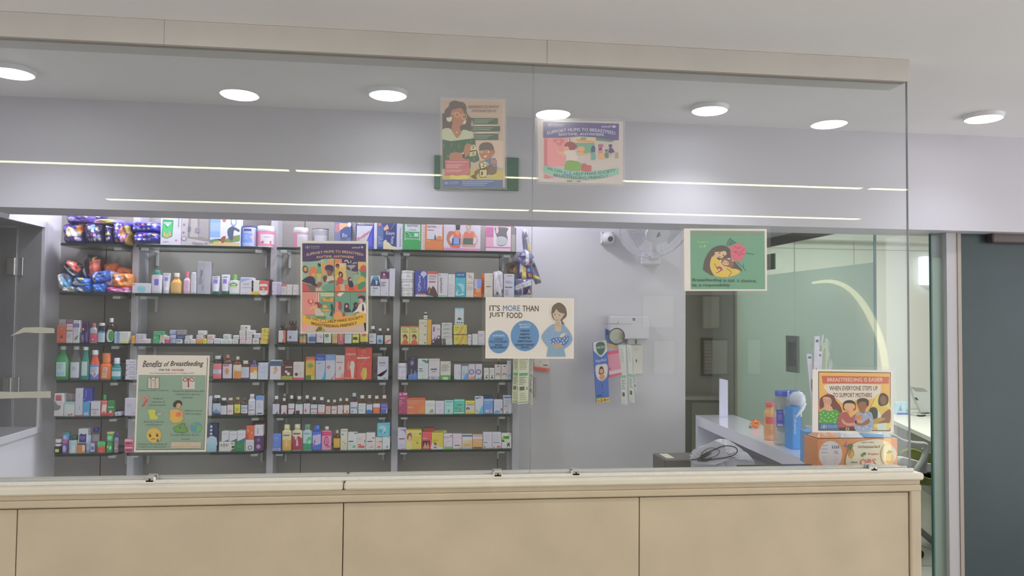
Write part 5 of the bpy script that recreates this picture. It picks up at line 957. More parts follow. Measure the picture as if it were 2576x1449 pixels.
row('G', 3, 2, '''
b|118|266|402|c4bc74|R 0 .93 1 1 c9703c;R 0 0 1 .06 c06a44;S 4a2a20 .3 .35 .32 .5 .5 .58 .72 .48 .75 .32 .5 .28;E .5 .36 .15 .09 c0805c;S b0482f .2 .05 .3 .22 .5 .27 .75 .22 .85 .05;L .1 .78 .9 .9 2 6a6430;R .2 .68 .8 .72 5a5430;C .25 .5 .08 8a8430|yellow box with red-dressed girl|
b|268|416|402|c4bc74|R 0 .93 1 1 c9703c;R 0 0 1 .06 c06a44;S 4a2a20 .3 .35 .32 .5 .5 .58 .72 .48 .75 .32 .5 .28;E .5 .36 .15 .09 c0805c;S b0482f .2 .05 .3 .22 .5 .27 .75 .22 .85 .05;L .1 .78 .9 .9 2 6a6430;R .2 .68 .8 .72 5a5430;C .25 .5 .08 8a8430|yellow box with red-dressed girl|
b|418|556|292|c4bca8|R 0 .64 1 .65 9a9078;R 0 .42 1 .43 9a9078;R 0 .2 1 .21 b07a70;C .8 .75 .08 4a4a44;C .78 .4 .08 5a3a40;C .78 .08 .09 5a3a40;L .15 .82 .8 .92 2 8a8474|tall cream box carrying a tiny bottle|
b|557|628|292|d0a02c|E .5 .9 .2 .05 b0801c;E .4 .5 .2 .08 dcb450|tall mustard box beside the cream one|
s|497|562|165|2a1a1a|R .2 .3 .8 .5 8a5a54|tiny dark bottle standing on the tall cream box|y1=290,cap=b4aca8,l=b9b0ac,cw=.7,ch=.2,k=.2
b|634|776|372|c4b9c4|S 3a2438 0 .1 .1 .3 .25 .25 .35 .4 .45 .25 .6 .35 .8 .3 1 .45 1 0 0 0;P dcd4dc .1 .12 .2 .25 .3 .12;E .8 .36 .2 .1 4a2a44;E .8 .36 .13 .06 c4b9c4;P 7a3a4c .12 .65 .2 .9 .35 .88 .3 .65;R .6 .75 .9 .79 6a6a94;L .1 .48 .6 .54 2 9a90a0|white box with dark purple mountain art|
b|802|976|665|b8b8b4|C .2 .5 .18 4a4a4c;R .45 .25 .9 .75 a0a09c|flat white box, bottom of the pile of six|d=.055
b|800|972|605|b4b4b0|C .2 .5 .18 4a4a4c;R .4 .35 .95 .8 a4a4a0|flat white box, second from the bottom of six|y1=664,d=.055
b|790|968|545|b8b8b4|T .5 .5 .8 .5 5a5a5c CALMO S|flat white box, third from the bottom of six|y1=604,d=.055
b|794|966|480|b4b4b2|T .5 .5 .8 .5 5a5a5c CALMO S|flat white box, fourth from the bottom of six|y1=544,d=.055
b|792|966|410|b8b8b4|T .5 .5 .8 .5 5a5a5c CALMO S|flat white box, fifth from the bottom of six|y1=479,d=.055
b|798|972|345|bcbcb8|T .5 .5 .8 .5 6a6a6c CALMO S|flat white box, topmost of the pile of six|y1=409,d=.055
b|998|1222|545|c4b83c|P a8842a .3 0 .5 0 .8 .9 .6 .9;P b4963a .75 .0 .9 0 1 .9 .9 1;R .1 .7 .4 .74 5a5a30;S 5a3a2a 0 0 0 .08 .15 .04 .3 .1 .5 .03 .7 .1 .85 .04 1 .08 1 0;R .1 .5 .3 .56 6a6a30|yellow box with golden slashes, lower|d=.06
b|994|1216|378|c4b83c|P a8842a .3 0 .5 0 .8 .9 .6 .9;P b4963a .75 .0 .9 0 1 .9 .9 1;R .1 .7 .4 .74 5a5a30;S 5a3a2a 0 0 0 .08 .15 .04 .3 .1 .5 .03 .7 .1 .85 .04 1 .08 1 0;R .1 .5 .3 .56 6a6a30|yellow box with golden slashes, upper|y1=543,d=.06
b|1016|1166|94|b0b9bd|R 0 .93 1 1 5a94a8;R .3 .82 .6 .84 6a6a70;S 3a4440 .3 .3 .4 .4 .5 .44 .6 .38 .75 .36 .7 .3;C .3 .12 .08 3a3a40;C .55 .12 .07 4a4a50;C .8 .12 .08 3a3a40;L .3 .72 .8 .76 1 9aa4a8|grey-white box standing on the yellow boxes|y1=376
b|1226|1292|540|b4b2b4|P 6a7a78 .6 .05 .9 .45 .7 .5;E .5 .75 .2 .05 6a6a70|small white box with a green stroke|
b|1302|1398|530|b9b6b9|L .2 .6 .7 .75 2 a8a5a8|plain small white box near the food poster|
b|1400|1512|480|b4b0b8|L .1 .6 .8 .8 2 8a8090;R .1 .3 .6 .32 8a8090;R .1 .1 .9 .12 8a5a64|white box touching the food poster|
''')
row('G', 3, 3, '''
j|62|242|1015|bcb9c8|R 0 .15 1 .2 c08a60;L .4 .5 .9 .8 3 9a94a8;P 5a4a50 .85 .1 .95 .5 1 .1|white jar with a screw lid|cap=c0bccb,ch=.26
b|245|397|910|2b2a44|P 3f64a8 0 0 1 0 1 .32 0 .2;V .32 .3 .14 .32 a9b4e0 Balance;V .72 .25 .14 .3 c4cce8 nutrient;E .4 .75 .25 .1 5a5a78;P 8a90b4 .3 .6 .5 .7 .45 .85 .35 .7;T .5 .94 .3 .03 b4b4cc new|dark navy box with sideways lettering|
b|400|576|940|b4bcbc|P 1f7a68 .3 .95 .75 .95 .95 .8 .8 .78;P 5a3a70 .9 .95 1 .95 1 .8 .85 .8;C .5 .16 .2 8fb4ac;C .5 .16 .14 a4c4bc;R .1 .5 .45 .54 3a3a44;R .1 .4 .5 .44 4a4a54;R .1 .34 .8 .36 8a98a0;L .1 .62 .8 .8 4 98a0a4;R 0 0 1 .04 5a6a68|white box with teal ribbon and green seal|
b|580|768|940|b4b0b8|R 0 .9 1 .97 c4b09c;R .2 .46 .75 .53 4a4a54;R .3 .36 .65 .4 6a6a74;R 0 .0 1 .14 7a7a8a;R .05 .02 .3 .1 9a9aa8;R .5 .04 .9 .12 9a9aa8|white box with tan top line and chequered foot|
b|774|948|985|c0bcb4|R 0 0 1 .24 3f8a30;R .25 0 .75 .14 b4c4a9;L .1 .45 .9 .85 6 6a6a64;R .85 .88 .92 .94 5a5a58|white box with a grass green foot|
b|1003|1118|1035|b4b6bd|K 6a6a74 .03 .6 .55 .8 .4 .95 .3;R .1 .02 .3 .06 5a5a64|plain pale grey box with a thin curved line|
b|1124|1238|1040|b4bccb|R 0 .93 1 1 4a4a80;S 5a88c4 .3 0 .5 .25 .8 .45 1 .4 1 0;L .1 .25 .6 .6 4 7a84a4|white and blue wave box|
b|1240|1352|1030|c4bccb|C .45 .5 .4 2f2f6a;C .45 .5 .29 c4c0d4;C .45 .5 .18 9a9ab8;P c98a50 0 0 1 0 1 .1 .6 .2 0 .12;P 5a70a0 .7 .1 .9 .25 1 .1|box with a navy ring emblem, orange at its foot|
b|1356|1468|1030|c4bccb|C .45 .5 .4 2f2f6a;C .45 .5 .29 c4c0d4;C .45 .5 .18 9a9ab8;P 5a7a88 0 0 1 0 1 .08 .3 .1;P 8a6a60 .7 .1 .95 .2 1 .1|box with a navy ring emblem, slate at its foot|
b|1498|1582|1095|b9b6b4|P 5a4a40 .3 .3 .5 .4 .8 .32;P 3a3a40 .2 .1 .5 .3 .8 .1;L .1 .6 .8 .9 3 9a9490|small box with bird mark|
b|1588|1674|1095|b9b6b4|P 5a4a40 .3 .3 .5 .4 .8 .32;P 3a3a40 .2 .1 .5 .3 .8 .1;L .1 .6 .8 .9 3 9a9490|small box with bird mark|
b|1678|1778|1040|c0b9bb|K 7a5a40 .08 .2 .25 .35 .38 .7 .36 .85 .2;R 0 .42 1 .44 8a8084;P 4a2a30 .15 .92 .8 .95 .6 .86;L .1 .5 .9 .8 3 b0a4a4|white box with a brown arc|
b|1782|1890|1040|c0b9bb|K 7a5a40 .08 .2 .25 .35 .38 .7 .36 .85 .2;R 0 .42 1 .44 8a8084;P 4a2a30 .15 .92 .8 .95 .6 .86;L .1 .5 .9 .8 3 b0a4a4|white box with a brown arc|
b|1884|1948|980|b0aebe|C .55 .2 .36 3f94b8;C .5 .2 .18 c4dce8;R .5 .9 .9 .93 5a5a68|tall pale box with a blue disc at the shelf end|
''')
row('K', 3, 4, '''
b|143|284|112|8a3058|R .5 .9 .95 .97 d8b4c8;E .2 .92 .15 .05 c080a0;L .1 .7 .9 .8 1 d08aac;L .1 .55 .4 .66 2 d8a8c0;T .3 .52 .5 .06 f0e0e8 drops;L .1 .38 .4 .46 2 c88aa8;K d08aac .02 .1 .1 .2 .15 .4 .08|tall plum box at the start|
b|272|568|200|cc6a34|R 0 .84 1 .87 e8c8a0;R .02 .02 .98 .84 d8744a;P e8944a .6 .05 .98 .05 .98 .6 .8 .5;T .2 .42 .3 .09 f4ece0 Zahra;L .1 .68 .9 .74 1 b08a2a;R .02 .02 .4 .06 e8a888;R 0 .87 1 1 a84a2a|wide orange box|
b|564|720|245|b4b9b4|S 7a8078 .4 .1 .6 .35 .8 .38 .85 .2 .9 .1;L .1 .6 .9 .85 3 8f958f|white box with a grey plant|
b|724|864|250|b9b4c0|L .1 .55 .9 .9 3 9a90a8;L .4 .2 .9 .35 2 8a80a0|lilac-white box|
b|868|1014|240|8fbcbf|E .48 .22 .12 .12 6a7a50;R .15 .9 .9 .95 2a5a60;R .2 .45 .8 .52 c8dcd8;L .1 .6 .8 .8 2 6f9ca0|pale aqua box|
b|1018|1192|224|2f9c88|R .1 .14 .95 .16 1a5a54;P a04a50 .4 .35 .55 .5 .7 .2 .6 .15;T .5 .65 .4 .09 1a3a38 Seacid;R 0 .03 1 .12 9fd4c8;E .2 .4 .05 .06 1a5a54;R .04 .93 .96 1 8fc0b4|jade green box|
b|1198|1352|245|c4b844|P a9b0c0 .05 .2 .05 .75 .95 .75 .95 .3;R .08 .8 .9 .92 d8b42a;R .15 .68 .9 .74 7a5a30;S 3a2418 .1 .4 .2 .5 .4 .48 .45 .35 .2 .3;E .28 .36 .09 .07 b07a50;R .05 .03 .9 .1 d8b42a;P c4b844 .6 .2 .95 .3 .95 .1|yellow box with a child's dark hair|
b|1354|1488|175|b8bfca|P 3a5a70 0 .9 .1 .95 .9 .97 .2 .85;P 4a90a8 .4 0 1 0 1 .4 .85 .5;E .25 .15 .12 .08 7a8a94;L .3 .6 .8 .8 2 9aa4b0|white box with a teal slope|
b|1488|1640|160|34446a||dark slate box in the second rank|k=.9
b|1490|1642|215|5a8ccc|R 0 .9 1 .96 c4d0e4;L .1 .7 .9 .84 2 9fc0e8;S d8a070 .7 .05 .75 .35 .85 .3 .9 .1;R .2 .08 .6 .28 b4a0d0;E .35 .18 .15 .05 d8d8ec|bright blue box|
b|1652|1794|225|c0c0d0|S 4a84b4 .05 .1 .3 .25 .7 .15 .7 .05 .1 .02;E .85 .25 .14 .14 7a4a40;E .83 .2 .1 .1 c08a78;L .2 .65 .8 .8 2 9a9ab0;T .5 .5 .5 .06 6a6a84 May up|white box with a baby's head and blue wave|
b|1802|1930|162|c4c6d2|P 2f5aa0 0 .9 .3 .86 1 .88 1 .95 0 .96;R .1 .4 .5 .43 3a3a4a;L .1 .2 .9 .8 6 8a8c9c;E .5 .08 .2 .03 5a5a6a|tall white box with a blue ribbon line|
b|1925|1955|290|77787c|L .2 .1 .8 .9 7 a0a0a4|thin grey carton edge at the shelf end|
''')
row('K', 3, 5, '''
b|128|264|674|c8c2d6|P 7a5aa8 .2 .95 1 .95 1 .7 .7 .88;R .15 .47 .85 .52 5a3a54;P a9a0b9 .9 .05 1 .05 1 .9 .95 .9;R .5 .01 .9 .04 9a6a98;L .1 .15 .8 .25 2 9a94ac|tall lilac-white box|
b|262|508|705|c4b438|P c4b48a 0 0 .38 0 .38 .85 0 .85;S 7a3f28 .05 .6 .1 .8 .3 .85 .37 .7 .35 .45 .28 .7 .1 .5;S dcae90 .12 .5 .2 .72 .32 .65 .33 .48 .22 .4;S c4c070 .02 .02 .05 .35 .2 .42 .35 .3 .38 .02;R 0 .88 1 .93 e0dcb0;E .9 .8 .04 .05 3a3a20;R .5 .6 .95 .62 9a8a20;P 4a4a28 .65 .32 .75 .38 .8 .28;L .5 .4 .9 .5 2 9a8c24|wide yellow box with a girl's portrait|
b|545|708|675|a84a3a|R .1 .7 .9 .8 8a3028|brick red box in the second rank|k=.9
b|516|664|740|b44048|P 4a1c22 .05 .03 .05 .5 .85 .5 .85 .03;P d08a78 .1 .08 .3 .4 .5 .15 .6 .45 .8 .1 .8 .03 .1 .03;R .05 .6 .5 .65 e8c0b8;E .4 .75 .04 .06 e8a090|crimson box with a dark photo|
b|664|852|750|ccb82a|S c9c4cc .0 .0 .02 .3 .2 .38 .45 .28 .7 .12 1 .1 1 0;S 4a2a2c .2 .28 .25 .38 .4 .36 .42 .2 .3 .15;E .31 .22 .09 .08 c09078;P 6a3a50 .15 .05 .3 .14 .5 .05;T .35 .55 .5 .05 5a5420 Livekid;R .1 .44 .4 .47 7a7424;L .3 .88 .9 .94 1 e0d060|yellow box with a cartoon child on white|
b|708|905|715|a8a868|R 0 .8 1 1 b8b878|olive green box in the second rank|k=.9
b|854|998|768|c0b6c2|R 0 .0 1 .14 6a9a3a;K 8a8494 .04 .2 .2 .35 .45 .8 .55;E .85 .88 .08 .05 3a3a44;T .45 .78 .8 .07 6a5a80 Relents|white box with a grey arc and green base|
b|1000|1148|770|c4b8c0|R 0 .68 1 .9 b49cb4;R .2 .2 .8 .26 4a4a54;R .75 .03 .95 .07 7a3a4a;L .2 .36 .8 .55 3 a49aa4|white box with mauve band|
b|1150|1312|778|bcb8b4|R 0 .0 1 .6 c4a878;R 0 .86 1 .98 34567c;R .2 .24 .75 .3 9a7a40;R 0 0 1 .08 8a9aa0;P d8c49a 0 .3 1 .5 1 .6 0 .6|white, navy and sand coloured box|
b|1314|1476|780|d0a468|R 0 .84 1 .98 8a86b0;R 0 .72 1 .84 c8c0c0;R .02 .02 .95 .1 5a3a2a;P e0b070 .1 .1 .9 .1 .9 .6 .1 .6;L .2 .3 .8 .4 1 b08040|apricot box with a purple top|
b|1480|1624|745|c0bcc6|L .1 .5 .9 .95 6 9a98a4;R .1 .36 .5 .4 4a4a5a;R .1 .06 .3 .11 3a4a6a;R .7 .06 .85 .1 8a8a98|white box full of printed lines|
b|1625|1772|745|c0bcc6|L .1 .4 .9 .95 6 9a98a4;R .1 .34 .8 .38 5a5a6a;E .7 .1 .2 .06 a04a50;R .1 .05 .25 .1 4a4a5a|white box with a red oval low down|
b|1776|1932|765|b9bcb6|P 5aa02a 0 .62 .15 .9 .5 .82 .8 .88 .75 .62;E .5 .75 .3 .1 2f6a24;S 2a3434 0 .5 .1 .6 .3 .5 .2 .42;P 2a3434 .5 .05 .6 .3 .55 .42 .7 .34 .85 .42 .8 .25 .9 .05 .7 .18;K 3a3a34 .03 .7 .9 .9 1 .95 .8;L .2 .45 .6 .55 1 5a8a4a;K 8a8a88 .02 .9 .2 .98 .5 .9 .6|white box with a grass green banner and dog|
''')
# hanging packs at the outer end of the fourth bay
def px_rect(x0, y0, x1, y1, Y): a = PY(x0, y1, Y); b = PY(x1, y0, Y); return a.x, b.x, a.z, b.z
for (x0, y0, x1, y1, Y, c, a, rot, l) in (
    (1316, 575, 1334, 640, 4.08, '8a8c9a', 'R .1 .1 .5 .6 6a6a78;R .6 0 .9 .4 c0b040;P 5a5a64 .1 .6 .5 .9 .8 .7', 6, 'grey pad pack hanging highest at the outer shelf end'),
    (1306, 630, 1340, 668, 4.05, '6a6488', 'P b9b9c0 .1 .9 .3 1 1 .3 .9 .1;P 3a3464 0 .3 .5 .2 .4 .6', -38, 'slanting grey and navy pad pack hanging above the others'),
    (1276, 656, 1322, 690, 4.12, '6a5040', 'E .3 .6 .2 .2 3a3028;E .6 .4 .3 .2 b98a50;R .3 0 1 .3 c09a60', 14, 'brown and gold packet hanging behind the white boxes'),
    (1303, 655, 1342, 705, 4.06, '3a3468', 'P d0b83a .15 0 .3 .8 .55 .6 .45 0;P c4c8e0 .1 .4 .2 .95 .3 .8 .3 .5;E .7 .5 .1 .1 4a8ac0;E .72 .25 .1 .1 c07040;E .75 .8 .08 .08 c04a50', 8, 'navy and yellow pad pack hanging in the middle'),
    (1338, 655, 1356, 715, 4.05, '5a5470', 'P c9bc4a 0 .45 .9 .25 .8 .15 0 .3;E .6 .8 .3 .1 3a3a44', 20, 'dark pad pack with yellow corner, peeping past the wall'),
    (1294, 700, 1342, 742, 4.045, '4a4668', 'P 9c9ca4 0 .55 1 .95 1 .6 0 .3;R .38 0 .42 .5 c8c8d0;P 2a2858 .45 0 .5 .4 .95 .6 .95 0;P c8a898 .65 .05 .75 .35 .85 .1;R .92 0 1 .7 c4b048', 4, 'navy pad pack with grey band hanging lowest')):
    r = px_rect(x0, y0, x1, y1, Y); make_bag('pad_pack', r[0], r[1], Y, r[2], r[3], c, a, l + ' of the fourth bay', 'packet', th=0.06, rot=math.radians(rot), group='pad packs hanging at the shelf end')
# ---------------------------------------------------------------- posters on the screen
PG = 1.36
def poster(name, crop, corners, paper, src, lab, sleeve=9, Yp=YG - 0.0048, cat='poster', film=CLEARFILM):
    ox, oy, s = crop; YS[0] = -1; ASP[0] = 1.0
    W = lambda x, y, off=0.0: PY(ox + x / s, oy + y / s, Yp - off)
    c = [W(*q) for q in corners]; base = (c[0] + c[1] + c[2] + c[3]) / 4
    t = thing(name, lab, cat, (base.x, Yp, min(p.z for p in c)))
    q = M(); q.prism([tuple(p) for p in c], (0, 0.0004, 0), hx(paper, PG)); lay(q, art(src, PG), lambda u, v, off: tuple(W(u, v, off)), step=0.000032, base=0.00008)
    q.build('printed_sheet', PAPER, t)
    cx = sum(p[0] for p in corners) / 4; cy = sum(p[1] for p in corners) / 4; m_ = sleeve * s; e = []
    for x, y in corners: e.append(W(x + math.copysign(m_, x - cx), y + math.copysign(m_, y - cy), 0.0036))
    q = M(); q.face([tuple(p) for p in e], (1, 1, 1)); q.build('clear_sleeve', film, t)
    YS[0] = 1
    return t
WHO = lambda x, y, r, c: f'''
K {c} {r * .16} {x - r * .75} {y + r * .6} {x - r} {y} {x - r * .7} {y - r * .7}
K {c} {r * .16} {x + r * .75} {y + r * .6} {x + r} {y} {x + r * .7} {y - r * .7}
K {c} {r * .1} {x - r * .5} {y} {x} {y - r * .5} {x + r * .5} {y} {x} {y + r * .5} {x - r * .5} {y}
K {c} {r * .1} {x - r * .5} {y} {x + r * .5} {y}
K {c} {r * .12} {x} {y - r} {x} {y + r}
K {c} {r * .1} {x - r * .2} {y - r * .5} {x + r * .25} {y - r * .15} {x - r * .2} {y + r * .2} {x + r * .15} {y + r * .5}
'''
poster('poster', (1200, 730, 7.627), [(165, 130), (1862, 158), (1855, 1315), (160, 1310)], 'cfcac6', f'''
P ccc6c2 190 165 1835 185 1828 1285 185 1280
T 340 345 200 108 3a2c20 IT'S
T 662 347 325 108 44709c MORE
T 1026 352 310 108 3a2c20 THAN
T 380 480 290 108 3a2c20 JUST
T 722 484 295 108 3a2c20 FOOD
E 417 992 212 231 dcd8d8
E 417 992 205 224 4a80b4
E 918 876 284 306 dcd8d8
E 918 876 276 298 4a80b4
T 415 872 225 36 c4dcec SUPPORTS
T 415 938 158 38 16284c LOVING
T 415 988 338 40 16284c RELATIONSHIPS
T 415 1052 136 38 16284c BRAIN
T 415 1100 312 40 16284c DEVELOPMENT
T 920 662 222 34 c4dcec PROTECTS
T 920 708 200 34 c4dcec AGAINST
T 918 778 174 36 16284c CANCER
T 918 847 182 36 16284c OBESITY
T 918 912 216 36 16284c DIABETES
T 918 980 268 36 16284c INFECTIONS
T 918 1050 360 36 16284c SUDDEN INFANT
T 918 1098 144 36 16284c DEATH
S dcd6d0 1410 400 1450 280 1570 225 1690 280 1735 400 1720 500 1640 600 1480 600 1420 500
S 5f5146 1425 420 1455 300 1570 236 1680 300 1722 410 1712 510 1640 580 1670 640 1662 672 1620 640 1605 590 1490 585 1440 510
S a89684 1508 540 1588 540 1590 640 1640 700 1560 800 1470 700 1508 640
S b4a08c 1450 430 1500 370 1600 370 1680 430 1640 520 1560 610 1500 590 1460 500
S 5f5146 1448 440 1480 320 1560 290 1680 340 1700 430 1640 445 1560 410 1520 358 1490 420
E 1495 468 10 10 2a2420
E 1585 475 10 10 2a2420
K 5a4038 8 1500 568 1530 578 1558 568
S 6f94b8 1478 650 1400 690 1290 800 1240 900 1300 1010 1370 1095 1420 1120 1640 1130 1700 1110 1790 1030 1832 930 1780 800 1700 700 1640 660 1600 760 1540 790 1500 720
P 6f94b4 1372 1085 1668 1125 1702 1272 1335 1272
P b49c88 1480 690 1620 690 1612 780 1560 800 1500 780
S bfb0a4 1590 880 1640 830 1720 835 1700 900 1640 930 1600 920
S 4468a8 1395 975 1450 920 1560 905 1650 900 1710 850 1765 900 1760 970 1700 1050 1640 1060 1580 1010 1480 1040 1420 1010
E 1412 985 12 12 dce8f0
E 1470 965 12 12 dce8f0
E 1525 938 12 12 dce8f0
E 1590 938 12 12 dce8f0
E 1672 922 12 12 dce8f0
E 1718 880 12 12 dce8f0
E 1740 932 12 12 dce8f0
E 1712 965 12 12 dce8f0
E 1643 968 12 12 dce8f0
E 1552 980 12 12 dce8f0
E 1508 1002 12 12 dce8f0
E 1665 1010 12 12 dce8f0
E 1612 1015 12 12 dce8f0
E 1462 1022 12 12 dce8f0
S a88c74 1450 1060 1540 1015 1600 1020 1650 1080 1600 1110 1480 1112
''', 'landscape cream poster with two blue circles and a woman in blue holding a baby')
poster('poster', (1700, 560, 7.627), [(155, 112), (1745, 122), (1752, 1308), (165, 1312)], 'd8d0cc', f'''
P 659a80 275 150 1705 160 1715 1280 285 1280
T 980 222 1370 62 9a7476 WORLD BREASTFEEDING WEEK
T 515 372 232 56 8ab06a August
T 522 457 108 46 a9cc7c 1-7
S 4c7c68 975 440 980 370 1035 298 1090 350 1150 385 1100 420 1000 450
K 1f4a38 12 1035 300 1090 350 1160 390
K 1f4a38 10 1035 430 1080 390
S 5c9c84 1330 580 1500 612 1430 660 1360 710 1290 700
K 1f4a38 12 1340 582 1500 612
S 5c9c84 1110 760 1210 720 1280 690 1370 730 1365 820 1338 935 1250 890 1180 830
K 1f4a38 10 1170 745 1230 800 1310 880 1336 930
K 1f4a38 10 1300 860 1300 790
S 57504e 525 870 560 700 640 560 720 480 850 438 960 450 1040 520 1060 640 1050 720 1120 740 1180 800 1265 900 1235 940 1000 900 730 1015 600 960 530 910
S cc6078 1010 470 1100 440 1180 405 1280 430 1340 500 1335 560 1340 620 1280 690 1240 735 1150 735 1070 690 1050 580 1060 520
K 8a3048 9 1120 560 1180 590 1240 570 1320 500
K 8a3048 8 1110 450 1180 490 1260 480
K 8a3048 8 1110 540 1150 560 1190 545
K 8a3048 8 1200 640 1260 600 1330 610
S c9aa84 750 565 860 560 940 545 978 600 920 650 880 690 800 660 790 690 720 650 755 600
K 3a2a28 8 830 640 855 662 880 665
E 840 585 12 12 2a2020
E 915 628 12 12 2a2020
S d0b040 705 650 800 700 860 735 960 770 1050 870 1160 890 1240 935 1160 1000 1000 1045 850 1045 740 1010 680 920 655 820 670 720
K 3a3424 10 745 785 790 880 830 945 770 968
K 3a3424 10 975 880 1050 930 1065 970 1010 1030
S 8a6450 870 740 920 690 1010 685 1090 740 1110 830 1060 860 960 840 900 810
S c9a484 895 770 940 725 1000 750 1020 795 970 820 910 800
E 940 770 9 9 2a2020
E 995 775 9 9 2a2020
E 862 728 20 14 dcc4b4
E 1020 692 28 12 dcc8bc
E 1096 735 14 12 e0c4bc
S c9a890 840 810 880 800 900 840 960 860 930 890 860 880
S a0544c 790 850 850 840 900 890 880 920 840 940 800 880
E 830 905 26 20 d8a89c
T 600 1108 556 72 2a5c54 Breastfeeding
T 940 1112 50 60 2a5c54 is
T 1066 1115 126 60 2a5c54 not
T 1195 1116 34 44 2a5c54 a
T 1402 1120 296 62 2a5c54 choice,
T 356 1198 84 60 2a5c54 its
T 465 1205 40 46 2a5c54 a
T 782 1205 520 68 2a5c54 responsibility
''', 'landscape mint green poster with a long-haired mother, baby and pink rose', sleeve=10)
poster('poster', (2020, 820, 3.814), [(92, 416), (866, 426), (872, 1028), (89, 1020)], 'd6d0ce', f'''
P 2a1e1a 147 436 842 446 838 1010 147 1004
P d8a440 154 444 836 453 832 1002 154 996
P c9682c 150 700 240 640 300 690 150 820
P bc5438 178 478 828 488 822 554 190 552
T 500 516 532 36 e0c4b4 BREASTFEEDING IS EASIER
S cfc4b8 232 560 700 562 745 590 742 640 700 690 640 700 600 740 560 700 400 745 330 700 240 640
T 485 598 462 42 4a2c24 WHEN EVERYONE STEPS UP
T 475 664 372 42 4a2c24 TO SUPPORT MOTHERS
S 6a3430 165 790 165 700 230 658 290 665 320 720 360 770 372 830 300 830 270 770 200 790
S c89478 190 700 215 680 262 690 275 730 262 765 285 800 320 812 240 860 180 800 205 770
K 3a2420 3 192 718 198 708 212 708 220 720 212 735 198 733 192 720
K 3a2420 3 234 720 240 710 254 710 262 722 254 737 240 735 234 722
K 8a2a24 3 225 745 235 748 244 744
P 3a9430 156 826 200 800 250 818 320 800 352 830 345 932 156 932
''' + ''.join(f'E {x} {y} 8 5 a4cc6c\n' for x, y in ((170, 850), (195, 830), (215, 860), (180, 885), (205, 905), (240, 840), (245, 880), (265, 910), (285, 835), (290, 870), (310, 900), (325, 850), (335, 880), (225, 915), (165, 915), (305, 925), (270, 858))) + f'''
P 34689c 154 932 345 932 345 1000 154 996
{WHO(202, 966, 24, 'c4d4e4')}
t 285 957 98 11 c4d8e8 World Health
t 283 973 94 11 c4d8e8 Organization
S d0c04c 690 700 720 660 780 650 820 720 836 760 836 980 700 980 640 900 650 800
S 2c2420 720 720 740 655 780 645 818 680 815 740 780 765 735 765
S 7a4c34 738 710 755 672 790 680 800 715 785 750 755 750
S c9ac40 670 780 760 770 836 800 836 870 760 900 700 890
S 26382c 640 900 636 810 670 778 712 800 715 880 690 940 640 940
P b4c8c4 712 900 722 810 760 870 800 900 800 1000 712 1000
S 7a4830 760 850 836 800 836 920 780 930 690 935 680 905 740 890
S a88430 672 900 740 880 790 890 720 930 680 940
S 241c20 388 800 388 740 420 715 470 714 505 745 503 800 480 812 470 780 420 770 412 800
S cc9870 400 750 440 740 490 750 500 780 480 815 455 835 425 810 395 790
K 3a2420 3 480 790 488 800 496 796
S a04850 345 850 420 825 460 880 500 850 545 860 500 940 500 975 350 985 340 900
P 4a2420 348 975 500 968 505 1000 348 1000
R 412 978 442 1002 c9b08a
R 418 984 436 998 4a2420
S 8a9ab8 500 870 540 830 620 820 665 850 668 1002 505 1002
''' + ''.join(f'E {x} {y} 7 5 {c}\n' for x, y, c in ((530, 850, 'd0d0dc'), (560, 870, '5a6a9a'), (600, 850, 'd0d0dc'), (640, 860, '5a6a9a'), (650, 900, 'd0d0dc'), (610, 970, 'd0d0dc'), (640, 960, '5a6a9a'), (570, 960, '5a6a9a'), (540, 980, 'd0d0dc'), (580, 990, 'd0d0dc'), (655, 985, 'd0d0dc'), (620, 835, '5a6a9a'))) + f'''
S 8a5838 528 760 540 730 600 720 622 760 600 800 590 835 560 832 545 800
S 3a2c28 524 750 528 705 580 692 628 712 630 762 612 770 600 730 550 728
S b87858 500 880 530 850 570 860 560 905 510 905
S c08c68 375 890 420 930 500 925 520 900 560 905 540 940 440 958 380 930
S 8a5434 500 915 560 935 630 890 640 925 600 950 520 952
R 498 906 516 936 2a2420
''', 'landscape orange poster with four people under a red heading, above the carton', sleeve=8)
MUMS = f'''
S c9703c 205 590 215 500 250 450 300 470 330 500 300 560 262 600
S d88c58 240 570 270 540 300 560 280 580
S 2a1e44 115 640 180 595 240 585 290 620 300 690 330 690 310 735 270 720 230 690 180 680 115 655
P 6a5c54 170 690 300 720 290 800 225 800
P b8404c 115 665 180 700 225 800 115 800
P b49c90 300 740 390 740 395 795 300 795
S 8a5438 330 680 380 665 390 700 350 740 320 740
'''
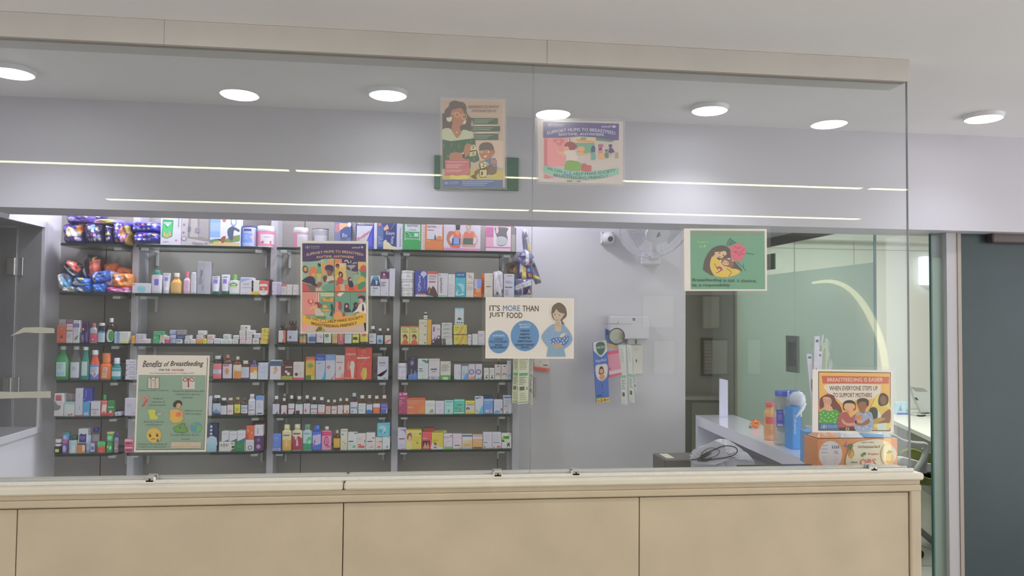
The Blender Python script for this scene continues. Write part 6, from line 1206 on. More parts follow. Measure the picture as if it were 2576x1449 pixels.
poster('poster', (740, 590, 5.571), [(90, 86), (1037, 92), (1037, 1388), (88, 1386)], 'd0cac2', f'''
P 84a48c 115 340 1008 345 1008 1362 110 1362
P 3c2e60 114 122 1008 130 1006 385 900 380 780 350 560 338 420 342 330 370 200 380 114 378
{WHO(188, 178, 30, 'a49ab8')}
t 295 166 124 16 b4aac8 World Health
t 294 190 122 16 b4aac8 Organization
T 868 180 112 30 b4a8c4 unicef
E 952 178 18 15 b4a8c4
K 3c2e60 3 938 180 952 170 966 182
B 572 286 800 36 48 c9a07c SUPPORT MUMS TO BREASTFEED
B 572 322 528 38 12 c9a07c ANYTIME, ANYWHERE
P a4b08c 380 345 565 345 565 480 380 520
P c98a4c 390 400 500 350 565 360 565 430 430 560 390 560
P 7aa88c 400 350 470 345 480 400 430 420
S 6a3c44 118 500 125 445 160 435 195 470 190 530 150 540
E 158 485 24 30 b48a4c
{MUMS}
S 241a38 330 420 338 400 350 410 340 440
E 360 432 12 24 241c28
P 5a9a80 330 440 370 460 385 560 330 560
P c0a030 310 545 385 545 380 600 310 600
R 318 600 372 660 a9a090
S 342858 430 470 450 435 500 425 548 445 550 500 530 540 490 530 450 510
S 84483c 455 490 500 505 540 530 520 570 480 580 465 540
S b4b0a0 440 640 470 590 540 580 562 610 562 700 500 690 470 660
S 6a3434 400 600 440 575 462 600 450 640 420 665
S 8a5040 480 660 540 640 562 660 540 690 490 690
S 54907c 385 750 470 690 562 690 562 800 480 795
R 560 338 568 800 4c4438
P cc7a48 570 342 668 342 668 400 570 400
P 3c2e60 668 342 892 360 892 560 860 520 668 470
P c9a45c 570 400 730 400 735 640 570 640
P c4b49c 620 405 690 415 700 455 640 450
K b4bcc0 14 705 378 735 360 765 400
K b4bcc0 11 790 400 795 365
K b4bcc0 11 820 410 850 395 880 402
S 8a9080 735 435 860 430 830 470 810 475 810 520 890 520 860 560 820 575 820 660 740 660 740 570 720 510 785 510 780 470
P c9a45c 895 380 1006 385 1006 520 895 480
P b84c40 930 450 975 420 1006 450 1006 520 920 520
E 608 435 28 28 4a2c34
E 610 462 18 24 9a5c38
S bc9c2c 570 500 600 475 640 490 650 540 610 560 570 580
S 3a1e30 620 560 630 525 660 520 682 550 680 600 650 600
E 650 565 14 22 c9907c
S b03c34 590 700 610 610 650 590 690 630 670 680 620 710
P c89484 620 700 700 690 720 790 650 790
P cc6430 570 730 650 720 650 800 570 800
P c8582c 720 700 1006 720 1006 800 720 800
S 2a2048 755 640 760 605 790 600 805 640 830 700 820 740 770 730
E 788 632 16 16 c9906c
P b43c34 765 745 830 740 850 780 770 785
S bc9c24 920 600 950 580 985 600 985 650 940 680 900 690 870 685
S 3f7c60 900 700 960 660 1000 680 980 740 930 770 890 750
P 3a7c64 930 520 1006 515 1006 610 950 580
R 114 799 1006 805 4a3c34
P cc7c74 114 808 330 808 310 1120 114 1130
R 312 812 320 1000 dcc8b8
R 320 812 330 1000 8a4038
R 330 812 352 1000 d0a89c
P a4b48c 352 812 562 812 562 870 380 870
P 4a8a70 380 900 562 880 562 1040 390 1040
P cc8434 400 895 440 875 550 885 545 945 400 930
E 470 895 40 18 6a8a34
S bc4854 185 930 210 905 232 915 250 905 275 930 270 960 235 980 200 965
E 235 935 18 20 d0a098
K bc4854 8 215 965 240 985 225 1000
S 84343c 285 965 320 942 360 960 384 1000 350 1030 300 1010
S c9944c 270 1010 310 975 325 1010 315 1060 285 1080
K c9a07c 20 220 1050 260 1020 290 1030
S b4a8a0 300 1040 340 1030 370 1060 420 1120 400 1145 300 1135
S 547c34 305 1145 400 1142 450 1170 330 1178
E 430 1010 34 26 cc9434
E 440 1060 60 14 c49c30
S 1f3c48 510 1000 530 970 545 1000 550 1060 500 1130 540 1130
R 560 808 568 1362 4c4438
P 5a8c78 570 808 1006 808 1006 1060 570 1100
P c0504c 570 815 600 870 690 835 640 812
P d0c0b0 600 850 630 815 700 812 650 870
P b0504c 850 880 910 850 990 812 900 830
R 784 815 792 1060 46705c
S 96384c 600 950 640 940 660 960 670 1020 650 1060 610 1050 590 1000
S c47468 570 1080 590 950 620 960 620 1040 660 1090 680 1110 660 1180 570 1185
S 2c1c40 700 1060 705 975 740 960 768 980 772 1040 800 1080 720 1085
E 735 1005 18 22 bc8c7c
S 1f1c40 815 1080 835 1010 830 970 860 948 892 965 895 1010 880 1060
E 872 995 16 24 7a3c34
S 2c2450 892 880 930 855 985 862 998 900 985 935 960 930 950 900 900 895
S c48c80 912 900 950 900 965 930 960 970 930 970 915 945
S c9c0bc 830 1100 880 1040 920 975 1000 965 1006 1120 940 1120 900 1080
P 241c30 955 975 968 975 985 1050 965 1085 950 1050
S cc8844 570 1100 650 1080 700 1130 850 1140 860 1180 570 1195
S 8a3c44 675 1120 700 1100 720 1125 705 1145 680 1145
P d09c44 870 1110 940 1085 1006 1110 1006 1150 860 1160
P b89c94 114 1250 1006 1230 1006 1362 110 1362
P 8c7c58 340 1290 395 1290 380 1350 310 1362 300 1350
P 7c8448 390 1300 440 1340 430 1362 380 1362
P cc7c7c 114 1120 200 1240 140 1362 112 1362
P bc9424 114 1118 250 1165 400 1190 600 1195 800 1160 1006 1110 1006 1235 800 1290 600 1310 400 1300 250 1275 114 1240
P 241820 975 1240 1006 1235 1006 1355 990 1355
B 252 1180 176 32 0/40 5c3420 WE CAN
T 408 1215 108 44 6c3038 ALL
T 408 1213 88 26 c4a0a0 ALL
B 718 1186 488 36 -12/-66 5c3420 HELP MAKE SOCIETY
B 560 1238 636 38 -44/-4 5c3420 BREASTFEEDING-FRIENDLY
''', 'portrait purple and yellow poster of four pictures, in front of the third bay', sleeve=10)
poster('poster', (1080, 220, 4.77), [(1295, 390), (2325, 410), (2322, 1160), (1312, 1130)], 'b9b1b2', f'''
P b8aeae 1385 600 2272 630 2272 1080 1385 1090
P 4a4884 1365 408 2276 434 2274 632 2150 640 2000 600 1800 588 1600 605 1365 605
{WHO(1448, 450, 26, '9a98c0')}
t 1550 443 128 15 b4b0d0 World Health
t 1549 462 126 15 b4b0d0 Organization
T 2122 468 112 28 c0bcdc unicef
E 2215 470 24 14 b8b4d4
B 1822 550 820 38 44 bcb8d4 SUPPORT MUMS TO BREASTFEED
B 1822 570 548 34 8 bcb8d4 ANYTIME, ANYWHERE
P d8868c 1380 606 1665 606 1640 940 1380 950
P c8586c 1380 606 1415 606 1415 950 1380 950
R 1665 600 1675 700 d8c8c8
R 1675 600 1690 700 b06068
P c8b48c 1720 600 1990 600 1985 670 1720 660
P cc8a5c 1760 620 1980 640 1975 665 1770 650
E 1850 615 40 14 7a8c54
P 5a9c80 1735 665 1985 665 1970 800 1800 800
P 5a7c58 2000 600 2220 640 2180 655 2000 635
S c46474 1480 640 1510 615 1545 625 1580 615 1618 635 1605 665 1560 685 1550 700 1520 670
E 1548 650 24 14 d88c98
K c46474 9 1540 670 1580 680 1560 700 1590 690
S 8a3444 1622 690 1660 655 1720 655 1770 700 1750 740 1700 755 1640 720
S d0a06c 1612 730 1655 705 1678 735 1665 770 1620 760
S d89c84 1515 735 1560 770 1600 770 1630 800 1620 840 1590 810 1540 780
S c8bcb8 1610 770 1680 755 1740 760 1780 850 1760 880 1650 885 1640 820
S 6c9c3c 1650 882 1740 880 1800 900 1845 950 1800 1005 1700 1010 1620 995
P b4404c 1828 920 1945 938 1945 1015 1820 1000
K 7a2c38 6 1830 925 1860 912 1885 925
E 1820 740 46 34 d89468
E 1850 790 90 16 d0a04c
E 1880 775 40 16 5c9c78
S 2c4470 1945 720 1970 695 1990 720 1985 780 1945 780
S 4c9c94 1950 785 1985 785 1995 860 1960 870 1940 860
S a8507c 2025 690 2055 678 2095 690 2085 705 2075 730 2040 725
E 2052 745 20 18 4a2c50
S d0985c 2040 785 2080 780 2098 850 2030 855
S c4786c 2035 760 2075 755 2080 785 2040 790
S 4c7c54 2105 790 2145 780 2150 840 2115 845
E 2125 757 16 14 3a2c40
S 34346c 2155 690 2170 680 2195 690 2190 715 2160 718
S 34346c 2165 725 2190 725 2222 775 2150 782
R 2178 780 2184 810 2c2c50
R 2232 780 2268 850 a08c58
P 70b4a0 1375 935 1500 965 1700 1000 1900 1010 2100 990 2272 962 2272 1035 2100 1085 1900 1112 1700 1095 1500 1060 1375 1010
B 1502 992 176 34 0/40 2c4c6c WE CAN
T 1658 1030 108 44 1f3c90 ALL
T 1658 1028 86 26 8aa8d0 ALL
B 1982 1016 500 36 -14/-42 2c4c6c HELP MAKE SOCIETY
B 1820 1052 650 34 -32/8 2c4c6c BREASTFEEDING-FRIENDLY
P 4c7c34 1650 1118 1730 1116 1700 1130 1650 1130
P 3c5c34 1770 1122 1830 1122 1800 1134 1770 1132
P cc6474 1382 1040 1450 1065 1500 1080 1384 1090
''', 'landscape white-bordered poster of a woman shopping, hanging highest beside the screen seam', sleeve=6, film=VEIL_FILM)
poster('poster', (1100, 230, 5.796), [(62, 106), (986, 120), (986, 1402), (72, 1402)], 'b8a8a0', f'''
P b4a090 75 130 960 145 960 1290 75 1290
P 56504e 72 320 110 318 250 360 480 385 500 560 480 600 75 555
S 5c5250 105 310 120 260 165 220 180 165 250 132 320 150 380 160 425 220 428 300 470 370 500 390 490 470 430 440 380 300 300 270 220 290 180 380 140 360
S ac7458 205 290 250 260 350 245 395 320 405 400 380 480 330 510 335 560 380 610 290 680 200 600 210 520 225 420
K d8c088 7 215 315 250 318 262 320
K d8c088 7 258 330 275 308 305 310 325 340 310 375 280 375 260 350 258 330
K d8c088 7 350 350 375 335 410 335 430 365 412 400 375 405 355 380 350 350
K d8c088 6 325 345 350 350
K 8a4c3c 5 285 430 305 442 320 432
S d4cab8 135 385 175 378 205 365 215 400 200 435 165 440 140 420
S d4cab8 375 460 395 430 412 410 420 440 405 475 380 475
S b4bca0 76 560 180 540 250 640 290 680 340 630 375 560 470 580 515 610 512 690 400 700 250 730 150 720 76 700
E 284 596 10 10 e0d8c8
P 2c5c44 76 700 200 725 400 700 552 680 560 760 620 940 610 1010 540 1040 490 1020 485 1120 430 1130 76 1130
''' + ''.join(f'K 7aa488 6 {x} {y} {x + 8} {y + 30} {x + 4} {y + 50}\n' for x, y in ((90, 770), (150, 920), (205, 760), (310, 780), (430, 730), (250, 860), (120, 1040), (530, 960), (480, 700), (560, 900))) + f'''
S ac7458 185 1000 190 905 300 890 380 920 385 970 450 930 480 850 500 780 440 760 400 800 385 880 400 960 300 1000
P ac7458 185 905 390 890 395 1000 185 1000
R 368 890 392 972 3a2824
E 376 902 13 13 d8d0c8
P d0c888 500 785 540 775 582 850 480 862
P c4bc80 475 885 570 868 560 935 465 950
P 3a3830 480 862 582 850 575 868 470 882
T 520 815 34 44 3a3824 3
T 522 908 32 36 3a3824 3
T 680 225 450 40 8c7468 BREASTFEEDING IS STILL IMPORTANT
T 680 285 360 38 8c7468 AFTER YOUR BABY TURNS ONE
P 3c5c48 500 390 885 390 882 480 530 478
P 3c5c48 495 510 915 506 914 584 510 582
P 3c5c48 535 622 892 616 890 708 538 706
L 530 405 870 470 3 8aa890
L 515 520 880 572 2 8aa890
L 538 634 860 695 3 8aa890
P c8b8a8 535 505 550 485 880 485 880 500
P c8b8a8 560 612 585 588 880 590 880 608
P c4ac9c 556 715 890 712 958 720 958 1130 620 1000 560 800
S 5c5250 610 860 615 790 660 750 740 742 800 770 830 850 780 862 700 850 640 870
S a86c50 615 880 640 860 720 850 800 860 840 860 835 910 800 950 780 1000 700 1000 650 980 620 930
E 650 882 22 16 d8c8b0
E 652 882 9 11 3a2c28
E 735 882 24 16 d8c8b0
E 730 882 9 11 3a2c28
S d8c8b8 680 945 720 930 715 955 690 962
S 4c6ca4 640 1030 700 1000 780 980 850 980 870 1080 860 1140 790 1110 640 1080
E 700 1010 9 7 c8ccd8
E 800 1000 9 7 c8ccd8
E 830 1090 9 7 c8ccd8
S ac7458 780 1040 820 1000 865 1000 870 1040 830 1060
P b4a848 485 1130 620 1120 958 1150 958 1290 80 1290 80 1230 470 1220
S 6c5438 540 1180 600 1130 720 1090 780 1080 860 1110 860 1190 780 1220 700 1210 620 1180 560 1240
P d0c888 625 1040 700 1015 715 1100 640 1125
P c4bc80 712 1020 755 1035 760 1080 722 1100
T 672 1070 44 60 3a3824 2
T 738 1060 26 44 3a3824 2
K 3a3424 9 622 1042 700 1013 755 1035 762 1080 715 1102 640 1128 618 1085 622 1042
P d0c888 620 1150 680 1145 682 1240 625 1240
P c4bc80 684 1150 720 1135 718 1235 686 1240
T 652 1196 22 56 3a3824 1
K 3a3424 9 618 1150 668 1135 720 1135 720 1235 680 1250 622 1242 618 1150
S 5a4434 490 1240 540 1215 580 1270 540 1275
E 750 1235 32 22 b4a090
P b8606c 115 1010 470 985 472 1210 120 1218
P b8606c 112 1000 468 985 472 1212 118 1220
L 135 1060 420 1120 3 d8a8a4
L 135 1140 420 1180 2 d8a8a4
T 285 1028 300 18 c88c8c
P 3c5c98 72 1288 958 1290 958 1400 78 1395
{WHO(132, 1335, 30, 'a8b8d4')}
t 245 1320 130 20 b4c0d8 World Health
t 245 1346 130 20 b4c0d8 Organization
L 365 1300 910 1380 3 8aa0cc
S ccbc4c 180 1230 220 1215 300 1230 400 1215 455 1240 440 1270 300 1285 200 1270
'''.replace('T 285 1028 300 18 c88c8c\n', 'R 135 1020 440 1036 c88c8c\n'), 'portrait poster of a mother with glasses and a toddler with number blocks', sleeve=5, film=VEIL_FILM)
poster('poster', (330, 880, 5.367), [(88, 70), (1062, 78), (1012, 1376), (38, 1382)], 'c6c0ba', f'''
P 789484 100 338 1010 342 985 1350 62 1352
P 3a3430 1026 105 1034 105 988 1352 982 1350
P 3a3430 62 1346 984 1344 984 1350 62 1354
I 290 190 250 84 2a201c Benefits
I 475 192 60 66 2a201c of
I 752 196 436 88 2a201c Breastfeeding
K 2a201c 6 330 215 318 240 312 240
T 450 272 140 26 3a302c FOR THE
T 632 274 160 26 a84440 MOTHER
t 545 317 605 20 5c544c World Breastfeeding Week, 1-7 August 2020
S b0aca0 225 395 240 372 370 372 378 395 378 500 365 525 235 525 220 500
K 4a4438 6 225 395 240 374 370 374 378 395 378 505 365 524 235 524 222 505 225 395
K 4a4438 5 262 375 270 450 268 524
K 4a4438 5 325 375 325 524
E 300 395 28 16 c4bca8
K 4a4438 6 262 376 280 400 300 412 320 400 335 376
R 690 370 860 530 b4b4b0
K 903c38 12 760 385 725 378 702 400 715 425 740 420 755 395
K 903c38 12 782 385 820 378 850 400 838 425 810 420 788 395
P 903c38 755 382 788 382 782 460 786 490 772 518 760 490 762 460
t 305 550 405 24 3f5a50 Helps to reduce body fat
t 772 556 410 26 3f5a50 Restores uterine size and
t 768 602 335 26 3f5a50 reduces post partum
t 762 648 136 26 3f5a50 bleeding
K c07070 26 150 760 190 700 225 650 190 622 155 650 190 700 225 765
K a04848 20 150 765 185 715 215 670
t 365 657 132 24 3f5a50 Reduces
t 365 702 176 24 3f5a50 chances of
t 360 745 218 24 3f5a50 breast cancer
S b0b42c 235 815 300 808 330 830 322 870 362 900 350 935 260 938 250 890 235 860
S a49c94 345 870 400 850 395 880 360 885
t 302 970 268 26 3f5a50 Acts as a natural
t 300 1014 222 26 3f5a50 contraceptive
E 307 1155 101 100 c4a02c
E 256 1162 15 18 3a2a20
E 350 1158 15 18 3a2a20
K 3a2a20 6 228 1150 250 1135 270 1132
K 3a2a20 6 330 1130 350 1132 370 1142
K 3a2a20 8 272 1215 298 1198 325 1212
S 4c5468 358 1200 372 1225 358 1245 342 1228
t 285 1272 388 26 3f5a50 Reduces the chances of
t 282 1312 382 28 3f5a50 postpartum depression
S 28201c 565 755 570 720 600 690 640 680 680 700 688 735 670 750 650 720 610 735 612 770 580 772
S c08c60 612 740 640 718 668 735 660 770 630 790 610 775
S c8943c 522 860 530 810 600 800 660 820 700 850 690 910 710 930 650 970 580 980 530 950
S c46c48 600 880 620 845 665 840 680 870 660 900 620 905
S c49c28 525 910 600 900 700 915 660 975 570 985 530 950
t 842 823 228 26 3f5a50 Helps to bond
t 838 866 220 26 3f5a50 with the baby
P 5a8c34 572 1055 708 990 730 1050 750 1048 750 1112 605 1110
K 2f5c20 5 572 1055 708 990 730 1050 750 1048 750 1112 605 1110 572 1055
E 662 1050 14 14 3f6c24
E 877 1048 73 72 4484a4
S 5c9c48 880 1070 900 1020 940 1030 945 1070 910 1100 885 1115
S 5c9c48 820 1010 850 990 880 990 860 1030
t 728 1147 384 26 3f5a50 Is cost effective & eco
t 736 1207 118 26 3f5a50 friendly
P b0a490 540 1245 945 1245 940 1325 535 1325
t 728 1272 145 16 a06044 Vidya Nayak
t 726 1306 370 18 a06044 Msc Nurse (Paediatric Welllness)
''', 'portrait green poster of small icons and sad face, in front of the second bay', sleeve=9)
# ---------------------------------------------------------------- reception desk and goods on it
ZD = 1.0
GW = mat('white_laminate', (0.84, 0.84, 0.93), rough=0.12, noise=0.02, coat=0.5)
a = PZ(1750, 1044, ZD); b = PZ(2062, 1173, ZD); xl0, xl1, yfar, ynear = a.x, b.x, a.y, 2.70
sl = (b.x - a.x) / (b.y - a.y); XN = lambda y: a.x + sl * (y - a.y); WD = 0.222
t = thing('reception_desk', 'white reception desk running from the glass screen toward the dark doorway', 'desk', (a.x + 0.1, 3.4, 0))
q = M(); q.prism([(XN(ynear), ynear, ZD - 0.055), (1.69, ynear, ZD - 0.055), (1.73, 3.05, ZD - 0.055), (XN(yfar) + WD, yfar, ZD - 0.055), (XN(yfar), yfar, ZD - 0.055)], (0, 0, 0.055), (1, 1, 1)); q.build('desktop', GW, t)
q = M(); q.prism([(XN(yfar), yfar - 0.03, 0), (XN(yfar) + WD, yfar - 0.03, 0), (XN(yfar) + WD, yfar, 0), (XN(yfar), yfar, 0)], (0, 0, ZD - 0.056), (1, 1, 1)); q.build('end_panel', GW, t)
q = M(); q.prism([(XN(2.75) + WD - 0.02, 2.75, 0), (XN(2.75) + WD, 2.75, 0), (XN(yfar) + WD, yfar - 0.031, 0), (XN(yfar) + WD - 0.02, yfar - 0.031, 0)], (0, 0, ZD - 0.056), (1, 1, 1)); q.build('back_panel', mat('grey_panel', (0.26, 0.25, 0.26), rough=0.5), t)
q = M(); q.prism([(XN(2.75), 2.75, 0.80), (XN(2.75) + WD - 0.021, 2.75, 0.80), (XN(yfar) + WD - 0.021, yfar - 0.031, 0.80), (XN(yfar), yfar - 0.031, 0.80)], (0, 0, 0.02), (1, 1, 1)); q.build('inner_shelf', GW, t)
# standing card
c0 = PZ(1822, 1050, ZD); Yc = c0.y; c1 = PY(1811, 952, Yc); c2 = PY(1833, 957, Yc)
q = M(); q.prism([(c1.x, Yc, ZD + .0005), (c2.x, Yc + 0.01, ZD + .0005), (c2.x, Yc + 0.01, c2.z), (c1.x, Yc, c1.z)], (0, 0.012, 0), hx('b8b8d0')); tag(q.build('card_stand', CARD, loc=(c0.x, Yc, ZD)), 'narrow blank white card standing upright on the far end of the desk', 'card')
# marigold
c0 = PZ(1899, 1076, ZD); t = thing('marigold_flower', 'orange marigold flower head lying on the white desk', 'flower', c0); q = M(); rr = random.Random(3)
for i in range(70):
    th_ = rr.uniform(0, 6.283); ph_ = rr.uniform(0.05, 1.45); R_ = 0.021; n_ = Vector((math.cos(th_) * math.cos(ph_), math.sin(th_) * math.cos(ph_), math.sin(ph_)))
    p = c0 + Vector((0.004, 0, 0.012)) + n_ * R_ * Vector((1.15, 1, 0.9)).x; s1 = n_.cross(Vector((0, 0, 1))).normalized() * 0.006; s2 = s1.cross(n_).normalized() * 0.006
    q.face([p - s1 - s2 * .4, p + s1 - s2 * .4, p + s1 * .7 + s2 + n_ * .005, p - s1 * .7 + s2 + n_ * .005], hx(rr.choice(['f08a1c', 'e87a14', 'f49a2c']), 1.9))
q.build('petals', CARD, t)
q = M(); q.lathe([(0.003, 0), (0.017, 0.004), (0.018, 0.014), (0.006, 0.02)], c0 + Vector((0.004, 0, 0.001)), hx('e07a14', 1.8), 14); q.build('flower_core', CARD, t)
q = M(); q.lathe([(0.004, 0), (0.009, 0.004), (0.005, 0.01)], c0 + Vector((-0.026, -0.004, 0.001)), hx('4a5a2c'), 10); q.build('calyx', CARD, t)
# bottles and jars
def at_desk(x0, x1, yb_, yt): c = PZ((x0 + x1) / 2, yb_, ZD); Y = c.y; return PY(x0, yb_, Y).x, PY(x1, yb_, Y).x, Y, PY((x0 + x1) / 2, yt, Y).z
x0, x1, Y, zt = at_desk(1929, 1959, 1108, 1013)
make_bottle('honey_jar', x0, x1, Y, ZD + .0005, zt, 'b88a4c', 'R 0 .68 1 1 c04a50;P c48a54 0 0 1 0 1 .68 .5 .6 0 .55;L .2 .1 .8 .5 6 9a6a3a;R 0 .12 1 .16 e0b080', 'clear plastic jar with red lid and red and tan label, on the desk', 'jar', cap='c4404c', lcol='c48a54', cw=0.72, ch=0.12, sh=0.68, lz=(0.02, 0.62), e=2.4, fy=0.9, clear=False)
x0, x1, Y, zt = at_desk(1957, 1998, 1122, 984)
make_bottle('plastic_jar', x0, x1, Y, ZD + .0005, zt, '9a9a74', 'R 0 0 .35 1 44449c;R .35 0 1 1 3f90c0;S b4b8c0 .5 .6 1 .95 1 1 .35 1;R .05 .05 .3 .2 b0b0d0;R .35 0 1 .12 a09a5c;L .08 .4 .3 .9 6 8a8ad0', 'tall clear jar with blue screw lid and blue label', 'jar', cap='3f54b4', lcol='3f90c0', cw=0.86, ch=0.10, sh=0.80, lz=(0.34, 0.66), e=2.4, fy=0.9, clear=True)
x0, x1, Y, zt = at_desk(2016, 2046, 1136, 988)
make_bottle('plastic_jar', x0, x1, Y + 0.08, ZD + .0005, zt, '9a9aa0', 'R 0 0 1 1 3c3888;L .1 .2 .6 .95 9 7a78c0;R .75 .75 1 .9 c0c060', 'tall clear jar with purple label, behind the blue inhaler box', 'jar', cap='4a6ab0', lcol='3c3888', cw=0.86, ch=0.08, sh=0.80, lz=(0.12, 0.70), e=2.4, fy=0.9, clear=True)
# inhaler display box with white dome
x0, x1, Y, zt = at_desk(1994, 2028, 1131, 985); H = zt - ZD; r = (x1 - x0) / 2; cx = (x0 + x1) / 2
t = thing('inhaler_display', 'blue inhaler display column topped by a glossy white curved head', 'display', (cx, Y, ZD))
q = M(); ASP[0] = (x1 - x0) / (H * 0.72); xb0 = x0; xb1 = x0 + (x1 - x0) * 0.62
q.box((xb0, Y, ZD + .0005), (xb1, Y + 0.07, ZD + H * 0.73), hx('2a80c4'), bev=0.001)
lay(q, art('W .32 .58 .30 .46 dce8f4 Inhaler;C .6 .85 .1 8ac0e0'), lambda u, v, off: (xb0 + u * (xb1 - xb0), Y - off, ZD + v * H * 0.73)); q.build('column', CARD, t)
q = M(); vs = []
q.lathe([(0.001, -0.034), (0.02, -0.030), (0.031, -0.018), (0.034, 0), (0.030, 0.018), (0.02, 0.030), (0.001, 0.034)], (cx + 0.008, Y + 0.03, zt - 0.036), hx('d4dcec', 1.8), 28); q.build('head', GLOSS, t, smooth=True)
q = M(); q.tube([(cx + 0.025, Y + 0.02, zt - 0.05), (cx + 0.012, Y + 0.012, zt - 0.075), (cx - 0.004, Y + 0.004, zt - 0.095), (cx - 0.018, Y - 0.003, zt - 0.108)], [0.018, 0.014, 0.008, 0.002], hx('d4dcec', 1.8), 12); q.build('mouthpiece', GLOSS, t, smooth=True)
# white scoop behind
c0 = PZ(2016, 1138, ZD); q = M(); q.lathe([(0.008, 0), (0.014, 0.02), (0.017, 0.05), (0.015, 0.052)], (c0.x + .01, c0.y - .02, ZD + .001), hx('c0c4d4'), 18); tag(q.build('measuring_cup', GLOSS, loc=(c0.x, c0.y, ZD), smooth=True), 'small white plastic cup beside the blue medicine carton', 'cup')
# blue carton
c0 = PZ(2040, 1166, ZD); Y = c0.y; x0 = PY(2025, 1160, Y).x; x1 = PY(2056, 1168, Y).x; zt = PY(2030, 1086, Y).z
q = M(); q.prism([(x0, Y, ZD + .0005), (x1, Y - 0.02, ZD + .0005), (x1 + 0.012, Y + 0.05, ZD + .0005), (x0 + 0.012, Y + 0.06, ZD + .0005)], (0, 0, zt - ZD), hx('3a7cb0'))
lay(q, art('L .15 .55 .7 .75 3 8ab8dc;T .35 .84 .4 .06 c4dcf0 Osmo;P 2a60a0 .6 0 1 0 1 1 .8 1'), lambda u, v, off: (x0 + u * (x1 - x0), Y - 0.02 * u - off, ZD + v * (zt - ZD))); tag(q.build('medicine_carton', CARD, loc=(x0, Y, ZD)), 'blue medicine carton beside the orange rehydration carton', 'box')
# orange rehydration salts carton
Yo = 2.68; zo0 = ZD + .0005
P4 = [PY(2057, 1152, Yo), PY(2258, 1172, Yo), PY(2258, 1119, Yo), PY(2058, 1099, Yo)]
xa, xb = P4[0].x, P4[1].x; zt = PY(2250, 1118, Yo).z
t = thing('rehydration_carton', 'orange carton of rehydration salts with big red letters behind the screen', 'box', ((xa + xb) / 2, Yo, ZD))
q = M(); Wo, Ho = xb - xa, PY(2150, 1104, Yo).z - zo0; q.box((xa, Yo, zo0), (xb, Yo + 0.10, zo0 + Ho), hx('e08c40'), bev=0.0015); ASP[0] = Wo / Ho
lay(q, art('''R .0 0 .06 1 d87c30;E .16 .48 .145 .46 c4bcc4;L .04 .5 .13 .85 3 8a8a98;L .2 .5 .27 .62 2 5a5a68;R .18 .68 .19 .78 3a4a6a;R .205 .68 .215 .78 3a4a6a;R .23 .68 .24 .78 3a4a6a;R .255 .68 .265 .78 3a4a6a;L .05 .15 .13 .45 5 9a98a4;L .19 .1 .25 .45 6 9a98a4
P c04a50 .34 .78 .36 .78 .35 .94;P 3a5a9a .33 .78 .37 .78 .35 .72;S c9c0a8 .34 .25 .42 .8 .6 .95 .82 .95 .98 .55 .9 .1 .6 .03 .4 .06
S 8a6a2c .37 .45 .39 .75 .42 .75 .45 .5 .42 .38;S c98a24 .38 .4 .42 .58 .44 .48 .42 .34;P 3f5a2c .37 .75 .4 .6 .44 .78 .41 .85
T .62 .88 .16 .05 6a5a50 apex labs;T .635 .72 .28 .12 7a6a5a Oral Rehydration Salts IP;T .69 .48 .13 .09 a04a50 Koplyte;C .55 .45 .018 3f6a2c;E .575 .5 .02 .05 2f5a3a
T .62 .2 .20 .24 b44a3c ORS;T .445 .22 .08 .06 2a2a2a 30 Sachets;R .42 .1 .5 .13 4a4a44;E .87 .46 .09 .38 d8b87c;E .87 .46 .08 .34 cfc4a4;E .89 .32 .05 .2 d8a83c;P 4a6a2c .84 .5 .88 .62 .93 .55 .88 .5'''), lambda u, v, off: (xa + u * Wo, Yo - off, zo0 + v * Ho)); q.build('printed_carton', CARD, t)
# packets lying on the carton, behind the poster
zc = zo0 + Ho + .0008
for (x0, x1, w_, c, a_, l) in ((0.02, 0.30, 0.05, 'c98a60', 'P d8b090 .2 .2 .6 .8 .9 .3;R .7 .4 .9 .9 c05a40', 'orange and tan packet lying on the rehydration carton'), (0.32, 0.60, 0.055, 'b8bcc0', 'T .3 .5 .3 .4 5a5a60 OFF;C .75 .5 .12 9a9ca4', 'silver packet lying across the rehydration carton'), (0.62, 0.97, 0.045, '4a80a8', 'P 6aa0c4 0 .2 .5 .8 1 .5 1 .1', 'blue packet lying on the rehydration carton near its end')):
    q = M(); X0, X1 = xa + x0 * Wo, xa + x1 * Wo; ASP[0] = 1; sh_ = art(a_); base = hx(c); nu, nv = 14, 8; vs = []; fs = []; cs = []
    for side in (1, 0):
        for j in range(nv + 1):
            for i in range(nu + 1):
                u, v = i / nu, j / nv; e_ = (1 - abs(2 * u - 1) ** 3) * (1 - abs(2 * v - 1) ** 3); vs.append((X0 + u * (X1 - X0), Yo + 0.008 + 0.085 * v, zc + (0.002 + (w_ * .55) * e_ * (0.85 + 0.15 * math.sin(7 * u + 5 * v))) * side))
        for j in range(nv):
            for i in range(nu):
                k = j * (nu + 1) + i + (0 if side else (nu + 1) * (nv + 1)); f = (k, k + 1, k + nu + 2, k + nu + 1); fs.append(f if side else f[::-1]); cs.append(sample(sh_, (i + .5) / nu, (j + .5) / nv, base))
    q.mesh(vs, fs, base, 0, cs); tag(q.build('foil_packet', FILM, loc=(X0, Yo + .05, zc), smooth=True), l, 'packet')
